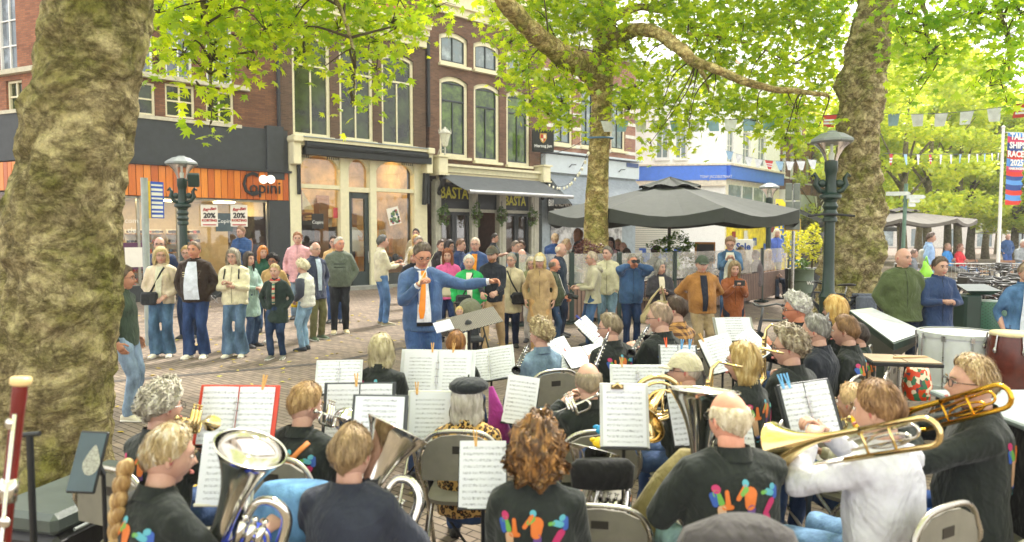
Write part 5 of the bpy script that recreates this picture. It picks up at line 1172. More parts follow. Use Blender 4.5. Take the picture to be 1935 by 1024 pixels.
def add_head(mb,M4,s,det,P,mi_skin=0,mi_lip=1,mi_eye=2,mi_brow=3,mi_white=4,smile=0,beard=0):
 n,m=(40,30)if det else(26,20);st=len(mb.v);vs=[];fs=[]
 for i in range(m+1):
  th=math.pi*i/m
  for k in range(n):
   u=k/n*2*math.pi;phi=u-.35*math.sin(u)
   vs.append(P(phi,th))
 for i in range(m):
  for k in range(n):fs.append((i*n+k,i*n+(k+1)%n,(i+1)*n+(k+1)%n,(i+1)*n+k))
 mb.add(vs,fs,mi_skin)
 for sx in(-1,1):
  mb.ell((sx*.031*s,.0805*s,.008*s),(.0135*s,.008*s,.0068*s),8,6,mi_white);mb.ell((sx*.031*s,.087*s,.008*s),(.0072*s,.0035*s,.0065*s),8,5,mi_eye);mb.tube([(sx*.017*s,.0865*s,.012*s),(sx*.031*s,.0895*s,.0165*s),(sx*.046*s,.083*s,.011*s)],.0022*s,5,mi_brow)
  mb.tube([(sx*.016*s,.094*s,.028*s),(sx*.032*s,.0935*s,.032*s),(sx*.049*s,.084*s,.027*s)],[.0035*s,.005*s,.003*s],6,mi_brow)
  mb.ell((sx*.077*s,-.008*s,-.002*s),(.010*s,.019*s,.031*s),9,7,mi_skin,Euler((0,0,sx*.35)).to_matrix())
  mb.ell((sx*.082*s,-.004*s,.0),(.006*s,.010*s,.018*s),7,5,mi_lip,Euler((0,0,sx*.35)).to_matrix())
 w_=.024+.006*smile
 mb.tube([(-w_*s,.086*s,(-.062+.008*smile)*s),(-.01*s,.0985*s,-.064*s),(.01*s,.0985*s,-.064*s),(w_*s,.086*s,(-.062+.008*smile)*s)],[.003*s,.0065*s,.0065*s,.003*s],6,mi_lip)
 if smile>.5:mb.tube([(-.016*s,.095*s,-.0625*s),(0,.1015*s,-.065*s),(.016*s,.095*s,-.0625*s)],.003*s,6,mi_white)
 mb.xf(M4,st)
def hair_mesh(style,P,s,det,seed):
 mb=MB();r=random.Random(seed);n=52 if det else 30;m=18 if det else 12
 def lim(phi):
  f=(1+math.cos(phi))/2
  if style in('short','curly','crop','curlyshort','thin'):fr,sd,bk=.84,1.46,2.12
  elif style in('bob','long','bigcurl','bun','tail'):fr,sd,bk=1.0,1.75,2.2
  elif style in('fringe',):fr,sd,bk=1.24,1.8,2.2
  else:fr,sd,bk=1.1,1.6,2.1
  a=abs(phi)
  if a<.75:return fr+(.12 if style!='fringe' else 0)*(a/.75)**3
  if a<1.35:t=(a-.75)/.6;return(fr+.1)*(1-t)+sd*t
  t=(a-1.35)/(math.pi-1.35);return sd*(1-t)+bk*t
 thick={'short':.012,'crop':.008,'thin':.006,'curlyshort':.030,'curly':.034,'bob':.024,'fringe':.022,'long':.022,'bigcurl':.038,'bun':.012,'tail':.014,'bald':.009}.get(style,.014)*s
 bald=style=='bald';top0=0 if not bald else .95
 drop={'bob':.11,'fringe':.10,'long':.26,'bigcurl':.03}.get(style,0)*s
 rough={'curly':.9,'bigcurl':1.3,'curlyshort':1.0,'bob':.35}.get(style,.4)
 off=Vector((seed%17,seed%5,3))
 def pos(phi,v,extra=0.0):
  L=lim(phi);f=math.cos(phi)
  t0=top0 if not bald else(1.02 if f<.3 else 1.02+(f-.3)*.5)
  if bald and f>.3:t0=min(t0,L)
  cur=drop>0 and f<.62
  vv=v*1.6 if cur else v
  th=t0+(L-t0)*min(1,vv);p=P(phi,th);nrm=Vector((p.x/.077,p.y/.096,p.z/.12));nrm.normalize()
  tk=thick*(1 if not bald else .9*min(1,v*4+.1))*(1-.75*max(0,(v-.8)/.2)if not cur else 1)
  if style in('short','crop','curlyshort','curly')and p.z>0:tk*=1.25+.3*max(0,f)
  p=p+nrm*tk
  if cur and vv>1:
   q=(vv-1)/.6;fl=1.0+(.18*math.sin(q*math.pi*.9)if style!='long' else .05);p=Vector((p.x*fl,p.y*(fl if f<0 else .9),p.z-drop*q))
   if f>.2:p.y-=.02*q
   if style!='bigcurl':p.x*=1-.18*q*q;p.y*=1-.25*q*q
  k1=32 if 'curl' in style else 20
  g=mnoise.noise(Vector((p.x*k1,p.y*k1,p.z*k1*.55))/s+off)*.010+mnoise.noise(Vector((p.x,p.y,p.z*.22))*85/s+off)*.0045
  if 'curl' in style:g+=mnoise.noise(p*70/s+off)*.009
  if style=='bigcurl':g+=mnoise.noise(p*24/s+off)*.022
  return p+nrm*(g*rough*1.6*s+extra)
 phis=[-math.pi+2*math.pi*k/n for k in range(n)];vs=[];fs=[]
 for i in range(m+1):
  for k in range(n):vs.append(pos(phis[k],i/m))
 for k in range(n):
  p=Vector(vs[m*n+k]);q=P(phis[k],lim(phis[k])+.02);q=q*.97;
  if drop and math.cos(phis[k])<.62:q=Vector((p.x*.72,p.y*.72,p.z+drop*.5))
  vs.append(q)
 for i in range(m+1):
  for k in range(n):
   if bald and math.cos(phis[k])>.3:continue
   fs.append((i*n+k,(i+1)*n+k,(i+1)*n+(k+1)%n,i*n+(k+1)%n))
 mb.add(vs,fs)
 cnt=(700 if det else 90)if not bald else(260 if det else 40)
 if style=='crop':cnt//=2
 for q in range(cnt):
  phi=r.uniform(-math.pi,math.pi);v0=r.uniform(0.0,.85)**(.8);L_=r.uniform(.12,.34)*(.5 if 'curl' in style else 1);dph=r.uniform(-.28,.28)*(1.8 if 'curl' in style else 1)
  if bald and math.cos(phi)>.1:continue
  wv=(.003 if det else .009)*s*(1.6 if 'curl' in style else 1);a=[]
  lift=r.uniform(.001,.006)*s*(3 if 'curl' in style else 1.2)*(2.2 if det and 'curl' not in style and r.random()<.12 else 1)
  for j in range(4):
   t=j/3;cw=(math.sin(t*6+q)*.05 if 'curl' in style else 0);a.append(pos(phi+dph*t+cw,min(1,v0+L_*t),lift*math.sin(math.pi*(.25+.6*t))+(lift*.6 if t==1 and 'curl' in style else 0)))
  d=(a[-1]-a[0]);sd=d.cross(a[1]).normalized()*wv if d.length>1e-5 else Vector((wv,0,0))
  o_=len(mb.v);mb.v+=[tuple(a[0])]+[tuple(p_)for j in(1,2)for p_ in(a[j]-sd,a[j]+sd)]+[tuple(a[3])]
  mb.f+=[(o_,o_+1,o_+2),(o_+1,o_+3,o_+4,o_+2),(o_+3,o_+5,o_+4)];mb.m+=[0,0,0]
 if style=='bun':mb.ell((0,-.115*s,.03*s),(.045*s,.04*s,.045*s),14,10)
 if style in('tail','braid'):
  P0=Vector((0,-.115*s,.01*s));mb.tube([P0,P0+Vector((0,-.03,-.05)),P0+Vector((0,-.03,-.16)),P0+Vector((0,-.01,-.24))],[.02,.026,.022,.006],10)
 return mb
def ik(S,T,a,b,hint):
 d=T-S;L=d.length;mx=(a+b)*.995
 if L>mx:T=S+d*(mx/L);d=T-S;L=mx
 L=max(L,abs(a-b)+.02);ca=(a*a+L*L-b*b)/(2*a*L);ca=max(-1,min(1,ca));u=d.normalized();h=hint-u*hint.dot(u)
 h=h.normalized()if h.length>1e-5 else Vector((0,-1,0));return S+u*(a*ca)+h*(a*math.sqrt(1-ca*ca)),T
def add_hand(mb,W,dirv,pn,s,curl=.6,side=1,fr=.0082,det=True,spread=.0,mi=0,point=False):
 d=dirv.normalized();pn=(pn-d*pn.dot(d)).normalized();sd=d.cross(pn).normalized()*side
 pl=.092*s;c=W+d*pl*.5
 mb.loft([(W-d*.02*s,sd,pn,.025*s,.019*s),(W+d*.02*s,sd,pn,.033*s,.017*s),(W+d*pl*.6,sd,pn,.041*s,.016*s),(W+d*pl,sd,pn,.040*s,.011*s)],12,mi)
 for k,(off,ln,r_)in enumerate(((.030,.076,1.0),(.010,.084,1.02),(-.010,.078,.97),(-.029,.062,.85))):
  p=W+d*(pl*.9)+sd*off*s;q=curl*(1 if not(point and k==0)else .15)+.05*k;dd=(d+sd*off*spread*12).normalized();pts=[p];seg=(.45,.3,.25)
  ang=0
  for j in range(3):
   ang+=q*(.75,.95,.7)[j];dj=dd*math.cos(ang)+pn*math.sin(ang);p=p+dj*(ln*s*seg[j]);pts.append(p)
  mb.tube(pts,[fr*r_*s*1.08,fr*r_*s*1.05,fr*r_*s*.95,fr*r_*s*.72],8 if det else 6,mi)
  mb.ell(pts[-1],(fr*r_*s*.74,)*3,6,4,mi)
 p=W+d*.022*s+sd*.026*s+pn*.004*s;a_=(d*.55+sd*.8+pn*(.25+.5*curl)).normalized();b_=(d*.85+sd*.25+pn*(.35+.6*curl)).normalized()
 mb.tube([p-a_*.012*s,p+a_*.034*s,p+a_*.034*s+b_*.03*s,p+a_*.034*s+b_*.052*s],[.016*s,fr*1.35*s,fr*1.2*s,fr*.8*s],8,mi)
ARMS={'down':((.25,.04,-.52),(-.25,.04,-.52),'out',.35),'pocket':((.165,.06,-.50),(-.165,.06,-.50),'wide',.3),'front':((.05,.26,-.33),(-.05,.26,-.33),'wide',.7),'crossed':((.03,.19,-.27),(-.02,.225,-.22),'wide',.9),'phone':((.06,.30,-.10),(-.06,.30,-.10),'out',.8),'binoc':((.06,.17,.12),(-.06,.17,.12),'wide',.9),'lap':((.12,.32,-.36),(-.12,.32,-.36),'out',.5),'hold':((.08,.30,-.22),(-.08,.30,-.30),'out',.8),'clar':((.03,.32,-.30),(-.02,.26,-.16),'out',.9),'back':((.12,-.16,-.38),(-.12,-.16,-.38),'wide',.4),'bag':((.24,.08,-.46),(-.02,.24,-.30),'out',.7),'walk':((.24,.2,-.42),(-.24,-.14,-.46),'out',.5),'hands':((.10,.14,-.45),(-.10,.15,-.45),'wide',.2),'push':((.14,.36,-.36),(-.14,.36,-.36),'out',.9)}
SKIN=skin();LIP=mat('lip',(172,98,90),.5);EYE=mat('iris',(52,44,40),.2);EYEW=mat('eye_white',(222,214,208),.3);BROWD=mat('eyebrow',(92,70,54),.8)
BLACKC=(36,42,40)
def person(px,py,d,hd,lab,top='jacket',tc=(60,60,60),hair='short',hc=(150,140,130),hc2=None,leg=(60,80,110),legk='denim',arms='down',hy=0,nod=0,lean=0,sit=False,H=None,shoe=(60,60,60),bulk=1.0,belly=0,hem=0,wide=0,glasses=False,cap=None,skinc=None,quilt=0,tc2=None,fk='plain',R_=None,L_=None,hint=None,logo=False,inner=None,step=0,smile=0,under=None,near=None,group=None,beard=None,seat=.46,skirt=None,hood=False,feet=None,bag=None,scarf=None,lean_s=0,shoulder=1.0,curl=None,cat='person',armlen=1.0,legs_y=.0,knee=None,handn=None,scale_top=None,open_=False,bun_tie=False,lapel=False):
 near=(d<7)if near is None else near;det=d<12.5
 tp=at(px,py,d)
 extra={'bigcurl':.05,'curly':.035,'curlyshort':.035,'crop':.008,'thin':.006,'bald':0}.get(hair,.018)
 if sit:s=(tp.z-extra-seat-.04)/(.86*math.cos(lean));s=H/1.75 if H else max(.82,min(1.15,s));pz=tp.z-extra-.82*s*math.cos(lean)
 else:s=(tp.z-extra)/1.75;s=H/1.75 if H else s;pz=.93*s*(tp.z-extra)/(1.75*s)
 root=thing('person',lab,cat,(tp.x,d,0),-R(hd),group);seed=int(px*7+py)
 rnd=random.Random(seed)
 if not sit:lean_s+=rnd.uniform(-.035,.035)
 nod+=rnd.uniform(-2,6)
 up=Vector((math.sin(lean_s),math.sin(lean),math.cos(lean))).normalized();pel=Vector((0,0,pz))
 if not sit:pel.y=-.50*s*math.sin(lean)*.6
 C=pel+up*.50*s;hx=R(hy)
 hc_=C+up*.082*s+Vector((0,.035*s+.06*math.sin(nod*.017),.10*s))
 sh=Vector((hc_.x,hc_.y,0));pel=pel-sh;C=C-sh;hc_=hc_-sh
 right=Vector((1,0,0));fwd=right.cross(up)*-1;fwd=up.cross(right)
 def sp(z,y=0):return pel+up*(z*s)+fwd*(y*s)
 B=bulk;by=belly
 prof=[(-.10,.13,.10,0),(-.03,.168,.118,0),(.05,.165,.115+by*.5,by*.5),(.13,.155,.112+by*.8,by*.8),(.22,.158,.115+by*.6,by*.6),(.32,.166,.12,.0),(.40,.166,.112,-.005),(.455,.145,.096,-.01),(.50,.10,.075,-.01),(.54,.062,.062,0)]
 shx=.160*s*shoulder*(1+(B-1)*.5);S_={1:C+right*shx+up*(-.055*s),-1:C-right*shx+up*(-.055*s)}
 A=ARMS[arms]if isinstance(arms,str)else arms;hk=hint or A[2];ws={1:Vector(R_ or A[0]),-1:Vector(L_ or A[1])}
 J={}
 for sd in(1,-1):
  T=C+ws[sd]*s;hk_=hk if isinstance(hk,str)else 'out'
  hv=Vector((sd*.5,-.55,-.75))if hk_=='out' else(Vector((sd*.75,-.35,-.6))if hk_=='wide' else(Vector((sd*.9,.1,.1))if hk_=='up' else Vector((sd*.2,-.2,-1))))
  E,T=ik(S_[sd],T,.285*s*armlen,.25*s*armlen,hv);J[sd]=(S_[sd],E,T)
 hipx=.092*s;G={}
 for sd in(1,-1):
  hp=pel+right*sd*hipx
  if sit:
   kx,ky=(knee[0]if sd>0 else knee[1])if knee else(sd*.15,.44)
   kn=Vector((kx*s,ky*s,seat+.05))+Vector((pel.x,pel.y,0));an=Vector((kn.x+sd*.01,kn.y+.06-legs_y,.09))
  else:
   st=step*sd*.5;an=Vector((pel.x+sd*(.095+.01*rnd.random())*s,st+(.0 if step else .02*sd),.085))+Vector((0,pel.y*.3,0));
   if step and sd<0:an.z+=.05*abs(step)
   kn,an2=ik(hp,an,.432*s,.428*s,Vector((0,1,0.05)));
  G[sd]=(hp,kn,an)
 vox=.0095 if d<3.2 else(.012 if d<7 else(.017 if d<13 else .022))
 # body (skin): one continuous surface
 mb=MB();k_=.88
 mb.loft([(sp(z,y),right,fwd,hw*s*k_,hd_*s*k_)for z,hw,hd_,y in prof],20)
 nk=C+up*.03*s;mb.tube([C-up*.06*s,nk,hc_+Vector((0,-.02*s,-.045*s))],[(.085*s,.075*s),.063*s,.06*s],14)
 for sd in(1,-1):
  a,b,c=J[sd];mb.tube([C+(a-C)*.5,a,a.lerp(b,.35),b,b.lerp(c,.35),c],[.055*s,.055*s,.05*s,.038*s,.041*s,.027*s],12)
  h,k,f=G[sd];mb.tube([h+Vector((0,0,.04)),h.lerp(k,.3),k,k.lerp(f,.35),f],[.082*s,.078*s,.055*s,.053*s,.036*s],12)
  dv=(c-b).normalized();mb.tube([c-dv*.02*s,c+dv*.05*s],[(.028*s,.022*s),(.034*s,.018*s)],8)
 skm=skin(skinc)if skinc else SKIN;hs=s*1.07;P=head_shape(s=hs,wide=1.03 if B>1.05 else 1.0)
 HM=Matrix.Translation(hc_)@Euler((-R(nod),0,-hx),'XYZ').to_matrix().to_4x4()if False else Matrix.Translation(hc_)@Matrix.Rotation(-hx,4,'Z')@Matrix.Rotation(-R(nod),4,'X')
 hb=MB();add_head(hb,HM,hs,det,P,smile=smile)
 for sd in(1,-1):
  a,b,c=J[sd];pn=None
  if handn and handn.get(sd):pn=Vector(handn[sd])
  else:pn=Vector((-sd*.9,.1,-.1))if arms in('down','walk','pocket','bag')else Vector((-sd*.5,.2,-.6))
  if arms=='pocket':continue
  add_hand(hb,c,(c-b),pn,s,curl if curl is not None else A[3],side=sd,fr=.0085 if near else .0095,det=near)
 mats6=[skm,LIP,EYE,mat('eyebrow_h',tuple(int(v*.7)for v in hc),.8),EYEW]
 def post(o,hb=hb,mats6=mats6):
  me=o.data;n=len(me.vertices);co=np.empty(n*3,np.float32);me.vertices.foreach_get('co',co)
  vs=[tuple(v)for v in co.reshape(-1,3).tolist()];fs=[tuple(p.vertices)for p in me.polygons];mis=[0]*len(fs)+hb.m
  fs+=[tuple(i+n for i in f)for f in hb.f];vs+=hb.v;new=bpy.data.meshes.new('body');new.from_pydata(vs,[],fs)
  for m_ in mats6:new.materials.append(m_)
  new.polygons.foreach_set('material_index',mis);new.polygons.foreach_set('use_smooth',[True]*len(fs));new.update();o.data=new;bpy.data.meshes.remove(me)
 remesh_obj(mb,'body',mats6,root,max(vox,.014),post,2,.5)
 # upper garment
 m_=.016+.022*(B-1)+(.012 if quilt else 0);tm=fabric(tc,fk,tc2)if fk!='denim' else denim(tc)
 zlow=-.08-hem
 mb=MB();rings=[]
 if hem>0:
  e=.215+wide;rings+=[(Vector((pel.x*.6,pel.y*.6,pel.z+zlow*s)),right,fwd,e*s*B,(.175+wide*.6)*s*B),(Vector((pel.x*.8,pel.y*.8,pel.z+(zlow*.5-.05)*s)),right,fwd,.21*s*B,.165*s*B),(sp(-.08),right,fwd,.2*s*B,(.15+by*.5)*s*B)]
 else:rings+=[(sp(-.085),right,fwd,.178*s*B,(.128+by)*s)]
 for z,hw,hd_,y in prof[(2 if hem>0 else 1):]:rings.append((sp(z,y),right,fwd,((max(hw,.166)if z<.3 and top not in('tee',)else hw)*B+m_)*s*(shoulder if z>.3 and z<.5 else 1),(hd_*(1+(B-1)*.7)+m_)*s))
 rings[-1]=(sp(.555),right,fwd,.072*s,.07*s)
 mb.loft(rings,22,pw=2.25)
 for sd in(1,-1):
  a,b,c=J[sd];g=B*(1.1 if quilt else 1.0)
  if top=='tee':mb.tube([C+(a-C)*.4,a,a.lerp(b,.75)],[.08*s,.07*s,.062*s],12)
  else:mb.tube([C+(a-C)*.35,a,a.lerp(b,.4),b,b.lerp(c,.4),c-(c-b).normalized()*.015*s],[.082*s*g,.074*s*g,.066*s*g,.056*s*g,.052*s*g,.040*s*g],12)
 jk=remesh_obj(mb,{'coat':'coat','shirt':'shirt','tee':'shirt','sweater':'sweater','hoodie':'hoodie','vest':'padded_vest'}.get(top,'jacket'),tm,root,vox,folds(.006 if d<8 else .007,quilt,seed),3,.5)
 mb=MB();cm=fabric(under)if under else tm
 mb.tube([sp(.515,-.012),sp(.55,-.008),sp(.574,-.004)],[(.092*s,.092*s),(.078*s,.084*s),(.074*s,.080*s)],16,caps=False)
 mb.tube([sp(.574,-.004),sp(.55,-.004)],[(.068*s,.074*s),(.066*s,.07*s)],16,caps=False);mb.build('collar',tm,root,smooth=True)
 if hood:
  mb=MB();mb.tube([sp(.50,.06)+right*.10*s,sp(.53,-.03)+right*.105*s,sp(.50,-.11)+right*.05*s,sp(.47,-.135),sp(.50,-.11)-right*.05*s,sp(.53,-.03)-right*.105*s,sp(.50,.06)-right*.10*s],[.02*s,.034*s,.045*s,.05*s,.045*s,.034*s,.02*s],12);mb.build('hood',tm,root,smooth=True)
 if inner:
  mb=MB();n=8;fr=[]
  for z,hw_ in(((.52,.05),(.42,.055),(.3,.05),(.18,.045),(.06,.04),(-.04,.035))if not open_ else((.52,.045),(.42,.06),(.3,.07),(.18,.075),(.06,.08),(-.04,.08))):
   yy=np.interp(z,[q[0]for q in prof],[q[2]for q in prof]);y0=np.interp(z,[q[0]for q in prof],[q[3]for q in prof]);fr.append((z,hw_,(yy*(1+(B-1)*.7)+m_+.016),y0))
  vs=[]
  for z,hw_,yy,y0 in fr:
   for k in range(5):u=(k-2)/2;vs.append(sp(z,y0+yy*math.sqrt(max(0,1-(u*hw_/.2)**2))+.002)+right*u*hw_*s*(1.4 if open_ else 1))
  mb.add(vs,[(i*5+k,i*5+k+1,(i+1)*5+k+1,(i+1)*5+k)for i in range(5)for k in range(4)]);mb.build('shirt_front',fabric(inner),root,smooth=True)
 else:
  if top in('jacket','coat','vest')and d>5 and abs(hd)>100:
   mb=MB();pts=[]
   for z in(.53,.42,.3,.18,.06,-.05-hem*.9):
    if z<-.05:pts.append(sp(z,.14+wide*.6));continue
    yy=np.interp(z,[q[0]for q in prof],[q[2]for q in prof]);y0=np.interp(z,[q[0]for q in prof],[q[3]for q in prof]);pts.append(sp(z,y0+yy*(1+(B-1)*.7)+m_+.002))
   mb.tube(pts,.004*s,6);mb.build('zip',fabric(tuple(int(v*.6)for v in tc)),root)
   # trousers / skirt
 lm=denim(leg)if legk=='denim' else fabric(leg);mb=MB();w2=wide if hem==0 else 0
 mb.loft([(sp(-.13),right,fwd,.13*s,.1*s),(sp(-.04),right,fwd,.182*s,(.128+by*.3)*s),(sp(.07,by*.3),right,fwd,.172*s,(.122+by*.6)*s)],18)
 for sd in(1,-1):
  h,k,f=G[sd];end=f+Vector((0,0,-.03));mb.tube([h+Vector((0,0,.03)),h.lerp(k,.35),k,k.lerp(end,.5),end],[.1*s,.095*s,.074*s,(.066+w2*.6)*s,(.06+w2)*s],14)
 remesh_obj(mb,'skirt' if skirt else 'trousers',lm,root,max(vox,.015),folds(.006,0,seed+1),2,.5)
 # shoes
 for sd in(1,-1):
  h,k,f=G[sd];mb=MB();L=.27*s;out=Vector((sd*.16,1,0)).normalized();sx=out.cross(Vector((0,0,1))).normalized();z0=f.z-.085
  rr=[(-.07,.028,.03,.045),(-.045,.036,.045,.05),(.0,.038,.05,.055),(.06,.042,.036,.04),(.12,.046,.027,.03),(.17,.038,.02,.024),(.195,.018,.012,.016)]
  mb.loft([(f+out*a_*s+Vector((0,0,z0-f.z+c_*s)),sx,Vector((0,0,1)),w_*s,h_*s)for a_,w_,h_,c_ in rr],12,pw=2.5)
  mb.loft([(f+out*a_*s+Vector((0,0,z0-f.z+.012)),sx,Vector((0,0,1)),(w_+.004)*s,.012)for a_,w_,h_,c_ in rr],10,mi=1,pw=4)
  mb.build('shoe',[mat('shoe_upper',shoe,.6),mat('shoe_sole',(210,206,196)if sum(shoe)>200 else(40,40,40),.7)],root,smooth=True)
  # hair, cap, glasses, beard
 hmt=hairm(hc,hc2)
 if hair:hm_=hair_mesh(hair,P,hs,det,seed);hm_.xf(HM);hm_.build('hair',hmt,root,smooth=True,fix=False)
 if cap:
  mb=MB();vs=[];n=24;
  if cap[0]=='cap':
   st=0
   for i in range(9):
    th=1.32*i/8
    for k in range(n):phi=2*math.pi*k/n;p=P(phi,th+(.12 if math.cos(phi)<0 else 0)*i/8);q=Vector((p.x/.077,p.y/.096,p.z/.12)).normalized();vs.append(p+q*.026*hs)
   mb.add(vs,[(i*n+k,(i+1)*n+k,(i+1)*n+(k+1)%n,i*n+(k+1)%n)for i in range(8)for k in range(n)])
   vb=[];e=[P(a_,1.3)*1.17 for a_ in np.linspace(-.85,.85,9)];f_=[Vector((q.x*1.05,q.y+.068*hs*math.cos(a_*1.5),q.z-.014*hs))for q,a_ in zip(e,np.linspace(-.85,.85,9))]
   mb.add(e+f_,[(i,i+1,i+10,i+9)for i in range(8)]);g_=[q-Vector((0,0,.006))for q in e+f_];mb.add(g_,[(i,i+9,i+10,i+1)for i in range(8)])
  else:
   mb.loft([(Vector((0,0,.062*hs)),Vector((1,0,0)),Vector((0,1,.0)),.088*hs,.104*hs),(Vector((.01,-.01,.09*hs)),Vector((1,0,0)),Vector((0,1,0)),.125*hs,.14*hs),(Vector((.014,-.014,.12*hs)),Vector((1,0,0)),Vector((0,1,0)),.128*hs,.142*hs),(Vector((.012,-.01,.15*hs)),Vector((1,0,0)),Vector((0,1,0)),.09*hs,.1*hs),(Vector((.01,-.01,.162*hs)),Vector((1,0,0)),Vector((0,1,0)),.02*hs,.02*hs)],26);mb.tube([(0.01,-.01,.16*hs),(.012,-.01,.178*hs)],.005,6)
  mb.xf(HM);mb.build('cap' if cap[0]=='cap' else 'beret',fabric(cap[1]),root,smooth=True,fix=cap[0]!='cap')
 if glasses:
  mb=MB()
  for sd in(1,-1):
   cx=sd*.032*hs;mb.tube([(cx+.023*hs*math.cos(q),.101*hs-abs(math.cos(q))*.002,.006*hs+.018*hs*math.sin(q))for q in np.linspace(0,2*math.pi,15)[:-1]],(.002 if d<4 else .0013)*hs,5,closed=True);mb.tube([(sd*.055*hs,.1*hs,.012*hs),(sd*.078*hs,.06*hs,.012*hs),(sd*.082*hs,-.01*hs,.01*hs)],.002*hs,5)
  mb.tube([(-.01*hs,.102*hs,.01*hs),(.01*hs,.102*hs,.01*hs)],.002*hs,5);mb.xf(HM);mb.build('glasses',mat('glasses_frame',(40,38,40),.3),root)
 if beard:
  mb=MB();vs=[];n=18
  for i in range(7):
   th=1.98+i*.15
   for k in range(n):phi=-1.25+2.5*k/(n-1);p=P(phi,th);q=Vector((p.x,p.y,p.z*.5)).normalized();vs.append(p+q*(.006+.003*mnoise.noise(p*90))*hs)
  mb.add(vs,[(i*n+k,(i+1)*n+k,(i+1)*n+k+1,i*n+k+1)for i in range(6)for k in range(n-1)]);mb.xf(HM);mb.build('beard',hairm(beard),root,smooth=True,fix=False)
 if scarf:
  mb=MB();mb.tube([sp(.54,.03)+right*.06*s,sp(.55,-.06)+right*.04*s,sp(.55,-.06)-right*.04*s,sp(.53,.05)-right*.07*s,sp(.49,.1),sp(.53,.05)+right*.07*s],.034*s,10);mb.tube([sp(.47,.12),sp(.3,.155),sp(.1,.16)],[(.04*s,.02),(.045*s,.02),(.04*s,.02)],10);mb.build('scarf',scarf,root,smooth=True)
 if logo:
  def lg(jk=jk,root=root,C=C,up=up,fwd=fwd,sp=sp,s=s,right=right):
   bv=BVHTree.FromPolygons([v.co.copy()for v in jk.data.vertices],[tuple(p.vertices)for p in jk.data.polygons])
   colsL={}
   def pt(x,z):
    o_=sp(z,-.6)+right*x*s;h=bv.ray_cast(o_,fwd)[0]
    return(h-fwd*.004)if h else(sp(z,-.14)+right*x*s)
   mb=MB();pal=[(176,40,96),(48,84,166),(84,160,178),(206,108,40),(100,158,66),(200,160,126),(92,62,126)]
   def cap_(x0,z0,x1,z1,r0,r1,ci):
    n=5;L=math.hypot(x1-x0,z1-z0)or 1e-4;dx,dz=(x1-x0)/L,(z1-z0)/L;base=math.atan2(dx,-dz);ring=[]
    for k in range(7):q=math.pi*k/6+math.atan2(dz,dx)+math.pi/2;ring.append((x0+r0*math.cos(q),z0+r0*math.sin(q)))
    for k in range(7):q=math.pi*k/6+math.atan2(dz,dx)-math.pi/2;ring.append((x1+r1*math.cos(q),z1+r1*math.sin(q)))
    cx_,cz_=(x0+x1)/2,(z0+z1)/2;V=[pt(cx_,cz_)]+[pt(*q)for q in ring];mb.add(V,[(0,k+1,(k+1)%14+1)for k in range(14)],ci)
   Z=.395+(logo if not isinstance(logo,bool)else 0)
   for f_ in([(-.135,.03,-.135,.03,.019,.019,0),(-.15,.0,-.14,-.04,.015,.012,1),(-.135,.01,-.115,-.03,.016,.014,4),(-.09,.02,-.085,-.04,.009,.012,3),(-.10,-.05,-.07,-.05,.013,.011,3),(-.112,-.06,-.105,-.16,.019,.015,5),(-.10,-.175,-.085,-.178,.010,.009,1)],[(.0,.055,.0,.055,.016,.016,2),(-.005,.04,-.04,-.01,.010,.010,3),(.0,.03,-.02,.01,.012,.01,4),(.02,.01,.015,-.04,.030,.024,3),(.022,-.06,.02,-.15,.019,.017,6),(.02,-.165,.03,-.165,.01,.01,4)],[(.135,.03,.135,.03,.014,.014,2),(.08,.01,.095,.012,.009,.008,4),(.105,.012,.13,.0,.014,.013,2),(.148,.02,.15,-.02,.013,.012,1),(.13,-.04,.105,-.08,.018,.016,0),(.10,-.09,.125,-.15,.015,.014,0),(.12,-.165,.135,-.162,.009,.009,4)]):
    for(x0,z0,x1,z1,r0,r1,ci)in f_:cap_(x0*.98,Z+z0*.95,x1*.98,Z+z1*.95,r0,r1,ci)
   for k in range(9):cap_(-.1+k*.025,Z-.2+.006*math.sin(k*2.1)+.01*(k>3),-.088+k*.025,Z-.2+.006*math.sin(k*1.3)+.01*(k>3),.005,.005,2)
   mb.build('back_print',[mat('print_%d'%i,c_,.6,var=.05)for i,c_ in enumerate(pal)],root,fix=False)
  LATE.append(lg)
 root['C']=list(C);
 return root,dict(C=C,J=J,G=G,hc=hc_,HM=HM,s=s,pel=pel,sp=sp,right=right,fwd=fwd,up=up,d=d,hd=hd)
def W(pr,v):
 root=pr[0];return Matrix.Translation(root.location)@Euler(root.rotation_euler).to_matrix().to_4x4()@Vector(v)
def surf_tube(pr,pts,r,m_,name,front=True,cap=None,n=8):
 root,q=pr;jk=[c for c in root.children if c.name.split('.')[0]in('jacket','coat','shirt','sweater','hoodie','padded_vest')][0]
 def f():
  bv=BVHTree.FromPolygons([v.co.copy()for v in jk.data.vertices],[tuple(p.vertices)for p in jk.data.polygons]);P=[]
  for i in range(len(pts)-1):
   for k in range(4 if i<len(pts)-2 else 5):
    u=k/4;x=pts[i][0]*(1-u)+pts[i+1][0]*u;z=pts[i][1]*(1-u)+pts[i+1][1]*u
    o_=q['sp'](z,.8 if front else-.8)+q['right']*x*q['s'];h=bv.ray_cast(o_,q['fwd']*(-1 if front else 1))[0]
    P.append((h+q['fwd']*(.006 if front else-.006))if h else q['sp'](z,.13 if front else-.13)+q['right']*x*q['s'])
  mb=MB();mb.tube(P,[(r,r*.45)]*len(P),n);mb.build(name,m_,root,smooth=True)
 LATE.append(f)
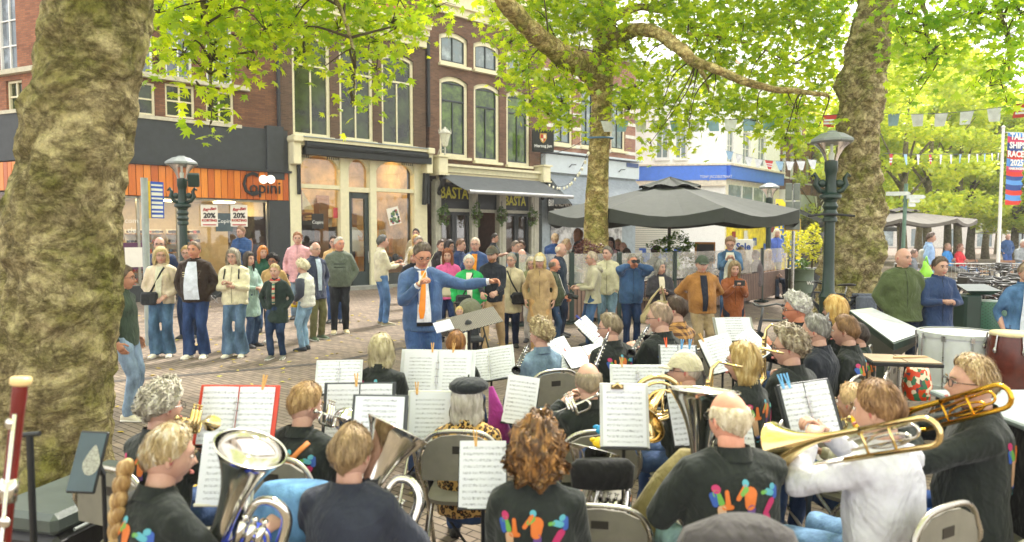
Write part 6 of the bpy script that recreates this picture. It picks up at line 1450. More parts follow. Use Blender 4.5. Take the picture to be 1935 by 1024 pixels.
def shoulder_bag(pr,c,at_=(.17,.02),strap=True,size=(.24,.1,.2),lab=None,side=1):
 q=pr[1];s=q['s'];m_=fabric(c)
 if strap:surf_tube(pr,[(-side*.07,.5),(side*.02,.3),(side*.13,.1)],.018,m_,'bag_strap')
 p=W(pr,q['sp'](at_[1],.19)+q['right']*side*at_[0]);mb=MB();mb.box((0,0,0),size,bev=.03);mb.box((0,-size[1]*.5,size[2]*.22),(size[0]*.9,.02,size[2]*.5),bev=.008)
 b=mb.build('handbag',m_,smooth='auto');b.location=p;b.rotation_euler=(0,0,pr[0].rotation_euler[2]);tag(b,lab,'bag');return b
 # audience, left to right
person(236,500,6.9,84,'man in a dark green zip jacket half hidden behind the thick left trunk',tc=(62,76,64),hair='short',hc=(96,80,62),leg=(132,152,176),arms='down',glasses=True,shoe=(214,206,184),skinc=(184,136,112))
person(301,447,12.2,178,'man in navy behind the blonde woman in a cream jacket',tc=(38,52,84),hair='bald',hc=(96,88,80),glasses=True,hy=-20,leg=(50,66,110),shoe=(220,214,200),bulk=1.1)
a=person(303,465,10.5,172,'smiling blonde woman in a cream jacket and wide blue jeans',top='jacket',tc=(206,190,166),hair='bob',hc=(208,186,136),hc2=(232,214,170),hy=-26,leg=(74,102,130),wide=.035,arms='hands',glasses=True,shoe=(228,220,204),inner=(206,204,180),smile=1,bulk=1.08)
shoulder_bag(a,(44,46,50),(.12,.02),lab='small black crossbody bag on the woman in the cream jacket')
person(352,463,12.4,184,'fair haired person in glasses behind the man in a brown varsity jacket',tc=(120,104,84),hair='short',hc=(180,150,96),glasses=True,hy=-15,leg=(48,62,92))
a=person(366,455,10.4,180,'tall man in a brown varsity jacket over a white tee shirt',tc=(48,36,30),hair='crop',hc=(130,110,92),leg=(44,64,104),wide=.03,arms='pocket',inner=(206,212,226),open_=True,shoe=(232,226,208),bulk=1.16,belly=.02,skinc=(186,134,110),smile=.6)
for z,sd in((.36,1),(.33,1),(.30,1)):surf_tube(a,[(.07,z),(.14,z)],.006,mat('letters_cream',(200,190,150),.7),'lettering')
surf_tube(a,[(-.07,.38),(-.13,.38),(-.10,.30),(-.07,.28),(-.13,.28)],.008,mat('letters_grey',(96,84,74),.7),'lettering')
a=person(440,468,10.5,180,'grey haired woman in a cream fleece jacket with crossed arms',tc=(222,214,182),hair='bob',hc=(156,146,130),hc2=(196,188,172),leg=(88,112,138),wide=.05,arms='crossed',glasses=True,shoe=(226,218,200),bulk=1.14,hy=4)
for sd in(1,-1):surf_tube(a,[(sd*.11,.5),(sd*.115,.4),(sd*.12,.34)],.02,fabric((50,50,54)),'rucksack_strap')
person(470,474,11.4,112,'dark haired woman in a pale teal coat beside the woman with crossed arms',top='coat',tc=(148,174,166),hair='long',hc=(66,56,50),leg=(70,92,124),arms='front',hem=.28,shoe=(40,40,44),hy=6)
person(455,426,18.6,188,'bearded man in a blue quilted jacket leaning arms crossed at the optician window',tc=(44,76,120),hair='short',hc=(128,100,74),arms='crossed',leg=(120,140,160),quilt=.055,beard=(180,150,120),hy=18)
person(496,463,13.2,168,'red haired woman in a dark green top with sunglasses on her head',tc=(34,78,62),top='sweater',hair='long',hc=(186,112,48),hc2=(216,146,70),hy=-25,leg=(80,110,150))
person(515,478,12.0,176,'woman with short black curls in a beige coat behind the scarf woman',top='coat',tc=(186,152,100),hair='curlyshort',hc=(36,30,30),glasses=True,leg=(36,36,42),hem=.15,shoe=(214,208,190),skinc=(150,104,82))
YK=fabric((190,176,150),'yoke',(60,110,96))
person(519,497,10.3,180,'laughing older woman in a dark green raincoat and striped scarf',top='coat',tc=(38,52,48),hair='short',hc=(196,170,122),hc2=(222,204,160),leg=(44,62,92),arms='pocket',hem=.18,shoe=(110,110,98),scarf=YK,smile=1)
person(562,437,15.2,172,'woman in a long pale pink quilted jacket',top='coat',tc=(212,160,164),hair='short',hc=(140,96,62),quilt=.07,hem=.1,leg=(120,140,160),hy=-8)
person(596,457,12.2,128,'elderly man with glasses in a navy raincoat and khaki trousers',top='coat',tc=(60,66,88),hair='bald',hc=(196,184,168),glasses=True,legk='cloth',leg=(108,106,72),hem=.12,shoe=(66,84,58),inner=(190,204,220),arms='pocket')
a=person(571,488,11.1,-72,'white haired woman in a white padded vest holding a yellow bag',top='vest',tc=(214,212,202),hair='curlyshort',hc=(222,210,176),hc2=(240,232,208),leg=(130,160,184),shoe=(44,52,62),quilt=.1,arms=((.10,.16,-.44),(-.14,.12,-.44),'out',.7),lean=.08)
for sd in(1,-1):
 S_,E_,T_=a[1]['J'][sd];mb=MB();mb.tube([S_+(a[1]['C']-S_)*.1,S_.lerp(E_,.4),E_,E_.lerp(T_,.5),T_-(T_-E_).normalized()*.03],[.08,.075,.064,.057,.046],12);mb.build('sleeve',fabric((66,70,84)),a[0],smooth=True)
p=W(a,a[1]['J'][1][2]);mb=MB();mb.loft([((-.13,0,-.06),(0,1,0),(0,0,1),.03,.03),((-.04,0,-.03),(0,1,0),(0,0,1),.05,.06),((.06,0,0),(0,1,0),(0,0,1),.04,.045),((.15,0,.05),(0,1,0),(0,0,1),.02,.02)],12);b=mb.build('yellow_bag',mat('bag_yellow',(226,190,30),.5),smooth=True);b.location=p+Vector((-.03,0,-.05));tag(b,'crumpled yellow bag in the hand of the white vested woman','bag')
person(631,444,14.6,176,'man in a beige jacket hidden behind the man in the grey hoodie',tc=(206,168,116),hair='short',hc=(60,48,40),leg=(60,84,130),glasses=True)
a=person(641,447,13.0,165,'sturdy grey haired man in a grey green hoodie and black jeans',top='hoodie',tc=(98,106,94),hair='crop',hc=(176,166,154),leg=(44,46,52),arms='pocket',shoe=(196,180,140),hood=True,bulk=1.14,belly=.02,hy=-26,skinc=(196,140,118))
for z in(.34,.28):surf_tube(a,[(-.1,z),(.1,z)],.012,mat('hoodie_print',(66,74,66),.8),'lettering')
person(723,442,14.2,66,'grey haired man in a cream jacket and jeans clapping by the shop step',tc=(206,198,172),hair='short',hc=(88,88,86),leg=(84,116,160),arms=((.06,.34,-.26),(-.06,.30,-.22),'out',.3),shoe=(150,140,110))
person(786,417,19.2,184,'dark haired man standing high at the right shop pier',tc=(160,146,116),hair='short',hc=(52,44,38),H=1.82)
person(786,432,17.6,180,'blonde woman in front of the tall man at the right shop pier',tc=(196,186,160),hair='long',hc=(200,160,100),H=1.72)
person(791,445,15.6,150,'white haired man with glasses behind the conductor',tc=(214,206,196),hair='short',hc=(150,140,128),glasses=True,bulk=1.1)
a=person(781,470,12.2,172,'woman with blonde fringe in a black coat behind the conductor',top='coat',tc=(40,40,46),hair='fringe',hc=(206,180,124),hc2=(226,206,160),hem=.1)
person(846,468,12.0,182,'long haired woman in a bright pink jacket behind the conductor',tc=(216,96,150),hair='long',hc=(140,84,54),leg=(44,60,100),hem=.05,smile=1)
mb=MB();mb.box((0,0,0),(.3,.1,.26),bev=.04);b=mb.build('handbag',mat('bag_cream',(206,196,170),.5),smooth='auto');b.location=at(845,547,11.6);tag(b,'cream handbag against the pink jacket behind the conductor','bag')
a=person(886,480,10.7,176,'white haired woman in a bright green quilted jacket',tc=(44,170,92),hair='short',hc=(226,222,208),hc2=(245,242,232),quilt=.075,hem=.05,inner=(224,216,200),leg=(60,60,70),bulk=1.08);shoulder_bag(a,(38,44,46),(.1,.03),lab='dark crossbody bag on the woman in the green quilted jacket',side=1)
a=person(930,464,10.8,190,'man in a dark jacket and cap pushing a stroller with beige trousers',tc=(36,40,50),hair='short',hc=(120,86,56),cap=('cap',(84,82,70)),legk='cloth',leg=(178,150,112),arms=((.10,.36,-.42),(-.12,.34,-.40),'out',.9),shoe=(226,220,200),beard=(140,100,68),smile=1,step=.5,hy=12)
person(898,448,13.2,186,'elderly man with white hair in blue and orange behind the cap man',tc=(60,84,130),hair='crop',hc=(210,190,170),glasses=True,inner=(230,150,50))
a=person(966,477,11.4,184,'woman with short grey hair in a cream teddy coat',top='coat',tc=(212,198,166),hair='short',hc=(160,152,140),glasses=True,hem=.2,leg=(40,48,74),hy=16);shoulder_bag(a,(44,44,48),(.15,.0),lab='black shoulder bag on the woman in the cream teddy coat',side=-1)
person(1004,484,12.0,186,'white haired woman in an olive jacket behind the trench coat woman',tc=(122,124,88),hair='bob',hc=(200,188,166),glasses=True,leg=(206,200,190),hem=.1)
person(1020,477,10.9,184,'blonde woman in a long beige trench coat and pale cap',top='coat',tc=(176,148,108),hair='bob',hc=(214,190,130),cap=('cap',(206,200,176)),hem=.32,legk='cloth',leg=(190,150,100),wide=.02,smile=1,shoe=(220,200,190))
a=person(1048,488,11.2,98,'balding man in an olive quilted jacket holding a camera',tc=(66,74,54),hair='bald',hc=(120,104,90),quilt=.07,leg=(56,76,104),arms=((.06,.24,-.42),(-.04,.28,-.42),'out',.9),bulk=1.18,belly=.05,inner=(226,220,210),skinc=(196,138,116))
mb=MB();mb.box((0,0,0),(.13,.07,.09),bev=.015);mb.lathe([(.036,.03),(.036,.12),(.04,.13),(.03,.13),(.03,.1),(0,.1)],16,axis=(0,1,0));b=mb.build('camera_body',BLACKM,smooth='auto');b.name='photo_camera';b.location=W(a,a[1]['J'][1][2]+Vector((-.05,.09,.02)));b.rotation_euler=(R(-12),0,-R(98));tag(b,'black camera in the hands of the man in the olive quilted jacket','camera')
person(1060,459,12.6,110,'tall balding man in a long navy jacket above the camera man',top='coat',tc=(36,50,68),hair='bald',hc=(190,176,158),hem=.05,arms='down',leg=(40,50,70),bulk=1.1)
person(1118,474,11.4,-96,'balding man in a pale grey hooded jacket seen in profile',top='hoodie',tc=(184,178,152),hair='crop',hc=(176,160,140),glasses=True,leg=(70,100,140),arms=((.1,.3,-.32),(-.08,.28,-.34),'out',.6),hood=True,hem=.04)
person(1148,464,12.2,196,'grey haired man in a cream zip jacket behind the pale hooded man',tc=(196,190,158),hair='short',hc=(110,104,96),leg=(110,136,150),arms='pocket',hy=24,bulk=1.08)
a=person(1196,479,11.2,178,'grey haired man in a blue jacket lifting binoculars',tc=(58,88,128),hair='crop',hc=(140,132,122),leg=(36,54,88),arms='binoc',bulk=1.24,belly=.03,nod=4,skinc=(190,134,110))
mb=MB()
for sx in(-.033,.033):mb.lathe([(.02,-.06),(.02,-.02),(.03,.03),(.032,.08),(.0,.08)],14,(sx,0,0),axis=(0,1,0))
mb.box((0,-.01,0),(.05,.05,.03));b=mb.build('binoculars',BLACKM,smooth='auto');b.location=W(a,a[1]['hc']+Vector((0,.17,.012)));b.rotation_euler=(0,0,-R(178));tag(b,'black binoculars held to the eyes of the man in blue','binoculars')
a=person(1248,490,10.8,174,'woman with short grey hair in a dark cardigan hugging a bag',top='jacket',tc=(56,54,60),hair='bob',hc=(132,130,124),hc2=(176,172,164),arms='crossed',inner=(226,214,190),legk='cloth',leg=(60,60,66),hy=-26,bulk=1.1)
p=at(1236,588,10.3);mb=MB();mb.loft([((-.2,0,-.12),(0,1,0),(0,0,1),.06,.06),((-.1,0,-.06),(0,1,0),(0,0,1),.09,.14),((.06,0,.02),(0,1,0),(0,0,1),.09,.15),((.22,0,.1),(0,1,0),(0,0,1),.04,.06)],16);mb.tube([(-.18,0,-.06),(-.05,-.05,.2),(.1,-.03,.38),(.18,0,.1)],.018,8);b=mb.build('canvas_bag',fabric((176,160,120)),smooth=True);b.location=p;tag(b,'slouchy canvas shoulder bag under the crossed arms of the grey haired woman','bag')
person(1327,487,9.9,180,'older man in a tan zip jacket and dark cap with hands behind him',tc=(158,110,58),hair='thin',hc=(150,140,128),cap=('cap',(66,76,62)),legk='cloth',leg=(150,130,98),wide=.02,arms='back',inner=(30,34,48),bulk=1.2,belly=.04,shoe=(90,70,50),hy=4,H=1.62)
a=person(1388,491,10.2,184,'fair haired woman in a brown leather coat photographing with a phone',top='coat',tc=(142,80,44),hair='long',hc=(150,128,96),hc2=(186,164,126),arms='phone',hem=.2,leg=(40,44,60),nod=6,quilt=0)
mb=MB();mb.box((0,0,0),(.155,.012,.08),bev=.005);b=mb.build('phone',BLACKM);b.location=W(a,a[1]['J'][1][2]+Vector((-.06,.06,.05)));b.rotation_euler=(0,0,-R(184));tag(b,'dark phone held up by the woman in the brown leather coat','phone')
person(1380,444,13.4,196,'man in glasses and open denim shirt looking down at his phone',top='jacket',fk='denim',tc=(70,100,130),hair='short',hc=(140,112,84),glasses=True,nod=26,arms='phone',inner=(206,206,190),open_=True)
person(1468,432,25,182,'woman in a blue raincoat walking past the yellow flags',top='coat',tc=(84,110,190),hair='bob',hc=(232,222,190),hem=.12,legk='cloth',leg=(150,140,130))
person(1708,465,8.6,184,'bald man in an olive green zip jacket right of the thick trunk',tc=(78,90,56),hair=None,arms='pocket',leg=(34,42,60),bulk=1.16,hy=-22,hem=.04,near=True)
person(1778,483,8.6,180,'short haired woman in a navy raincoat holding a small object',top='coat',tc=(46,66,104),hair='short',hc=(96,82,70),arms=((.06,.24,-.27),(-.05,.24,-.27),'wide',.8),hem=.14,wide=.03,legk='cloth',leg=(34,40,56),bulk=1.06,near=True)
person(1943,492,7.6,186,'person in an open denim jacket cut by the right edge',fk='denim',tc=(74,108,148),hair='short',hc=(150,130,110),inner=(206,214,226),open_=True,leg=(60,80,110),near=True)
a=person(1760,438,19.5,120,'woman in a pale blue jacket carrying a backpack and lime bag',tc=(150,180,220),hair='short',hc=(96,80,72),hem=.12,leg=(120,150,190),arms='down')
p=W(a,Vector((0,-.2,1.25)));mb=MB();mb.box((0,0,0),(.3,.2,.44),bev=.06);b=mb.build('backpack',fabric((196,192,184)),smooth='auto');b.location=p;b.rotation_euler=(0,0,-R(120));tag(b,'pale backpack on the woman in the light blue jacket','backpack')
mb=MB();mb.loft([((0,0,-.3),(1,0,0),(0,1,0),.16,.1),((0,0,-.12),(1,0,0),(0,1,0),.19,.12),((0,0,.06),(1,0,0),(0,1,0),.09,.06),((-.05,0,.2),(1,0,0),(0,1,0),.03,.02)],14);mb.tube([(-.05,0,.18),(0,0,.32),(.05,0,.1)],.02,6);b=mb.build('plastic_bag',mat('bag_lime',(150,220,60),.4),smooth=True);b.location=at(1750,508,17.5);tag(b,'lime green plastic bag hanging beside the short haired woman','bag')
person(1905,442,32,184,'bald man in a dark blue sweater standing beyond the bikes',top='sweater',tc=(52,84,130),hair='bald',hc=(190,160,140),leg=(60,90,150),arms='pocket')
# seated on benches and at the terrace
def bench(px,d,hd,L_,lab):
 p=at(px,500,d);p.z=0;t_=thing('park_bench',lab,'bench',p,-R(hd));mb=MB()
 for k in range(4):mb.box((0,-.18+k*.12,.44),(L_,.09,.035))
 mb.build('seat',mat('bench_wood',(150,110,80),.7),t_);mb=MB()
 for k in range(3):mb.box((0,-.27-k*.03,.58+k*.13),(L_,.03,.09),rx=R(10))
 mb.build('backrest',mat('bench_wood',(150,110,80),.7),t_)
 for sx in(-.45,.45):mb=MB();mb.box((sx*L_,0,.21),(.05,.4,.42));mb.tube([(sx*L_,-.2,.4),(sx*L_,-.34,.9)],.02);mb.build('leg',BLACKM,t_)
bench(1808,26.5,172,2.4,'bench holding the two resting people in blue and red');bench(1934,26,180,1.6,'bench at the far right under a seated man in grey')
person(1791,459,26,150,'seated man in a bright blue jacket on the far bench',tc=(60,140,210),hair='crop',hc=(170,140,120),sit=True,leg=(120,120,116),arms='crossed',lean=-.12)
person(1815,460,26,150,'seated person in a red jacket on the far bench',tc=(206,50,60),hair='short',hc=(140,100,80),sit=True,leg=(110,150,200),arms='crossed',lean=-.1)
person(1934,452,25.6,190,'seated man in a grey jacket at the far right edge',tc=(150,156,158),hair='short',hc=(210,206,196),sit=True,leg=(120,150,190),arms='lap')
person(935,428,18.5,110,'waiter in black carrying menus at the restaurant door',top='tee',tc=(34,40,48),hair='short',hc=(40,32,28),arms=((.1,.34,-.24),(-.06,.34,-.24),'out',.6),legk='cloth',leg=(170,160,136),H=1.72)
TS=[(871,450,16.5,110,'seated man in a navy puffer at the terrace left of the waiter',dict(tc=(34,52,92),hair='short',hc=(110,80,60),quilt=.07)),(849,452,16.8,120,'seated dark haired woman in cream with sunglasses on the terrace',dict(tc=(206,200,180),hair='bob',hc=(40,32,34),glasses=True)),(834,452,17.6,150,'dim seated figure beside the cream clad terrace woman',dict(tc=(50,46,50),hair='short',hc=(70,52,44))),(974,454,17.2,130,'seated person in a light denim jacket on the terrace',dict(tc=(130,160,190),fk='denim',hair='short',hc=(110,96,84))),(985,453,18.4,200,'seated woman in dark clothes behind the denim jacket',dict(tc=(60,60,74),hair='short',hc=(70,50,40))),(986,470,14.8,178,'seated balding man with glasses in sage green at a terrace table',dict(tc=(150,160,120),hair='bald',hc=(150,130,110),glasses=True)),(1049,440,17.5,20,'broad man in a blue jacket seen from behind on the terrace',dict(tc=(44,72,124),hair='crop',hc=(190,160,130),bulk=1.2,sit=False)),(1071,450,17.0,110,'seated older woman in white near the slim tree',dict(tc=(222,216,208),hair='short',hc=(176,150,120))),(1092,431,18.2,-60,'waitress in black with a long ponytail beside the slim tree',dict(top='tee',tc=(30,32,38),hair='long',hc=(120,76,46),sit=False,arms='hold')),(1154,448,18.5,200,'woman in a pink striped top under the parasol',dict(tc=(214,120,150),fk='stripe',tc2=(230,220,220),hair='bob',hc=(50,38,38))),(1168,451,20.0,190,'person with sunglasses in dark clothes under the parasol',dict(tc=(60,50,54),hair='short',hc=(190,160,120),glasses=True)),(1178,457,17.6,170,'seated balding man in grey under the parasol',dict(tc=(90,96,96),hair='bald',hc=(180,150,130))),(1184,468,16.4,10,'dark haired guest seen from behind before the parasol',dict(tc=(60,56,54),hair='short',hc=(44,30,28))),(1240,463,17.6,60,'guest in dark green beside the round bush under the parasol',dict(tc=(40,56,52),hair='short',hc=(80,64,54))),(1400,466,18.8,20,'blurred guest with pale hair behind the barrier glass',dict(tc=(206,190,170),hair='bob',hc=(214,190,150))),(1428,472,19.0,-40,'guest in grey behind the barrier glass by the sale sign',dict(tc=(110,100,100),hair='short',hc=(120,90,70))),(1452,470,20.5,150,'guest with long fair hair behind the short barrier',dict(tc=(190,150,120),hair='long',hc=(200,160,100))),(1728,470,22,130,'person in grey sitting right of the fingerpost',dict(tc=(120,124,130),hair='short',hc=(120,100,90)))]
for(px,py,d,hd,lab,kw)in TS:
 k=dict(sit=True,arms='lap',leg=(60,70,90));k.update(kw);person(px,py,d,hd,lab,**k)
def armchair(px,d,hd,lab,src=None):
 p=at(px,500,d);p.z=0
 if src:c=copy_tree(src);c.location=p;c.rotation_euler=(0,0,-R(hd));c['label']=lab;return c
 t_=thing('terrace_chair',lab,'chair',p,-R(hd),'terrace armchairs');mb=MB();mb.box((0,0,.44),(.5,.48,.04),bev=.015);mb.build('seat',fabric((150,130,100)),t_)
 mb=MB();WK=mat('wicker_brown',(66,52,46),.7,bump=.6,bscale=90);mb.tube([(-.26,.1,.66),(-.27,-.2,.7),(-.22,-.28,.84),(0,-.3,.88),(.22,-.28,.84),(.27,-.2,.7),(.26,.1,.66)],.022,8)
 for k in range(7):x=-.22+k*.073;mb.tube([(x,-.27,.46),(x,-.285,.85)],.012,5)
 for k in range(4):mb.tube([(-.24,-.28,.52+k*.09),(.24,-.28,.52+k*.09)],.010,5)
 mb.build('backrest',WK,t_)
 for sx in(-.24,.24):
  for sy in(-.22,.22):mb=MB();mb.tube([(sx,sy,0),(sx,sy,.44)],.018,6);mb.build('leg',WK,t_)
 return t_
ch=armchair(869,14.2,150,'brown wicker terrace armchair right behind the conductor')
for px,d,hd,lab in((903,15.5,200,'wicker armchair behind the green quilted jacket'),(1235,15.2,20,'wicker armchair seen through the barrier glass below the round bush'),(1330,18.5,60,'wicker armchair behind the barrier right of the tan jacket man'),(1376,19,140,'wicker armchair behind the man in the denim shirt'),(1720,20,170,'pale armchair left of the woman with the lime bag'),(1772,24,170,'armchair left of the far bench'),(1850,24.5,180,'armchair between the far bench and the flagpole')):armchair(px,d,hd,lab,ch)
def table(px,d,lab,src=None):
 p=at(px,500,d);p.z=0
 if src:c=copy_tree(src);c.location=p;c['label']=lab;return c
 t_=thing('terrace_table',lab,'table',p,R(20),'terrace tables');mb=MB();mb.box((0,0,.74),(.75,.7,.035),bev=.01);mb.build('table_top',mat('table_wood',(176,132,84),.5),t_);mb=MB();mb.tube([(0,0,0),(0,0,.72)],.035,10);mb.box((0,0,.02),(.45,.45,.04),bev=.01);mb.build('pedestal',BLACKM,t_);return t_
tb=table(985,14.3,'wooden terrace table before the sage green man')
for px,d,lab in((1190,17.8,'terrace table under the parasol near the striped woman'),(1255,19.4,'terrace table with plant pots behind the parasol pole'),(1355,19.8,'terrace table behind the barrier glass'),(1420,20.5,'terrace table before the yellow shop window'),(860,17.4,'terrace table between the navy puffer man and the cream clad woman')):table(px,d,lab,tb)
p=at(1332,478,19.5);p.z=0;zb_=at(1332,458,19.5).z;mb=MB();mb.box((0,0,zb_-.3),(.6,.05,.62),bev=.01);mb.box((0,0,(zb_-.6)/2),(.4,.04,zb_-.6));t_=thing('chalk_board','orange framed chalk menu board behind the terrace glass','board',p,R(5));mb.build('frame',mat('frame_orange',(206,140,60),.6),t_);mb=MB();mb.box((0,-.03,zb_-.3),(.5,.01,.5));mb.build('slate',mat('slate',(74,70,66),.6),t_);textobj('lunchcafe',.13,WHITE,t_,(0,-.045,zb_-.42))
p=at(1404,470,22);p.z=0;zb_=at(1404,452,22).z;mb=MB();mb.box((0,0,zb_/2),(.62,.04,zb_),bev=.01);t_=mb.build('sale_board',WHITE);t_.location=p;tag(t_,'white board lettered sale behind the man in the denim shirt','sign');textobj('Sale',.3,mat('sale_blue',(40,80,160),.5),t_,(0,-.03,zb_-.24),bold=.01)
for px,x2,lab in((1462,1,'yellow feather flag left of the blue raincoat woman'),(1484,-1,'yellow feather flag right of the blue raincoat woman')):
 p=at(px,500,26.5);p.z=0;t_=thing('feather_flag',lab,'flag',p,R(6),'yellow feather flags');zt=at(px,376,26.5).z if x2>0 else at(px,430,26.5).z+.4;mb=MB();mb.tube([(0,0,0),(0,0,zt)],.02,6);mb.build('pole',STEEL,t_)
 mb=MB();mb.prism([(.02,.4),(.62,.5),(.6,zt-.4),(.3,zt),(.02,zt)],-.008,.008);mb.build('cloth',mat('flag_yellow',(240,214,40),.6),t_);textobj('ZEEMAN',.5,mat('flag_blue',(40,100,170),.5),t_,(.32,-.02,(zt+.3)/2),rot=(R(90),R(90),0),bold=.01,sx=.85)
 # stroller with toddler
p=at(893,640,9.9);p.z=0;t_=thing('stroller','olive grey stroller with canopy pushed by the cap man','stroller',p,R(20));t_.scale=(.8,.8,.85)
mb=MB();vs=[];n=12
for k in range(7):
 a0=R(-20+k*22)
 for j in range(n+1):b_=math.pi*j/n;rr=.26+.012*(k%2);vs.append((-.02-rr*math.cos(b_)*.9,.12-rr*math.sin(b_)*math.cos(a0),.86+rr*math.sin(b_)*math.sin(a0)))
mb.add(vs,[(k*(n+1)+j,k*(n+1)+j+1,(k+1)*(n+1)+j+1,(k+1)*(n+1)+j)for k in range(6)for j in range(n)]);mb.build('canopy',fabric((112,112,92)),t_,smooth=True,fix=False)
mb=MB();mb.box((0,.1,.42),(.4,.42,.08),bev=.03);mb.box((0,.3,.66),(.4,.06,.5),rx=R(-18),bev=.02);mb.build('seat',fabric((60,62,66)),t_)
for sx in(-.24,.24):mb=MB();mb.tube([(sx,-.38,.12),(sx,.12,.62),(sx,.42,1.02)],.016,8);mb.tube([(sx,.36,.12),(sx,.02,.5)],.016,8);mb.build('frame_tube',BLACKM,t_)
mb=MB();mb.tube([(-.24,.42,1.02),(.24,.42,1.02)],.02,8);mb.build('handle',BLACKM,t_)
for sx in(-.26,.26):
 for sy in(-.38,.36):mb=MB();mb.tube([(sx,sy+.11*math.cos(a),.13+.11*math.sin(a))for a in np.linspace(0,6.283,17)[:-1]],.02,7,closed=True);mb.tube([(sx,sy-.1,.13),(sx,sy+.1,.13)],.008);mb.tube([(sx,sy,.03),(sx,sy,.23)],.008);mb.build('wheel',BLACKM,t_)
a=person(868,577,9.7,172,'blond toddler in a blue jacket seated in the stroller',tc=(50,64,100),hair='short',hc=(222,190,120),hc2=(240,220,170),sit=True,H=1.0,seat=.45,arms='lap',cat='child',leg=(214,206,190),near=False)
# CONDUCTOR
SUIT=(72,98,140)
cd=person(798,458,7.2,163,'conductor in a blue suit and orange tie raising a thin baton',tc=SUIT,hair='crop',hc=(92,80,70),hc2=(140,126,112),legk='cloth',leg=(58,86,134),wide=.02,arms=((.09,.32,-.10),(-.66,.16,-.09),'out',.7),inner=(226,226,236),open_=True,glasses=True,nod=26,hy=-6,bulk=1.12,belly=.03,H=1.84,skinc=(198,148,124),near=True,hint=None,shoe=(40,36,34))
q=cd[1];s_=q['s']
def suit_front(q=q,s_=s_):
 jk=[c for c in cd[0].children if c.name.startswith('jacket')][0];bv=BVHTree.FromPolygons([v.co.copy()for v in jk.data.vertices],[tuple(p.vertices)for p in jk.data.polygons])
 def pt(x,z,e=.006):o_=q['sp'](z,.9)+q['right']*x*s_;h=bv.ray_cast(o_,-q['fwd'])[0];return(h+q['fwd']*e)if h else q['sp'](z,.16)+q['right']*x*s_
 def patch(name,rows,m_,e):
  mb=MB();vs=[]
  for(z,a,b_)in rows:
   for k in range(5):vs.append(pt(a+(b_-a)*k/4,z,e))
  mb.add(vs,[(i*5+k,i*5+k+1,(i+1)*5+k+1,(i+1)*5+k)for i in range(len(rows)-1)for k in range(4)]);mb.build(name,m_,cd[0],smooth=True,fix=False)
 zz=[.53,.48,.4,.3,.2,.1,.02]
 patch('shirt_front',[(z,-.035-.05*(.53-z)-(.0 if z>.3 else .0),.035+.06*(.53-z)+.02)for z in zz],fabric((230,230,240)),.012)
 patch('tie',[(.53,-.02,.02),(.50,-.026,.026),(.47,-.018,.018),(.3,-.01,.045),(.14,.005,.07),(.06,.022,.058)],mat('tie_orange',(240,140,20),.5),.024)
 patch('belt',[(.015,-.075,.085),(-.02,-.075,.085)],BLACKM,.02)
 for sd in(-1,1):patch('lapel',[(.52,sd*.045,sd*.07),(.45,sd*.05,sd*.10),(.40,sd*.055,sd*.105),(.3,sd*.06,sd*.085),(.2,sd*.065,sd*.07)],fabric((54,80,126)),.020)
for c in list(cd[0].children):
 if c.name.split('.')[0]in('shirt_front','collar'):bpy.data.objects.remove(c)
mb=MB();mb.tube([q['sp'](.53,-.005),q['sp'](.572,.0)],[(.075*s_,.078*s_),(.068*s_,.072*s_)],18,caps=False);mb.build('shirt_collar',fabric((230,230,240)),cd[0],smooth=True)
LATE.append(suit_front)
mb=MB()
for sd in(1,-1):
 S_,E_,T_=q['J'][sd];v=(T_-E_).normalized();mb=MB();mb.tube([T_-v*.04,T_+v*.012],[.037,.035],14,caps=False);mb.build('cuff',fabric((232,232,240)),cd[0],smooth=True)
hp=W(cd,q['J'][1][2]+Vector((-.0,.07,.03)));mb=MB();tip=at(823,474,6.9);mb.tube([(0,0,0),(tip-hp)*.12,(tip-hp)],[.006,.005,.0018],8);mb.ell((0,0,0),(.012,.012,.02),8,6);b=mb.build('baton',mat('baton_white',(226,214,180),.4));b.location=hp;tag(b,'thin white baton in the raised hand of the conductor','baton')
# MUSIC STANDS
SH=N('sheet_music');sp_=SH.n('SeparateXYZ');SH.l(SH.obj(),sp_.inputs[0])
fz=SH.math('FRACT',SH.math('MULTIPLY',sp_.outputs[2],1/.026));inb=SH.math('LESS_THAN',fz,.42);fl=SH.math('GREATER_THAN',SH.math('SINE',SH.math('MULTIPLY',sp_.outputs[2],2*math.pi/.0022)),.3)
nz=SH.noise(160,2);dots=SH.math('GREATER_THAN',nz,.56);ink=SH.math('MULTIPLY',inb,SH.math('MAXIMUM',SH.math('MULTIPLY',fl,.5),SH.math('MULTIPLY',dots,.9)))
mx=SH.math('LESS_THAN',SH.math('ABSOLUTE',sp_.outputs[0]),.086);mz=SH.math('LESS_THAN',SH.math('ABSOLUTE',sp_.outputs[2]),.128)
ink=SH.math('MULTIPLY',ink,SH.math('MULTIPLY',mx,mz));SH.col(SH.mix(SH.math('MULTIPLY',ink,.75),s2l((220,222,232)),s2l((80,80,96))));SH.set(.5)
PLAST=mat('plastic_sleeve',(214,218,226),.25,var=.05)
PIN=mat('clothes_peg_wood',(206,160,96),.7)
def pin(p,rot,lab,m_=PIN,z=.0):
 mb=MB()
 for s__ in(-1,1):mb.box((s__*.005,0,.018),(.006,.012,.075),ry=s__*.09)
 mb.tube([(-.006,0,.01),(.006,0,.01)],.006,6);b=mb.build('clothes_peg',m_);b.matrix_world=Matrix.Translation(p)@rot;tag(b,lab,'clothes peg');return b
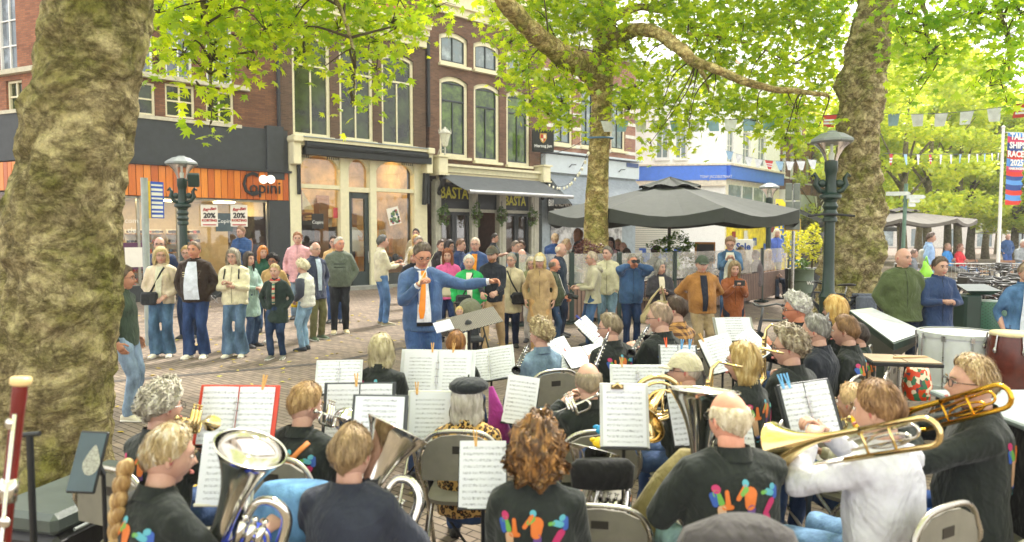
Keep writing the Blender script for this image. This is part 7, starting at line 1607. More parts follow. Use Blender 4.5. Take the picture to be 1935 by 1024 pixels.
def mstand(px,py,d,w_,h_,yaw,tilt,lab,kind='wire',cover=None,pages=2,roll=0,pins=(),pinm=None,tri=True,base=None):
 d*=1.05 if d<3.3 else 1;c=at(px,py,d);rot=Matrix.Rotation(-R(yaw),4,'Z')@Matrix.Rotation(-R(tilt),4,'X')@Matrix.Rotation(R(roll),4,'Y');g=rot@Vector((0,.05,-h_*.25));gx,gy=c.x+g.x,c.y+g.y
 t_=thing('music_stand','music stand carrying '+lab,'music stand',(gx,gy,0),0);m_=BLACKM if kind!='pale' else mat('stand_cream',(206,200,180),.4);zc_=c.z+g.z
 mb=MB();mb.tube([(0,0,.25),(0,0,zc_*.62)],.013,8);mb.tube([(0,0,zc_*.6),(0,0,zc_)],.009,8);mb.lathe([(.018,zc_*.6),(.018,zc_*.64)],10);mb.build('pole',m_,t_)
 for k in range(3):a_=k*2.094+d;mb=MB();mb.tube([(0,0,.38),(.3*math.cos(a_),.3*math.sin(a_),.015)],.009,6);mb.build('leg',m_,t_)
 D=Matrix.Translation(Vector((c.x-gx,c.y-gy,c.z)))@rot;mb=MB()
 if kind=='plate':mb.box((0,.02,0),(w_+.02,.006,h_*.96));mb.box((0,-.012,-h_*.5),(w_+.02,.06,.008))
 else:
  for s__ in(-1,1):mb.tube([(0,.02,-h_*.1),(s__*w_*.48,.02,h_*.3)],.006,6);mb.tube([(0,.02,h_*.1),(s__*w_*.48,.02,-h_*.46)],.006,6);mb.tube([(s__*w_*.48,.02,-h_*.46),(s__*w_*.48,.02,h_*.3)],.006,6)
  mb.tube([(-w_*.5,.0,-h_*.5),(w_*.5,.0,-h_*.5)],.007,6);mb.tube([(0,.02,-h_*.5),(0,.02,h_*.2)],.007,6)
 mb.xf(D);mb.build('desk',m_,t_)
 f=bpy.data.objects.new('music_folder' if cover else 'sheet_music',None);COL.objects.link(f);f.empty_display_size=.05;f.matrix_world=Matrix.Translation(c)@rot;tag(f,lab,'music folder' if cover else 'sheet music')
 if cover:mb=MB();mb.box((0,.008,0),(w_,.008,h_),bev=.002);mb.build('cover',mat('folder',cover,.4),f)
 n=pages;pw=(w_*(.92 if cover else 1))/n;ph=h_*(.93 if cover else 1)
 for k in range(n):
  x=(k-(n-1)/2)*pw;mb=MB();N_=6;r_=random.Random(int(px)+k);cv=r_.uniform(.004,.014)
  for i in range(N_):
   for j in range(4):
    def pp(i_,j_):u=i_/N_-.5;v=j_/4-.5;return(u*pw*.96,-.001-cv*math.sin((u+.5)*math.pi)-.01*max(0,v-.2)*r0,v*ph)
    r0=1;mb.quad(pp(i,j),pp(i+1,j),pp(i+1,j+1),pp(i,j+1))
  sh=mb.build('page',SH.m,f,smooth=True,fix=False);sh.location=(x,0,0)
 if n==2 and cover:mb=MB();mb.tube([(0,-.012,-ph*.3),(0,-.012,ph*.3)],.004,6);[mb.tube([(.014*math.cos(a_),-.01-.014*abs(math.sin(a_)),z)for a_ in np.linspace(0,math.pi,7)],.002,5)for z in(-ph*.22,-ph*.08,ph*.08,ph*.22)];mb.build('ring_binder',STEEL,f)
 for(x,l_)in pins:pin(Matrix.Translation(c)@rot@Vector((x*w_,-.008,h_*.48)),rot@Matrix.Rotation(R(8*(x>0)-4),4,'Y'),l_,pinm or PIN)
 return t_,f
mstand(446,785,3.15,.40,.30,2,22,'open red folder in front of the short grey haired player at left',cover=(206,62,40),pins=((.3,'wooden peg on the red folder'),))
mstand(428,885,2.75,.24,.30,0,20,'lone page behind the silver bell at lower left',pages=1,kind='pale')
mstand(678,775,3.75,.40,.31,-2,20,'dark folder in front of the ginger haired player',cover=(50,54,60),pins=((-.05,'wooden peg on the dark folder before the ginger haired player'),))
mstand(640,712,4.7,.32,.25,-6,30,'small white open folder left of the silver bob',cover=(210,214,220))
mstand(812,792,3.9,.27,.33,2,20,'white page left of the beret',pages=1,cover=(206,206,200),pins=((-.3,'wooden peg left of the beret'),))
mstand(715,800,3.3,.28,.28,4,20,'folder behind the second silver bell',pages=1,cover=(60,64,66))
mstand(826,705,5.0,.56,.36,4,24,'wide open ring folder between the silver bob and the auburn haired player',cover=(206,210,216),pins=((-.08,'wooden peg on the wide ring folder'),(.2,'second wooden peg on the wide ring folder')))
mstand(925,688,5.6,.42,.30,12,34,'slanted ring folder right of the auburn haired player',cover=(214,218,224),roll=-12)
mstand(984,756,4.2,.21,.30,8,22,'single page below the denim jacket',pages=1,roll=6)
mstand(912,896,2.75,.21,.28,0,22,'near single page in front of the leopard coat',pages=1,pins=((-.15,'wooden peg on the near single page'),))
mstand(1060,668,5.9,.24,.30,-14,40,'loose pages right of the denim jacket player',pages=1,roll=-18)
mstand(1110,672,5.9,.42,.24,-10,58,'flat white pages with red peg behind the denim jacket',pages=2,roll=-12,pins=((-.4,'red peg on the flat white pages'),),pinm=mat('peg_red',(206,40,40),.4))
mstand(1117,625,6.5,.17,.32,-16,40,'tilted narrow page before the first clarinet player',pages=1,roll=-32,pins=((.0,'blue peg on the tilted narrow page'),),pinm=mat('peg_navy',(60,70,150),.4))
mstand(1180,785,3.1,.235,.31,4,18,'clipboard page with brass clip near the middle',pages=1,cover=(196,196,196))
mb=MB();mb.box((0,0,0),(.06,.012,.02));mb.tube([(-.022,-.008,0),(0,-.012,.02),(.022,-.008,0)],.006,6);b=mb.build('bulldog_clip',BRASS);b.location=at(1166,731,3.28);tag(b,'brass bulldog clip gripping the clipboard page','clip')
mstand(1205,718,4.7,.38,.22,2,24,'white open folder behind the clipboard page',cover=(222,224,226),pins=((-.28,'pale peg on the white open folder'),))
mstand(1282,678,5.1,.29,.22,4,24,'folder with a row of coloured pegs behind the pale cap',cover=(66,70,74),pins=((-.3,'orange peg on the folder behind the pale cap'),),pinm=mat('peg_orange',(240,90,40),.4))
for px,c_ in((1288,'left blue peg on the folder behind the pale cap'),(1303,'right blue peg on the folder behind the pale cap')):pin(at(px,655,5.05),Matrix.Rotation(.1,4,'Y'),c_,mat('peg_blue',(110,176,226),.4))
mstand(1362,668,5.3,.27,.30,-4,34,'tilted page left of the blonde bob near the right',pages=1,roll=-14,pins=((-.35,'wooden peg on the tilted page left of the blonde bob'),))
mstand(1425,650,5.9,.22,.28,-10,40,'white tilted page before the grey curly haired woman',pages=1,roll=-30)
mstand(1388,622,6.6,.40,.26,-6,30,'grey folder facing away beneath the leather coat',cover=(150,150,142),pages=1)
mstand(1530,772,3.3,.25,.27,8,22,'open folder with blue pegs before the trombone in white',cover=(46,50,54),kind='plate',roll=-10,pins=((-.4,'first blue peg on the folder before the white jacket'),(-.28,'second blue peg on the folder before the white jacket')),pinm=mat('peg_blue',(110,176,226),.4))
mstand(1303,790,3.35,.19,.26,8,20,'page left of the tall tuba bell',pages=1,roll=-8,pins=((-.1,'wooden peg left of the tall tuba bell'),))
mstand(1390,810,2.95,.16,.2,0,30,'page showing right of the balding tuba player',pages=1)
pf=N('perforated_plate');sp_=pf.n('SeparateXYZ');pf.l(pf.obj(),sp_.inputs[0]);a1=pf.math('SINE',pf.math('MULTIPLY',sp_.outputs[0],200));a2=pf.math('SINE',pf.math('MULTIPLY',sp_.outputs[1],200));h_=pf.math('GREATER_THAN',pf.math('MULTIPLY',a1,a2),.45)
pf.col(pf.mix(h_,s2l((56,54,50)),s2l((150,140,124))));pf.set(.5)
c=at(886,607,6.25);t_=thing('conductor_stand','dark perforated music stand between the conductor and the band','music stand',(c.x,c.y,0));mb=MB();mb.box((0,0,0),(.56,.4,.006));q_=mb.build('perforated_desk',pf.m,t_);q_.location=(0,0,c.z);q_.rotation_euler=(R(14),R(-13),R(12))
mb=MB();mb.tube([(0,.02,.3),(0,.02,c.z)],.016,8);mb.build('pole',BLACKM,t_)
for k in range(3):mb=MB();a_=k*2.094;mb.tube([(0,.02,.35),(.32*math.cos(a_),.32*math.sin(a_),.02)],.012,6);mb.build('leg',BLACKM,t_)
mb=MB();mb.ell((0,0,0),(.035,.03,.045));b=mb.build('stand_clamp',BLACKM,t_,smooth=True);b.location=(.0,-.05,c.z-.02)
mb=MB();mb.box((0,0,0),(.16,.24,.006));b=mb.build('sheet_music',SH.m);b.location=at(838,618,6.1)+Vector((0,0,.01));b.rotation_euler=(R(14),R(-13),R(12));tag(b,'white sheet lying at the left end of the conductor stand','sheet music')
# BAND
def fchair():
 t_=thing('folding_chair','x','chair',(0,0,0),0,'folding chairs of the band');GP=mat('chair_grey_pad',(120,116,104),.6,bump=.2)
 mb=MB();mb.loft([((0,-.02,.445),(1,0,0),(0,1,0),.19,.19),((0,-.02,.47),(1,0,0),(0,1,0),.2,.2),((0,-.02,.485),(1,0,0),(0,1,0),.18,.18)],24,pw=4);mb.build('seat',GP,t_,smooth='auto')
 mb=MB();vs=[];out=[(-.20,.60),(-.205,.72),(-.17,.80),(-.1,.835),(0,.845),(.1,.835),(.17,.80),(.205,.72),(.20,.60)];mb.prism(out,-.262,-.245);mb.build('backrest',GP,t_)
 mb=MB();mb.tube([(-.225,.22,.01),(-.225,.0,.42),(-.222,-.24,.66),(-.20,-.255,.78),(-.13,-.258,.85),(0,-.26,.865),(.13,-.258,.85),(.20,-.255,.78),(.222,-.24,.66),(.225,.0,.42),(.225,.22,.01)],.0125,10,sm=4);mb.build('back_frame',metal('chair_tube',(180,176,166),.3),t_,smooth=True)
 mb=MB();mb.tube([(-.2,-.3,.01),(-.2,.12,.46),(.2,.12,.46),(.2,-.3,.01)],.0115,8);mb.tube([(-.2,-.27,.05),(.2,-.27,.05)],.009,6);mb.build('leg_frame',metal('chair_tube',(180,176,166),.3),t_)
 mb=MB();mb.box((0,-.2635,.765),(.075,.003,.04));mb.build('maker_label',mat('label_dark',(40,36,30),.5),t_);return t_
FCH=fchair();FIRST=[True]
def seat_for(pr,lab):
 global FCH
 root,q=pr;c=FCH if FIRST[0]else copy_tree(FCH);FIRST[0]=False
 c.location=W(pr,Vector((q['pel'].x,q['pel'].y-.0,0)));c.rotation_euler=root.rotation_euler;c['label']=lab;c.scale=(1,1,.84 if q['d']<2.85 and root.location.x<1.2 else 1);return c
BK=dict(tc=BLACKCOL,sit=True,leg=(56,80,120),top='jacket')if 'BLACKCOL' in globals()else dict(tc=(34,39,38),sit=True,leg=(52,70,104),top='jacket')
def band(px,py,d,hd,lab,chair='folding chair under the ',chl=None,**kw):
 k=dict(BK);k.update(kw);d*=1.06 if d<3.3 else 1.02;pr=person(px,py,d,hd,lab,**k);seat_for(pr,'grey folding chair under '+(chl or lab));return pr
PL={}
PL['braid']=band(318,795,2.30,38,'woman with long blonde grey braid and blue cuffs playing the near euphonium',chl='the braided euphonium player',hair='short',hc=(170,146,104),hc2=(214,206,190),logo=True,hy=18,nod=8,arms=((.22,.38,-.20),(-.16,.34,-.42),'out',.8),lean=.1,under=(36,60,160))
PL['grey1']=band(306,713,3.05,22,'player with short grey hair in front of the red folder',chl='the grey haired cornet player',hair='curlyshort',hc=(150,142,126),hc2=(206,200,186),logo=True,hy=14,glasses=True,arms=((.12,.34,-.12),(.0,.30,-.14),'out',.8),bulk=1.06)
PL['navy']=band(664,797,2.45,12,'player with short fair hair in a dark navy knitted sweater',chl='the navy sweater tuba player',top='sweater',tc=(44,48,62),hair='short',hc=(132,108,76),hc2=(170,144,108),arms=((.2,.32,-.30),(-.16,.3,-.34),'wide',.8),bulk=1.14,hy=8)
PL['ginger']=band(576,718,3.35,14,'ginger haired player with an orange strap across the back',chl='the ginger haired player',hair='short',hc=(150,118,76),hc2=(188,156,108),logo=True,hy=30,nod=12,arms=((.16,.34,-.16),(.02,.32,-.16),'out',.8),bulk=1.1)
surf_tube(PL['ginger'],[(-.12,.2),(-.02,.36),(.1,.5)],.014,mat('strap_orange',(200,120,60),.6),'strap',front=False)
PL['bob']=band(720,628,4.75,6,'woman with a straight silver blonde bob seen from behind',chl='the silver bobbed woman',hair='bob',hc=(168,156,120),hc2=(206,196,164),logo=.001,arms='hold')
PL['bob'][0];
PL['auburn']=band(862,622,5.3,8,'player with short auburn hair and black hooded jacket before the conductor stand',chl='the auburn haired player',hair='short',hc=(120,76,34),hc2=(170,120,60),logo=-.02,hood=True,arms='hold')
PL['beret']=band(882,716,3.75,4,'grey haired woman in a black beret and leopard fur coat',chl='the beret wearer',top='coat',tc=(70,48,28),fk='leopard',tc2=(196,156,90),hair='bob',hc=(190,182,168),hc2=(220,214,204),cap=('beret',(38,42,46)),arms='hold',bulk=1.12)
PL['curls']=band(1015,776,2.50,8,'woman with big brown golden curls in a black hooded top',chl='the curly haired woman',hair='bigcurl',hc=(92,66,42),hc2=(176,126,68),logo=.001,hy=6,arms='hold',bulk=1.08)
PL['denim']=band(1021,598,5.3,-22,'clarinettist with curly blonde crop in a pale denim jacket',chl='the denim jacket clarinettist',fk='denim',tc=(110,132,152),hair='curlyshort',hc=(140,120,84),hc2=(214,198,156),hy=-30,arms='clar')
PL['bald1']=band(1112,684,3.75,-6,'balding grey haired man raising a silver cornet',chl='the balding cornet player',hair='bald',hc=(140,126,104),arms=((.06,.34,.0),(-.12,.32,-.02),'wide',.9),bulk=1.06)
PL['cl1']=band(1152,588,5.4,-34,'clarinettist with short grey brown hair and glasses seen in profile',chl='the grey brown haired clarinettist',hair='short',hc=(128,112,88),hc2=(160,146,122),glasses=True,hy=-40,logo=True,arms='clar',bulk=1.1)
PL['cl2']=band(1246,570,5.5,-38,'shaven headed clarinettist with glasses in a black logo jacket',chl='the shaven headed clarinettist',hair='thin',hc=(150,128,108),glasses=True,hy=-35,logo=True,arms=((.05,.34,-.2),(-.05,.3,-.12),'out',.9),bulk=1.08)
PL['flan']=band(1276,556,6.2,-36,'young bearded player in a yellow and brown checked shirt',chl='the checked shirt player',top='shirt',tc=(196,146,84),fk='check',tc2=(90,62,50),hair='short',hc=(70,52,38),beard=(60,44,34),hy=-30,arms='clar')
PL['cap']=band(1294,664,3.95,-42,'old man in a pale cap playing a brass french horn',chl='the pale capped horn player',hair='thin',hc=(200,190,176),cap=('cap',(190,182,156)),glasses=True,hy=-34,arms=((.05,.34,-.18),(.08,.22,-.34),'wide',.8))
PL['tuba']=band(1378,738,2.62,-6,'broad white haired man in a black logo shirt playing the tall tuba',chl='the broad tuba player',hair='bald',hc=(200,184,156),hc2=(226,216,196),glasses=True,hy=-16,logo=True,arms=((.0,.34,-.3),(-.2,.3,-.32),'wide',.7),bulk=1.22,belly=.02,leg=(130,160,166),skinc=(214,158,136))
PL['blond']=band(1404,643,3.95,-46,'woman with a straight blonde bob and glasses near the right',chl='the blonde bobbed saxophonist',hair='bob',hc=(172,142,84),hc2=(216,196,146),glasses=True,hy=-20,logo=True,arms=((.05,.3,-.32),(-.03,.28,-.2),'out',.9))
PL['gcurl']=band(1490,612,4.3,-36,'woman with wavy grey brown hair playing a saxophone',chl='the wavy haired saxophonist',hair='curlyshort',hc=(130,114,90),hc2=(186,176,154),glasses=True,hy=-36,logo=-.02,arms=((.05,.3,-.32),(-.03,.28,-.2),'out',.9),bulk=1.12)
PL['sax1']=band(1504,551,6.1,-62,'white haired man with glasses playing a saxophone in profile',chl='the white haired saxophonist',hair='curlyshort',hc=(176,172,164),hc2=(226,224,218),glasses=True,hy=-16,arms='clar',skinc=(198,132,104))
PL['g2']=band(1541,590,5.0,-48,'grey haired player in a dark fleece with pale piping',chl='the dark fleece player',hair='short',hc=(120,116,110),hc2=(176,174,168),tc=(34,38,48),hy=-10,arms='hold',bulk=1.08)
PL['boy']=band(1597,592,5.1,-56,'young player with short brown hair in a black jacket',chl='the young brown haired player',hair='short',hc=(120,88,56),hc2=(160,124,84),arms='hold',logo=True)
PL['dk']=band(1620,606,5.7,-50,'dark haired player mostly hidden behind the young brown haired one',chl='the hidden dark haired player',hair='short',hc=(60,50,44),tc=(38,50,44),arms='hold',logo=True)
PL['bl2']=band(1579,556,6.3,-56,'woman with a golden blonde bob and glasses by the reading table',chl='the golden blonde player',hair='fringe',hc=(206,164,92),hc2=(232,206,140),glasses=True,arms='clar')
PL['white']=band(1660,712,2.65,-28,'trombonist with tousled brown hair in a crumpled white jacket',chl='the white jacket trombonist',tc=(206,206,216),hair='short',hc=(124,90,58),hc2=(176,140,98),hy=-14,arms=((.02,.34,.02),(-.14,.28,.0),'wide',.9),leg=(104,136,170),bulk=1.08)
PL['puff']=band(1612,720,3.7,-40,'player in a pale grey quilted jacket half hidden by the trombonist in white',chl='the pale quilted jacket player',tc=(176,172,152),quilt=.06,hair='short',hc=(190,160,120),arms='hold')
PL['right']=band(1838,665,3.0,-66,'bespectacled man with fair hair playing the golden trombone at right',chl='the golden trombone player',hair='short',hc=(156,128,90),hc2=(206,184,146),glasses=True,hy=-12,logo=True,arms=((.04,.34,.02),(-.04,.34,-.02),'wide',.9),leg=(36,66,120),bulk=1.12,belly=.03)
pr=PL['braid'];q=pr[1];mb=MB();A0=q['hc']+Vector((-.055,-.12,-.0));P_=[A0+Vector((-.015*k*.3,-.035*math.sin(min(k,4)*.4),-.055*k))for k in range(11)]
for k in range(10):
 for s__ in(-1,1):a_=P_[k];b_=P_[k+1];mb.ell((a_+b_)/2+Vector((s__*.014,0,.01*s__)),(.028-.001*k,.024,.042),10,8,rot=Euler((0,s__*.6,0)).to_matrix())
mb.build('braid',hairm((150,116,70),(206,176,124)),pr[0],smooth=True)
for sd in(1,-1):S_,E_,T_=q['J'][sd];v=(T_-E_).normalized();mb=MB();mb.tube([E_+v*.02,E_+v*.12,T_-v*.02],[.064,.058,.046],14);mb.build('blue_sleeve',mat('sleeve_royal_blue',(30,56,170),.45,bump=.4,bscale=30),pr[0],smooth=True)
pr=PL['cap']
# INSTRUMENTS
def inst(name,lab,cat,o_):return thing(name,lab,cat,o_)
def bell_profile(r,L,neck,n=14):
 return[(neck+(r-neck)*((k/n)**3.2),L*k/n)for k in range(n+1)]
def mkbell(t_,m_,base,direction,r,L,neck,seg=40):
 pr_=bell_profile(r,L,neck);mb=MB();st=pr_+[(r+.004,L+.002),(r,L+.006),(r-.005,L+.002)]+[(max(a-.003,.002),z)for a,z in reversed(pr_)];mb.lathe(st,seg,base,axis=direction,caps=False);return mb.build('bell',m_,t_,smooth=True,fix=False)
def loop(c,ax,bx,ra,rb,n=20,a0=0,a1=6.283):return[Vector(c)+Vector(ax)*ra*math.cos(a_)+Vector(bx)*rb*math.sin(a_)for a_ in np.linspace(a0,a1,n)]
def valves(mb,c,ax,up_,n=3,r=.011,h=.1,gap=.028):
 for k in range(n):p=Vector(c)+Vector(ax)*(k-1)*gap;mb.tube([p,p+Vector(up_)*h],r,10);mb.tube([p+Vector(up_)*h,p+Vector(up_)*(h+.02)],r*.5,8);mb.tube([p+Vector(up_)*(h+.02),p+Vector(up_)*(h+.025)],r*.9,8)
def tuba(name,lab,bellc,d,r,dirv,L,loopc,lr,m_,side=(1,0,0),m2=None,thick=.03):
 d*=1.07;o_=at(*bellc,d);t_=inst(name,lab,'euphonium' if 'euph' in name else 'tuba',o_);dv=Vector(dirv).normalized();base=-dv*L;mkbell(t_,m_,base,dv,r,L,thick*1.25)
 lc=Vector(loopc)-o_;sx=Vector(side).normalized();uz=dv;b0=base;mb=MB();far=lc
 pts=[b0+dv*.02,b0,b0-dv*.10,b0-dv*.16+sx*.05,b0-dv*.18+sx*.12,b0-dv*.14+sx*.19,b0-dv*.05+sx*.215,b0+dv*.1+sx*.215,b0+dv*.2+sx*.2,b0+dv*.245+sx*.14,b0+dv*.22+sx*.08,b0+dv*.12+sx*.07,b0+dv*.0+sx*.07]
 mb.tube(pts,[thick*f for f in(1.25,1.2,1.1,1.05,1,.95,.9,.8,.7,.62,.55,.5,.45)],14,sm=5);mb.build('main_tube',m2 or m_,t_,smooth=True)
 mb=MB();k_=Vector((0,-.035,0))
 for j in range(3):mb.tube(loop(b0+sx*(.10+.02*j)+dv*(.02+.03*j)+k_,sx,uz,.055-.008*j,.09-.012*j,18),.007,8)
 mb.tube([b0+sx*.07,b0+sx*.06-k_*1.5+dv*.1,b0+sx*.02-k_*2.2+dv*.22],.006,8);mb.lathe([(.006,0),(.012,.03),(.013,.035)],12,b0+sx*.02-k_*2.2+dv*.22,axis=(0,-1,.3));mb.build('valve_tubing',m_,t_,smooth=True)
 mb=MB();valves(mb,b0+sx*.11+dv*.06+k_*1.6,sx,dv,r=.014,h=.11,gap=.034);mb.build('valve',m_,t_,smooth=True);return t_
tuba('euphonium','silver euphonium with wide bright bell turned to the camera at lower left',(474,848),2.2,.125,(.38,-.12,.92),.42,(470,950,2.2),.12,CHROME,side=(.9,.1,-.3),thick=.028)
tuba('tuba','silver tuba with dark reflecting bell beside the navy sweater player',(752,812),2.55,.135,(.42,.35,.84),.40,(740,900,2.5),.12,CHROME,side=(.85,-.1,-.4),thick=.03)
tuba('tuba','tall upright silver tuba before the broad white haired man',(1330,738),2.95,.165,(.06,.12,1),.5,(1330,850,2.9),.12,CHROME,side=(.8,-.3,0),thick=.034)
tuba('tuba','silver tuba half hidden by the curly haired woman and balding cornet player',(1120,850),3.0,.13,(.25,.3,.9),.36,(1120,900,3),.1,CHROME,side=(.8,-.3,0),thick=.028)
def trombone(lab,A,B_,C_,m_,m2=None,rb=.1,bell=True):
 a,b_,c_=[at(q_[0],q_[1],q_[2]*1.05)for q_ in(A,B_,C_)];t_=inst('trombone',lab,'trombone',a);u=(b_-a).normalized();L=(b_-a).length;dn=(Vector((0,0,-1))-u*u.dot(Vector((0,0,-1)))).normalized();sdv=u.cross(dn)
 B0=b_-a
 if bell:mkbell(t_,m_,u*L*.62,-u,rb,L*.62,.012)
 mb=MB();w_=.1;arc=[B0+u*(.0+.05*math.sin(t))+dn*(w_/2-w_/2*math.cos(t))for t in np.linspace(0,math.pi,9)]
 mb.tube([u*L*.55]+[B0]+arc[1:]+[u*L*.45+dn*w_],[.012]+[.0105]*10,12);
 for f in(.62,.8):mb.tube([u*L*f,u*L*f+dn*w_],.006,8)
 mb.build('bell_tube',m_,t_,smooth=True)
 mb=MB();arc2=[B0-u*.06+u*(.03*math.sin(t))+dn*(.015+.025*(1-math.cos(t)))+sdv*.02 for t in np.linspace(0,math.pi,9)];mb.tube([u*L*.5+dn*.03+sdv*.02]+arc2+[u*L*.5+dn*.07+sdv*.02],.006,8);mb.tube(loop(u*L*.74+dn*.06+sdv*.03,u,dn,.09,.022,20),.006,8);mb.build('tuning_tubing',m2 or m_,t_,smooth=True)
 s0=u*L*.45+dn*w_;s1=c_-a;off=dn*.0+sdv*.085;mb=MB();mb.tube([s0,s1],.0075,10);mb.tube([s0+off,s1+off],.0075,10);v=(s1-s0).normalized();mb.tube([s1+v*.04*math.sin(t)+off*(.5-.5*math.cos(t))for t in np.linspace(0,math.pi,8)],.0075,8);mb.tube([s0,s0+off],.007,8);mb.tube([s0 .lerp(s1,.12),s0 .lerp(s1,.12)+off],.007,8);mb.build('slide',m2 or m_,t_,smooth=True);return t_
trombone('golden trombone with bell beside the broad tuba player',(1470,842,2.75),(1738,790,2.3),(1395,905,3.3),BRASS,CHROME)
trombone('golden trombone in front of the bespectacled man at right',(1640,800,3.3),(1878,728,2.75),(1560,850,3.9),metal('brass_deep',(226,174,60),.16))
def horn():
 o_=at(1242,752,3.75);t_=inst('french_horn','brass french horn between the clipboard page and the pale cap','french horn',o_);mkbell(t_,BRASS,Vector((.02,-.02,.04)),(-.3,-.35,-.25),.135,.26,.02)
 mb=MB();mb.tube(loop((0,0,0),(1,.2,0),(0,.1,1),.14,.12,26),.014,10);mb.tube(loop((.0,-.02,0),(1,.2,0),(0,.1,1),.11,.09,24),.009,8);mb.tube(loop((.02,-.03,-.01),(1,.2,0),(0,.1,1),.08,.06,20),.008,8)
 for k in range(4):mb.tube(loop((-.06+k*.04,-.045,-.02),(.3,.9,.1),(0,.1,1),.02,.05,14),.006,7)
 mb.build('coiled_tube',BRASS,t_,smooth=True)
horn()
def trumpet(lab,A,B_,m_,name='cornet'):
 a,b_=at(*A),at(*B_);o_=a;t_=inst(name,lab,'cornet',o_);u=(b_-a).normalized();L=(b_-a).length;up_=(Vector((0,0,1))-u*u.z).normalized();mkbell(t_,m_,u*(L*.45),-u,.06,L*.45,.007,26)
 mb=MB();mb.tube([u*L*.4,u*L*.8]+[u*(L*.8+.03*math.sin(t))-up_*(.025-.025*math.cos(t))for t in np.linspace(0,math.pi,7)]+[u*L*.35-up_*.05,u*L*.32-up_*.025,u*L*.35,u*L*.35+up_*.0],.0065,9);mb.tube([u*L*.3-up_*.0,u*L],.005,8);mb.lathe([(.005,0),(.011,.03),(.012,.034)],12,u*(L-.01),axis=u);mb.build('lead_pipe',m_,t_,smooth=True)
 mb=MB();valves(mb,u*L*.55-up_*.06,u,up_,r=.01,h=.11,gap=.024);mb.build('valve',m_,t_,smooth=True)
trumpet('silver cornet lifted by the balding man',(1030,790,3.9),(1125,748,3.62),CHROME)
trumpet('gold cornet before the red folder',(400,800,3.3),(340,790,3.1),BRASS)
trumpet('silver flugelhorn at the lips of the ginger haired player',(650,792,3.6),(600,778,3.35),CHROME,'flugelhorn')
trumpet('gold cornet before the pale quilted jacket',(1560,800,3.9),(1602,790,3.65),BRASS)
def clarinet(lab,A,B_):
 a,b_=at(*A),at(*B_);t_=inst('clarinet',lab,'clarinet',a);v=b_-a;L=v.length;u=v.normalized();EB=mat('ebony',(24,24,28),.3)
 mb=MB();mb.lathe([(.004,0),(.012,.05),(.014,.09),(.0155,.12),(.013,.125),(.013,L*.5),(.0155,L*.51),(.0145,L*.82),(.018,L*.88),(.033,L),(.03,L),(.012,L*.9)],16,axis=u,caps=False);mb.build('joint',EB,t_,smooth=True)
 mb=MB();s__=u.cross(Vector((0,0,1))).normalized()
 for k in range(14):p=u*(L*(.2+.05*k))+s__*.014*(-1)**k;mb.ell(p+Vector((0,-.008,.004)),(.007,.005,.007),7,5)
 for k in range(3):mb.tube([u*L*(.25+.2*k)+Vector((0,-.016,0)),u*L*(.4+.2*k)+Vector((0,-.016,0))],.003,5)
 mb.build('keywork',CHROME,t_,smooth=True)
clarinet('black clarinet of the denim jacket player',(1000,648,5.15),(975,700,4.75));clarinet('black clarinet of the first profile clarinettist',(1150,628,5.15),(1122,700,4.8));clarinet('black clarinet of the shaven headed player',(1228,612,5.3),(1192,668,4.8));clarinet('black clarinet behind the shaven headed player',(1262,598,6.0),(1222,640,5.6));clarinet('dark clarinet of the golden blonde player',(1566,590,6.1),(1548,640,5.7))
def sax(lab,A,sc=1.0,flip=1):
 a=at(*A);t_=inst('saxophone',lab,'saxophone',a);f=flip*sc;P_=[Vector(v)*sc for v in((0,0,0),(-.08,0,.02),(-.12,0,-.02),(-.13,0,-.12),(-.14,0,-.36),(-.13,0,-.44),(-.18,-.02,-.49),(-.24,-.03,-.45),(-.26,-.04,-.36),(-.28,-.05,-.26))]
 mb=MB();mb.tube(P_,[r*sc for r in(.007,.009,.012,.016,.026,.03,.034,.038,.046,.075)],16,caps=False);mb.tube([(.06*sc,0,-.01),(0,0,0)],.008,8);mb.build('body_tube',BRASS,t_,smooth=True,fix=False)
 mb=MB()
 for k in range(8):mb.ell((-.15*sc,-.02,(-.1-.035*k)*sc),(.014,.008,.014),9,5)
 mb.tube([(-.155*sc,-.018,-.08*sc),(-.165*sc,-.02,-.4*sc)],.004,6);mb.tube([(-.11*sc,.015,-.08*sc),(-.115*sc,.02,-.4*sc)],.004,6);mb.build('keywork',BRASS,t_,smooth=True)
sax('brass saxophone before the white haired man in profile',(1474,618,5.85));sax('brass saxophone of the wavy haired woman',(1462,664,4.1));sax('brass saxophone of the blonde bobbed woman',(1384,690,3.8),.95)
o_=at(40,716,2.05);t_=inst('bassoon','dark red bassoon with silver keys standing at the left edge','bassoon',o_);MR=mat('bassoon_maroon',(104,30,26),.2,var=.3);e_=at(0,1080,2.0)-o_;u=e_.normalized();s__=Vector((1,0,0))*.036
mb=MB();mb.lathe([(.020,0),(.021,.05),(.019,.1),(.018,.3),(.0225,.32),(.0225,.35),(.019,.37),(.024,.9),(.026,1.2)],20,axis=u);mb.build('bass_joint',MR,t_,smooth='auto')
mb=MB();mb.lathe([(.022,.38),(.019,.4),(.022,.9),(.024,1.2)],18,-s__*1.2,axis=u);mb.build('wing_joint',MR,t_,smooth='auto')
mb=MB();mb.lathe([(.026,-.006),(.029,.0),(.029,.014),(.022,.02)],20,axis=u);mb.build('ivory_ring',mat('ivory_ring',(226,196,140),.4),t_,smooth=True)
mb=MB();y_=Vector((0,-.026,0))
for k in range(3):mb.tube([u*(.1+.2*k)+y_+s__*.3,u*(.95)+y_+s__*(.3+.12*k)],.0055,6)
for k in range(16):r0=random.Random(k).uniform(-1,1);mb.ell(u*(.42+.045*k)+y_*1.1+s__*r0*.7,(.019,.009,.018+.008*(k%3)),9,6)
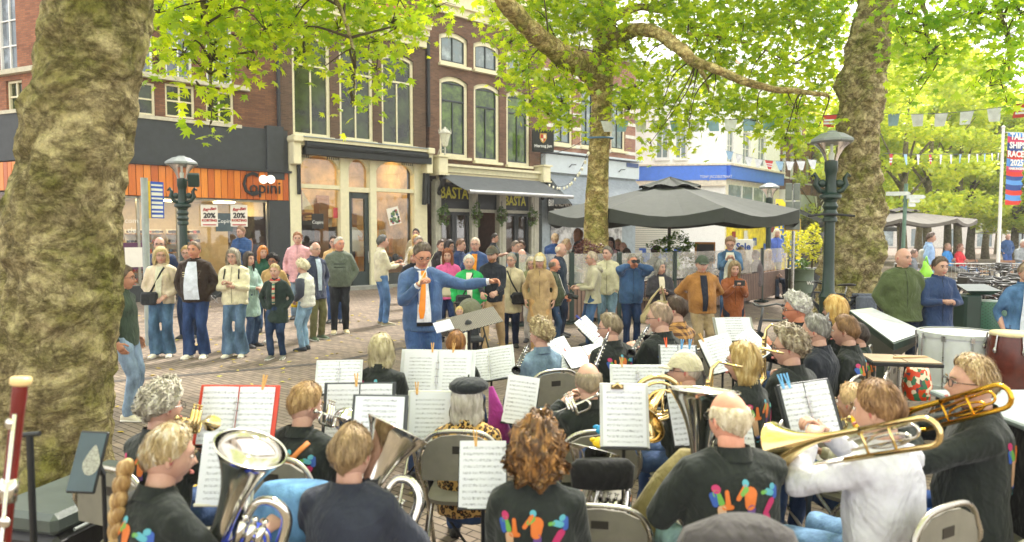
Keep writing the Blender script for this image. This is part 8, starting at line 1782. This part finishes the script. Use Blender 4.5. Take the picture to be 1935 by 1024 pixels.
mb.lathe([(.0235,.3),(.0235,.37)],18,axis=u);mb.tube([u*.33-s__*.4,u*.33-s__*.9,u*.38-s__*1.2,u*.46-s__*1.2],.005,8);mb.tube(loop(u*.36-s__*1.9,(1,0,0),(0,0,1),.045,.045,14,0,3.14),.005,8);mb.ell(u*.13+y_,(.016,.008,.018),9,6);mb.build('keywork',CHROME,t_,smooth=True)
p=at(56,822,2.6);t_=thing('instrument_stand','thin black stand with short crossbar beside the bassoon','stand',(p.x,p.y,0));mb=MB();mb.tube([(0,0,.2),(0,0,p.z)],.013,10);mb.tube([(0,0,.02),(0,0,.3)],.02,10);mb.build('pole',BLACKM,t_);mb=MB();mb.tube([(-.03,0,p.z),(.04,0,p.z+.006)],.01,8);mb.build('crossbar',BLACKM,t_)
for k in range(3):a_=k*2.1;mb=MB();mb.tube([(0,0,.3),(.25*math.cos(a_),.25*math.sin(a_),.015)],.01,6);mb.build('leg',BLACKM,t_)
p=at(190,900,2.75);t_=thing('tablet_stand','black stand holding the tablet by the thick left trunk','stand',(p.x,p.y+.02,0));mb=MB();mb.tube([(0,0,.1),(0,0,p.z)],.009,8);mb.tube([(0,0,p.z),(-.03,-.01,p.z+.08)],.012,8);mb.build('pole',BLACKM,t_)
for k in range(3):a_=k*2.1+.5;mb=MB();mb.tube([(0,0,.25),(.22*math.cos(a_),.22*math.sin(a_),.015)],.008,6);mb.build('leg',BLACKM,t_)
c4=[at(155,812,2.72),at(208,815,2.72),at(180,936,2.62),at(122,932,2.62)];c_=sum(c4,Vector())/4;X=((c4[1]+c4[2])-(c4[0]+c4[3])).normalized();Z_=((c4[0]+c4[1])-(c4[2]+c4[3])).normalized();Y_=Z_.cross(X).normalized();X=Y_.cross(Z_)
M4=Matrix.Translation(c_)@Matrix((X,Y_,Z_)).transposed().to_4x4();wd=(c4[1]-c4[0]).length;ht=(c4[0]-c4[3]).length*.98
t_=thing('tablet','tilted tablet with dark screen showing a pale leaf drawing','tablet');t_.matrix_world=M4;mb=MB();mb.box((0,0,0),(wd,.014,ht),bev=.005);mb.build('case',BLACKM,t_)
mb=MB();mb.box((0,-.009,0),(wd*.9,.002,ht*.93));sc_=mb.build('screen',mat('screen_dark',(60,78,84),.12),t_)
mb=MB();mb.add([(0,-.012,0)]+[((.034*math.cos(a_))*(1 if a_<math.pi else 1)*(1-.55*max(0,math.sin(a_))),-.0115,-.012+.05*math.sin(a_)*(1.0 if math.sin(a_)<0 else 1.35))for a_ in np.linspace(0,2*math.pi,25)[:-1]],[(0,k+1,(k+1)%24+1)for k in range(24)]);b=mb.build('leaf_picture',mat('leaf_picture',(150,150,140),.4,var=.5,scale=90),sc_);b.location=(.02,0,.01)
A_,B_=at(30,948,3.05),at(262,888,3.75);v=B_-A_;L=v.length;ang=math.atan2(v.y,v.x);t_=thing('keyboard_case','long grey black keyboard case in front of the thick left trunk','case',(A_.x,A_.y,0),ang);zt=(A_.z+B_.z)/2
mb=MB();mb.box((L/2,0,zt-.05),(L,.42,.1),bev=.025);mb.build('lid',mat('case_grey',(70,78,76),.35,bump=.2),t_);mb=MB();mb.box((L/2,0,zt-.24),(L-.02,.41,.27),bev=.03);mb.build('shell',mat('case_black',(34,34,38),.4,bump=.2),t_);mb=MB();mb.tube([(.1,-.215,zt-.1),(L-.1,-.215,zt-.1)],.008);mb.build('seam',mat('case_trim',(140,146,144),.3),t_)
textobj('S T R A Y',.05,WHITE,t_,(L*.8,-.222,zt-.05))if False else textobj('S . V I A W   D y',.045,WHITE,t_,(L*.82,-.214,zt-.045),bold=.002)
for sx in(.15,L-.15):mb=MB();mb.tube([(sx,-.18,0),(sx,.18,zt-.36)],.015);mb.tube([(sx,.18,0),(sx,-.18,zt-.36)],.015);mb.build('leg',BLACKM,t_)
c=copy_tree(FCH);c.location=(at(1395,975,2.05).x,2.05,0);c.rotation_euler=(0,0,R(6));c['label']='empty folding chair cut by the bottom edge behind the broad tuba player'
p=at(1395,990,1.98);mb=MB();mb.loft([((0,.0,-.25),(1,0,0),(0,1,0),.2,.09),((0,0,-.1),(1,0,0),(0,1,0),.2,.09),((0,0,-.02),(1,0,0),(0,1,0),.165,.075),((.01,0,.02),(1,0,0),(0,1,0),.08,.04)],24);b=mb.build('draped_hoodie',fabric((74,70,72)),smooth=True);b.location=p;tag(b,'dark grey hoodie draped over the empty chair at the bottom edge','hoodie')
c=copy_tree(FCH);c.location=(at(560,905,2.75).x,2.75,0);c.rotation_euler=(0,0,R(8));c['label']='folding chair with a blue jacket right of the silver euphonium'
p=at(560,922,2.66);mb=MB();mb.loft([((0,.02,-.42),(1,0,0),(0,1,0),.17,.1),((0,0,-.2),(1,0,0),(0,1,0),.19,.08),((0,0,-.03),(1,0,0),(0,1,0),.17,.07),((0,.0,.02),(1,0,0),(0,1,0),.13,.05)],24);b=mb.build('draped_jacket',denim((96,138,178)),smooth=True);b.location=p;tag(b,'light blue jacket draped over a chair right of the silver euphonium','jacket')
p=at(1255,912,3.2);mb=MB();mb.loft([((-.1,0,-.36),(1,0,0),(0,1,0),.1,.07),((-.05,0,-.15),(1,0,0),(0,1,0),.12,.08),((.04,0,.05),(1,0,0),(0,1,0),.08,.06),((.1,0,.16),(1,0,0),(0,1,0),.03,.03)],18);b=mb.build('draped_jacket',fabric((140,128,86)),smooth=True);b.location=p;tag(b,'khaki jacket hanging left of the broad tuba player','jacket')
c=copy_tree(FCH);c.location=(at(1135,880,3.15).x,3.15,0);c.rotation_euler=(0,0,R(-8));c['label']='folding chair with a black cover below the clipboard page'
p=at(1138,880,3.06);mb=MB();mb.loft([((0,0,-.1),(1,0,0),(0,1,0),.14,.04),((0,0,0),(1,0,0),(0,1,0),.15,.04),((0,0,.03),(1,0,0),(0,1,0),.12,.03)],20);b=mb.build('chair_cover',fabric((30,30,32)),smooth=True);b.location=p;tag(b,'black cloth cover over the chair below the clipboard page','cover')
for(px,py,d,c_,lab)in((1142,812,3.4,(40,150,210),'bright blue rubber duck under the clipboard page'),(1136,836,3.35,(240,200,30),'yellow rubber duck under the clipboard page')):
 mb=MB();mb.ell((0,0,0),(.045,.03,.028),14,10);mb.ell((.022,0,.038),(.024,.022,.024),12,8);mb.ell((.05,0,.034),(.014,.01,.005),8,6);mb.ell((-.04,0,.014),(.018,.01,.012),8,6);b=mb.build('rubber_duck',mat('duck',c_,.4),smooth=True);b.location=at(px,py,d);tag(b,lab,'toy')
mb=MB();mb.loft([((-.02,0,-.2),(1,0,0),(0,1,0),.09,.03),((0,0,0),(1,0,0),(0,1,0),.05,.03),((0,0,.16),(1,0,0),(0,1,0),.015,.012)],12);b=mb.build('scarf_cloth',fabric((150,50,130)),smooth=True);b.location=at(938,778,4.2);b.rotation_euler=(0,R(-12),0);tag(b,'purple folded cloth hanging right of the beret','cloth')
# RIGHT HAND EQUIPMENT
A_,B_,C_,D_=at(1602,586,7.5),at(1647,581,7.9),at(1751,628,6.9),at(1689,650,6.35);ctr=(A_+B_+C_+D_)/4
t_=thing('reading_table','green street map table with sloping pale panel','information table',(ctr.x,ctr.y,0));o_=Vector((ctr.x,ctr.y,0));z_=Vector((0,0,1))
mb=MB();dn=Vector((0,0,-.06));P4=[A_-o_,B_-o_,C_-o_,D_-o_];mb.add([p for p in P4]+[p+dn for p in P4],[(0,1,2,3),(7,6,5,4),(0,3,7,4),(3,2,6,7),(2,1,5,6),(1,0,4,5)]);mb.build('table_frame',DGREEN,t_)
mb=MB();cc_=sum(P4,Vector())/4;P5=[cc_+(p-cc_)*.95+Vector((0,0,.006))for p in P4];mb.quad(*P5);x=N('map_panel');x.col(x.ramp(x.noise(5,8),[(.35,s2l((196,200,206))),(.55,s2l((226,228,230))),(.7,s2l((170,178,190)))]));x.set(.15,0,.6);mb.build('map_panel',x.m,t_)
mb=MB();c0=Vector((0,0,0));low=[p*.28 for p in P4];mid=[Vector((p.x*.75,p.y*.75,p.z-.12))for p in P4];lo=[Vector((p.x*.16,p.y*.16,0))for p in P4];ml=[Vector((p.x*.16,p.y*.16,.55))for p in P4];mb.add([p+dn for p in P4]+ml+lo,[(0,1,5,4),(1,2,6,5),(2,3,7,6),(3,0,4,7),(4,5,9,8),(5,6,10,9),(6,7,11,10),(7,4,8,11)]);mb.build('pedestal',DGREEN,t_)
p=at(1815,626,6.4);t_=thing('bass_drum','large white bass drum lying flat on its stand','drum',(p.x,p.y,0));r=.34;zt=p.z
mb=MB();mb.lathe([(r,zt-.5),(r,zt-.02)],40,caps=False);mb.build('drum_shell',mat('drum_white',(206,210,214),.35,var=.1),t_,smooth=True)
mb=MB();mb.lathe([(0,zt-.012),(r*.8,zt-.008),(r-.005,zt-.012)],40,caps=False);mb.build('drum_head',mat('drum_skin',(222,220,212),.5),t_,smooth=True)
for z in(zt-.02,zt-.5):mb=MB();mb.lathe([(r-.004,z-.02),(r+.014,z-.02),(r+.016,z+.02),(r-.004,z+.02)],40,caps=False);mb.build('hoop',mat('drum_hoop',(190,194,196),.3),t_,smooth='auto')
for k in range(10):a_=k*math.pi/5;mb=MB();mb.tube([((r+.02)*math.cos(a_),(r+.02)*math.sin(a_),zt-.5),((r+.02)*math.cos(a_),(r+.02)*math.sin(a_),zt-.02)],.006,6);mb.box(((r+.015)*math.cos(a_),(r+.015)*math.sin(a_),zt-.04),(.03,.03,.05),rz=a_);mb.build('tension_rod',STEEL,t_)
mb=MB();mb.ell((0,0,0),(.03,.008,.03),12,6);b=mb.build('badge',mat('badge_brown',(120,84,40),.4),t_);b.location=(-.13,-r*.925,zt-.2)
for k in range(4):a_=k*math.pi/2+.4;mb=MB();mb.tube([(.12*math.cos(a_),.12*math.sin(a_),zt-.5),(.32*math.cos(a_),.32*math.sin(a_),.02)],.012,6);mb.build('stand_leg',STEEL,t_)
p=at(1914,627,5.9);t_=thing('conga','dark red wooden conga drum at the right edge','drum',(p.x,p.y,0));zt=p.z;mb=MB();mb.lathe([(.165,zt-.02),(.185,zt-.12),(.20,zt-.28),(.19,zt-.42),(.16,zt-.55),(.15,zt-.6)],36);mb.build('drum_shell',mat('conga_wood',(84,34,24),.25,var=.3,scale=12),t_,smooth='auto')
mb=MB();mb.lathe([(0,zt+.005),(.165,zt+.0),(.172,zt-.03),(.165,zt-.03)],36,caps=False);mb.build('drum_head',mat('conga_skin',(214,196,156),.6),t_,smooth=True)
for k in range(6):a_=k*math.pi/3+.3;mb=MB();mb.tube([(.18*math.cos(a_),.18*math.sin(a_),zt-.02),(.2*math.cos(a_),.2*math.sin(a_),zt-.14)],.008,6);mb.ell((.205*math.cos(a_),.205*math.sin(a_),zt-.15),(.015,.015,.025),8,6);mb.build('tension_lug',STEEL,t_)
p=at(1930,740,5.4);zc_=zt-.6;t_=thing('equipment_case','black covered equipment case under the conga at the right edge','case',(at(1935,800,5.4).x,5.5,0));mb=MB();mb.box((0,0,zc_/2),(.75,.7,zc_-.03),bev=.02);mb.build('cover_cloth',fabric((34,34,36)),t_);mb=MB();mb.box((0,0,zc_-.012),(.8,.75,.022),bev=.006);mb.build('case_top',mat('case_top_grey',(150,156,156),.4),t_)
p=at(1950,810,3.3);t_=thing('covered_table','black cloth covered table right of the golden trombone player','table',(p.x+.18,3.35,0));zc_=p.z+.06;mb=MB();mb.box((0,0,zc_/2),(.7,.9,zc_-.02),bev=.01);mb.build('cover_cloth',fabric((30,31,34)),t_);mb=MB();mb.box((0,0,zc_),(.74,.94,.03),bev=.008);mb.build('table_top',mat('case_top_grey2',(130,140,142),.4),t_)
p=at(1700,682,5.3);t_=thing('percussion_tray','black percussion tray on a thin stand right of the young player','table',(p.x,p.y,0),R(-12));mb=MB();mb.box((0,0,p.z),(.5,.36,.03),bev=.005);mb.build('tray',BLACKM,t_);mb=MB();mb.box((-.12,0,p.z+.019),(.24,.34,.008));mb.box((.125,0,p.z+.019),(.23,.34,.008));mb.build('tray_mat',mat('tray_mat_brown',(150,130,104),.7),t_);mb=MB();mb.tube([(0,0,.1),(0,0,p.z)],.016,8);mb.build('pole',STEEL,t_)
for k in range(3):a_=k*2.1;mb=MB();mb.tube([(0,0,.3),(.28*math.cos(a_),.28*math.sin(a_),.015)],.011,6);mb.build('leg',STEEL,t_)
mb=MB();mb.tube([(-.14,0,0),(.14,.03,0)],[.008,.005],8);b=mb.build('drumstick',mat('stick_wood',(196,160,110),.5));b.location=p+Vector((.08,-.02,.032));tag(b,'pale wooden drumstick lying on the percussion tray','drumstick')
p=at(1733,718,5.6);x=N('patchwork');v_=x.n('TexVoronoi');v_.inputs['Scale'].default_value=26;x.l(x.obj(),v_.inputs['Vector']);hs_=x.n('HueSaturation');hs_.inputs['Saturation'].default_value=1.2;x.l(x.ramp(v_.outputs['Color'],[(.2,s2l((206,70,40))),(.4,s2l((226,214,190))),(.55,s2l((60,110,80))),(.7,s2l((200,90,50))),(.85,s2l((70,60,70)))],'CONSTANT'),hs_.inputs['Color']);x.l(hs_.outputs[0],x.b.inputs['Base Color']);x.set(.5)
t_=thing('patterned_bag','colourful patterned shopping bag under the percussion tray','bag',p);t_.scale=(.75,.75,.8);mb=MB();mb.loft([((0,0,-.2),(1,0,0),(0,1,0),.13,.09),((0,0,-.05),(1,0,0),(0,1,0),.15,.1),((0,0,.1),(1,0,0),(0,1,0),.12,.07),((0,0,.14),(1,0,0),(0,1,0),.11,.03)],20,pw=3);mb.build('bag_body',x.m,t_,smooth=True)
for s__ in(-.03,.03):mb=MB();mb.tube([(-.06,s__,.13),(-.04,s__,.22),(.04,s__,.22),(.06,s__,.13)],.008,6);mb.build('handle',x.m,t_)
p=at(1850,600,10.2);p.z=0;t_=thing('litter_bin','dark green litter bin with perforated drum near the bikes','litter bin',p);x=N('bin_green');sp_=x.n('SeparateXYZ');x.l(x.obj(),sp_.inputs[0]);dt=x.math('GREATER_THAN',x.math('MULTIPLY',x.math('SINE',x.math('MULTIPLY',sp_.outputs[2],130)),x.math('SINE',x.math('MULTIPLY',sp_.outputs[0],130))),.6);x.col(x.mix(dt,s2l((38,84,66)),s2l((16,34,28))));x.set(.4)
mb=MB();mb.lathe([(.24,.12),(.26,.16),(.26,.84),(.23,.9),(0,.92)],28,(.14,0,0));mb.build('drum',x.m,t_,smooth='auto');mb=MB();mb.box((-.18,0,.5),(.26,.3,1.0),bev=.03);mb.build('post_cabinet',DGREEN,t_);mb=MB();mb.add([(-.3,-.16,1.06),(.22,-.16,1.06),(.18,.16,1.14),(-.26,.16,1.14),(-.2,-.1,1.0),(.1,-.1,1.0),(.1,.12,1.03),(-.15,.12,1.03)],[(0,1,2,3),(4,5,1,0),(5,6,2,1),(6,7,3,2),(7,4,0,3),(7,6,5,4)]);mb.build('hood',DGREEN,t_)
# BICYCLES
DST=mat('dull_steel',(84,86,88),.4)
def bicycle(col,lab,basket=False,bag=False):
 t_=thing('bicycle',lab,'bicycle',(0,0,0),0,None);F_=mat('bike_paint',col,.3);T_=mat('tyre',(24,24,26),.7)
 for x0 in(-.52,.55):
  mb=MB();mb.tube([(x0+.335*math.cos(a_),0,.345+.335*math.sin(a_))for a_ in np.linspace(0,6.283,33)[:-1]],.019,8,closed=True);wv=mb.build('wheel',T_,t_,smooth=True)
  mb=MB();mb.tube([(x0+.31*math.cos(a_),0,.345+.31*math.sin(a_))for a_ in np.linspace(0,6.283,33)[:-1]],.009,6,closed=True)
  for k in range(16):a_=k*math.pi/8;mb.tube([(x0,.02*(-1)**k,.345),(x0+.305*math.cos(a_),0,.345+.305*math.sin(a_))],.0018,4)
  mb.tube([(x0,-.04,.345),(x0,.04,.345)],.02,8);mb.build('rim',DST,wv)
  mb=MB();mb.tube([(x0+.37*math.cos(a_),0,.345+.37*math.sin(a_))for a_ in np.linspace(.2 if x0<0 else .6,2.9,14)],[(.006,.026)]*14,6);mb.build('mudguard',F_,t_)
 mb=MB();bb=(-.07,0,.29);st=(-.2,0,.78);hd_=(.36,0,.82);hl=(.4,0,.68);mb.tube([bb,st],.017,8);mb.tube([st,hd_],.016,8);mb.tube([bb,hl],.019,8);mb.tube([hd_,hl],.021,8);mb.tube([(-.52,0,.345),bb],.011,6);mb.tube([(-.52,0,.345),(-.19,0,.75)],.010,6);mb.tube([hl,(.5,0,.42),(.55,0,.345)],.013,8);mb.build('frame',F_,t_)
 mb=MB();mb.tube([(.36,0,.82),(.33,0,.98)],.014,8);mb.tube([(.14,-.27,.98),(.3,-.22,1.03),(.36,-.08,1.0),(.36,.08,1.0),(.3,.22,1.03),(.14,.27,.98)],.012,8);mb.build('handlebar',DST,t_,smooth=True)
 for s__ in(-1,1):mb=MB();mb.tube([(.14,s__*.27,.98),(.25,s__*.245,1.01)],.018,8);mb.build('grip',T_,t_)
 mb=MB();mb.tube([(-.2,0,.78),(-.23,0,.93)],.013,8);mb.build('seat_post',STEEL,t_);mb=MB();mb.loft([((-.37,0,.96),(0,1,0),(0,0,1),.085,.02),((-.28,0,.965),(0,1,0),(0,0,1),.1,.03),((-.16,0,.96),(0,1,0),(0,0,1),.045,.022),((-.07,0,.95),(0,1,0),(0,0,1),.02,.014)],12);mb.build('saddle',mat('saddle',(40,34,32),.5),t_,smooth=True)
 mb=MB();mb.tube([(-.25,0,.72),(-.72,0,.72),(-.66,.0,.72),(-.53,0,.36)],.008,6);mb.box((-.5,0,.73),(.4,.14,.012));mb.build('rear_rack',T_,t_)
 mb=MB();mb.tube([(-.07+.085*math.cos(a_),.03,.29+.085*math.sin(a_))for a_ in np.linspace(0,6.283,17)[:-1]],.008,5,closed=True);mb.tube([(-.07,.05,.29),(.05,.06,.17)],.01);mb.tube([(-.07,-.05,.29),(-.19,-.06,.41)],.01);mb.tube([(-.07,.03,.375),(-.52,.03,.38)],.005,4);mb.build('crank',STEEL,t_)
 if basket:mb=MB();mb.box((.56,0,.95),(.28,.36,.24),bev=.02);mb.build('front_crate',mat('crate',(60,56,54),.6),t_)
 if bag:
  mb=MB();[mb.box((-.52,s__*.15,.6),(.34,.14,.34),bev=.04)for s__ in(-1,1)];mb.box((-.52,0,.78),(.32,.36,.05),bev=.02);mb.build('pannier',fabric((92,98,112)),t_)
 return t_
def place(b,px,d,ang,lab=None,lean=.08):p=at(px,500,d);b.location=(p.x,d,0);b.rotation_euler=(R(4),0,R(ang));
bk1=bicycle((30,32,36),'black bicycle leaning at the optician window');place(bk1,408,16.9,40)
bk2=bicycle((40,42,46),'black bicycle with grey pannier parked behind the saxophonists',bag=True);place(bk2,1490,8.6,-160)
bk3=bicycle((36,40,48),'dark bicycle leaning on the thick right trunk behind the street lamp',bag=True);place(bk3,1578,12.6,170)
bk4=bicycle((50,70,120),'blue bicycle parked behind the terrace near the shutter');place(bk4,1330,24,30)
src=[bicycle((34,36,40),'black bicycle in the right row just behind the navy raincoat'),bicycle((60,62,66),'grey bicycle with dark crate in the right row of parked bikes',basket=True),bicycle((120,50,40),'dark red bicycle in the right row of parked bikes')]
for k,b in enumerate(src):place(b,(1800,1836,1868)[k],(13.6,14.2,13.8)[k],(60,68,72)[k])
labs=['black bike directly above the litter bin','dark bike between the litter bin and the denim clad person','black bike touching the left side of the denim clad person','grey crated bike behind the denim clad person','bike left of the navy raincoat behind the olive jacket','bike glimpsed between the olive jacket and the navy raincoat','black bike in the back row left of the flagpole foot','dark bike in the back row right of the flagpole foot','grey bike in the back row near the right edge','red brown bike in the back row at the right edge','farthest black bike beside the flagpole foot','farthest bike just right of the flagpole','farthest bike below the man in the dark blue sweater','farthest bike at the right edge of the row','bike in the far row directly above the navy raincoat shoulder','nearest bike just right of the litter bin','nearest bike against the denim clad person']
for k,(px,d,a_)in enumerate(((1852,13.4,66),(1884,13.9,75),(1902,13.5,70),(1926,13.8,62),(1745,12.6,40),(1742,13.6,84),(1856,16.6,20),(1905,17,30),(1925,16.4,50),(1955,16.0,60),(1848,19,15),(1880,19.4,40),(1910,18.8,70),(1932,19.2,30),(1830,18,60),(1872,12.6,95),(1906,12.2,80))):
 b=copy_tree(src[[0,0,2,1,0,1,0,0,1,2,0,1,0,2,0,1,0][k]]);place(b,px,d,a_);b['label']=labs[k]
for b in src+[o for o in COL.objects if o.get('category')=='bicycle' and o.get('label')in labs]:b['group']='bikes parked in the right row'
for k,(px,d)in enumerate(((1735,20.5),(1850,22.5))):
 pass
p=at(1690,500,22);p.z=0;t_=thing('metal_railing','pale metal railing behind the short haired woman and the bikes','railing',p,R(-4));mb=MB();L=7.0
for z in(.25,.95):mb.tube([(0,0,z),(L,0,z)],.02,6)
for k in range(60):mb.tube([(L*k/59,0,0 if k%10==0 else .25),(L*k/59,0,.95)],.014 if k%10==0 else .007,5)
mb.build('bars',mat('railing_grey',(170,170,164),.4),t_)
mb=MB();mb.box((5,62,11.4),(150,144,24.8));hz=mb.build('haze',[]);x=N('haze_air');x.t.nodes.remove(x.b);vp=x.n('VolumePrincipled');vp.inputs['Density'].default_value=.0010;vp.inputs['Color'].default_value=(.98,.98,.97,1);vp.inputs['Anisotropy'].default_value=.3
x.l(vp.outputs[0],x.t.nodes['Material Output'].inputs['Volume']);hz.data.materials.append(x.m);hz['kind']='stuff'
flush()
bake_texts()
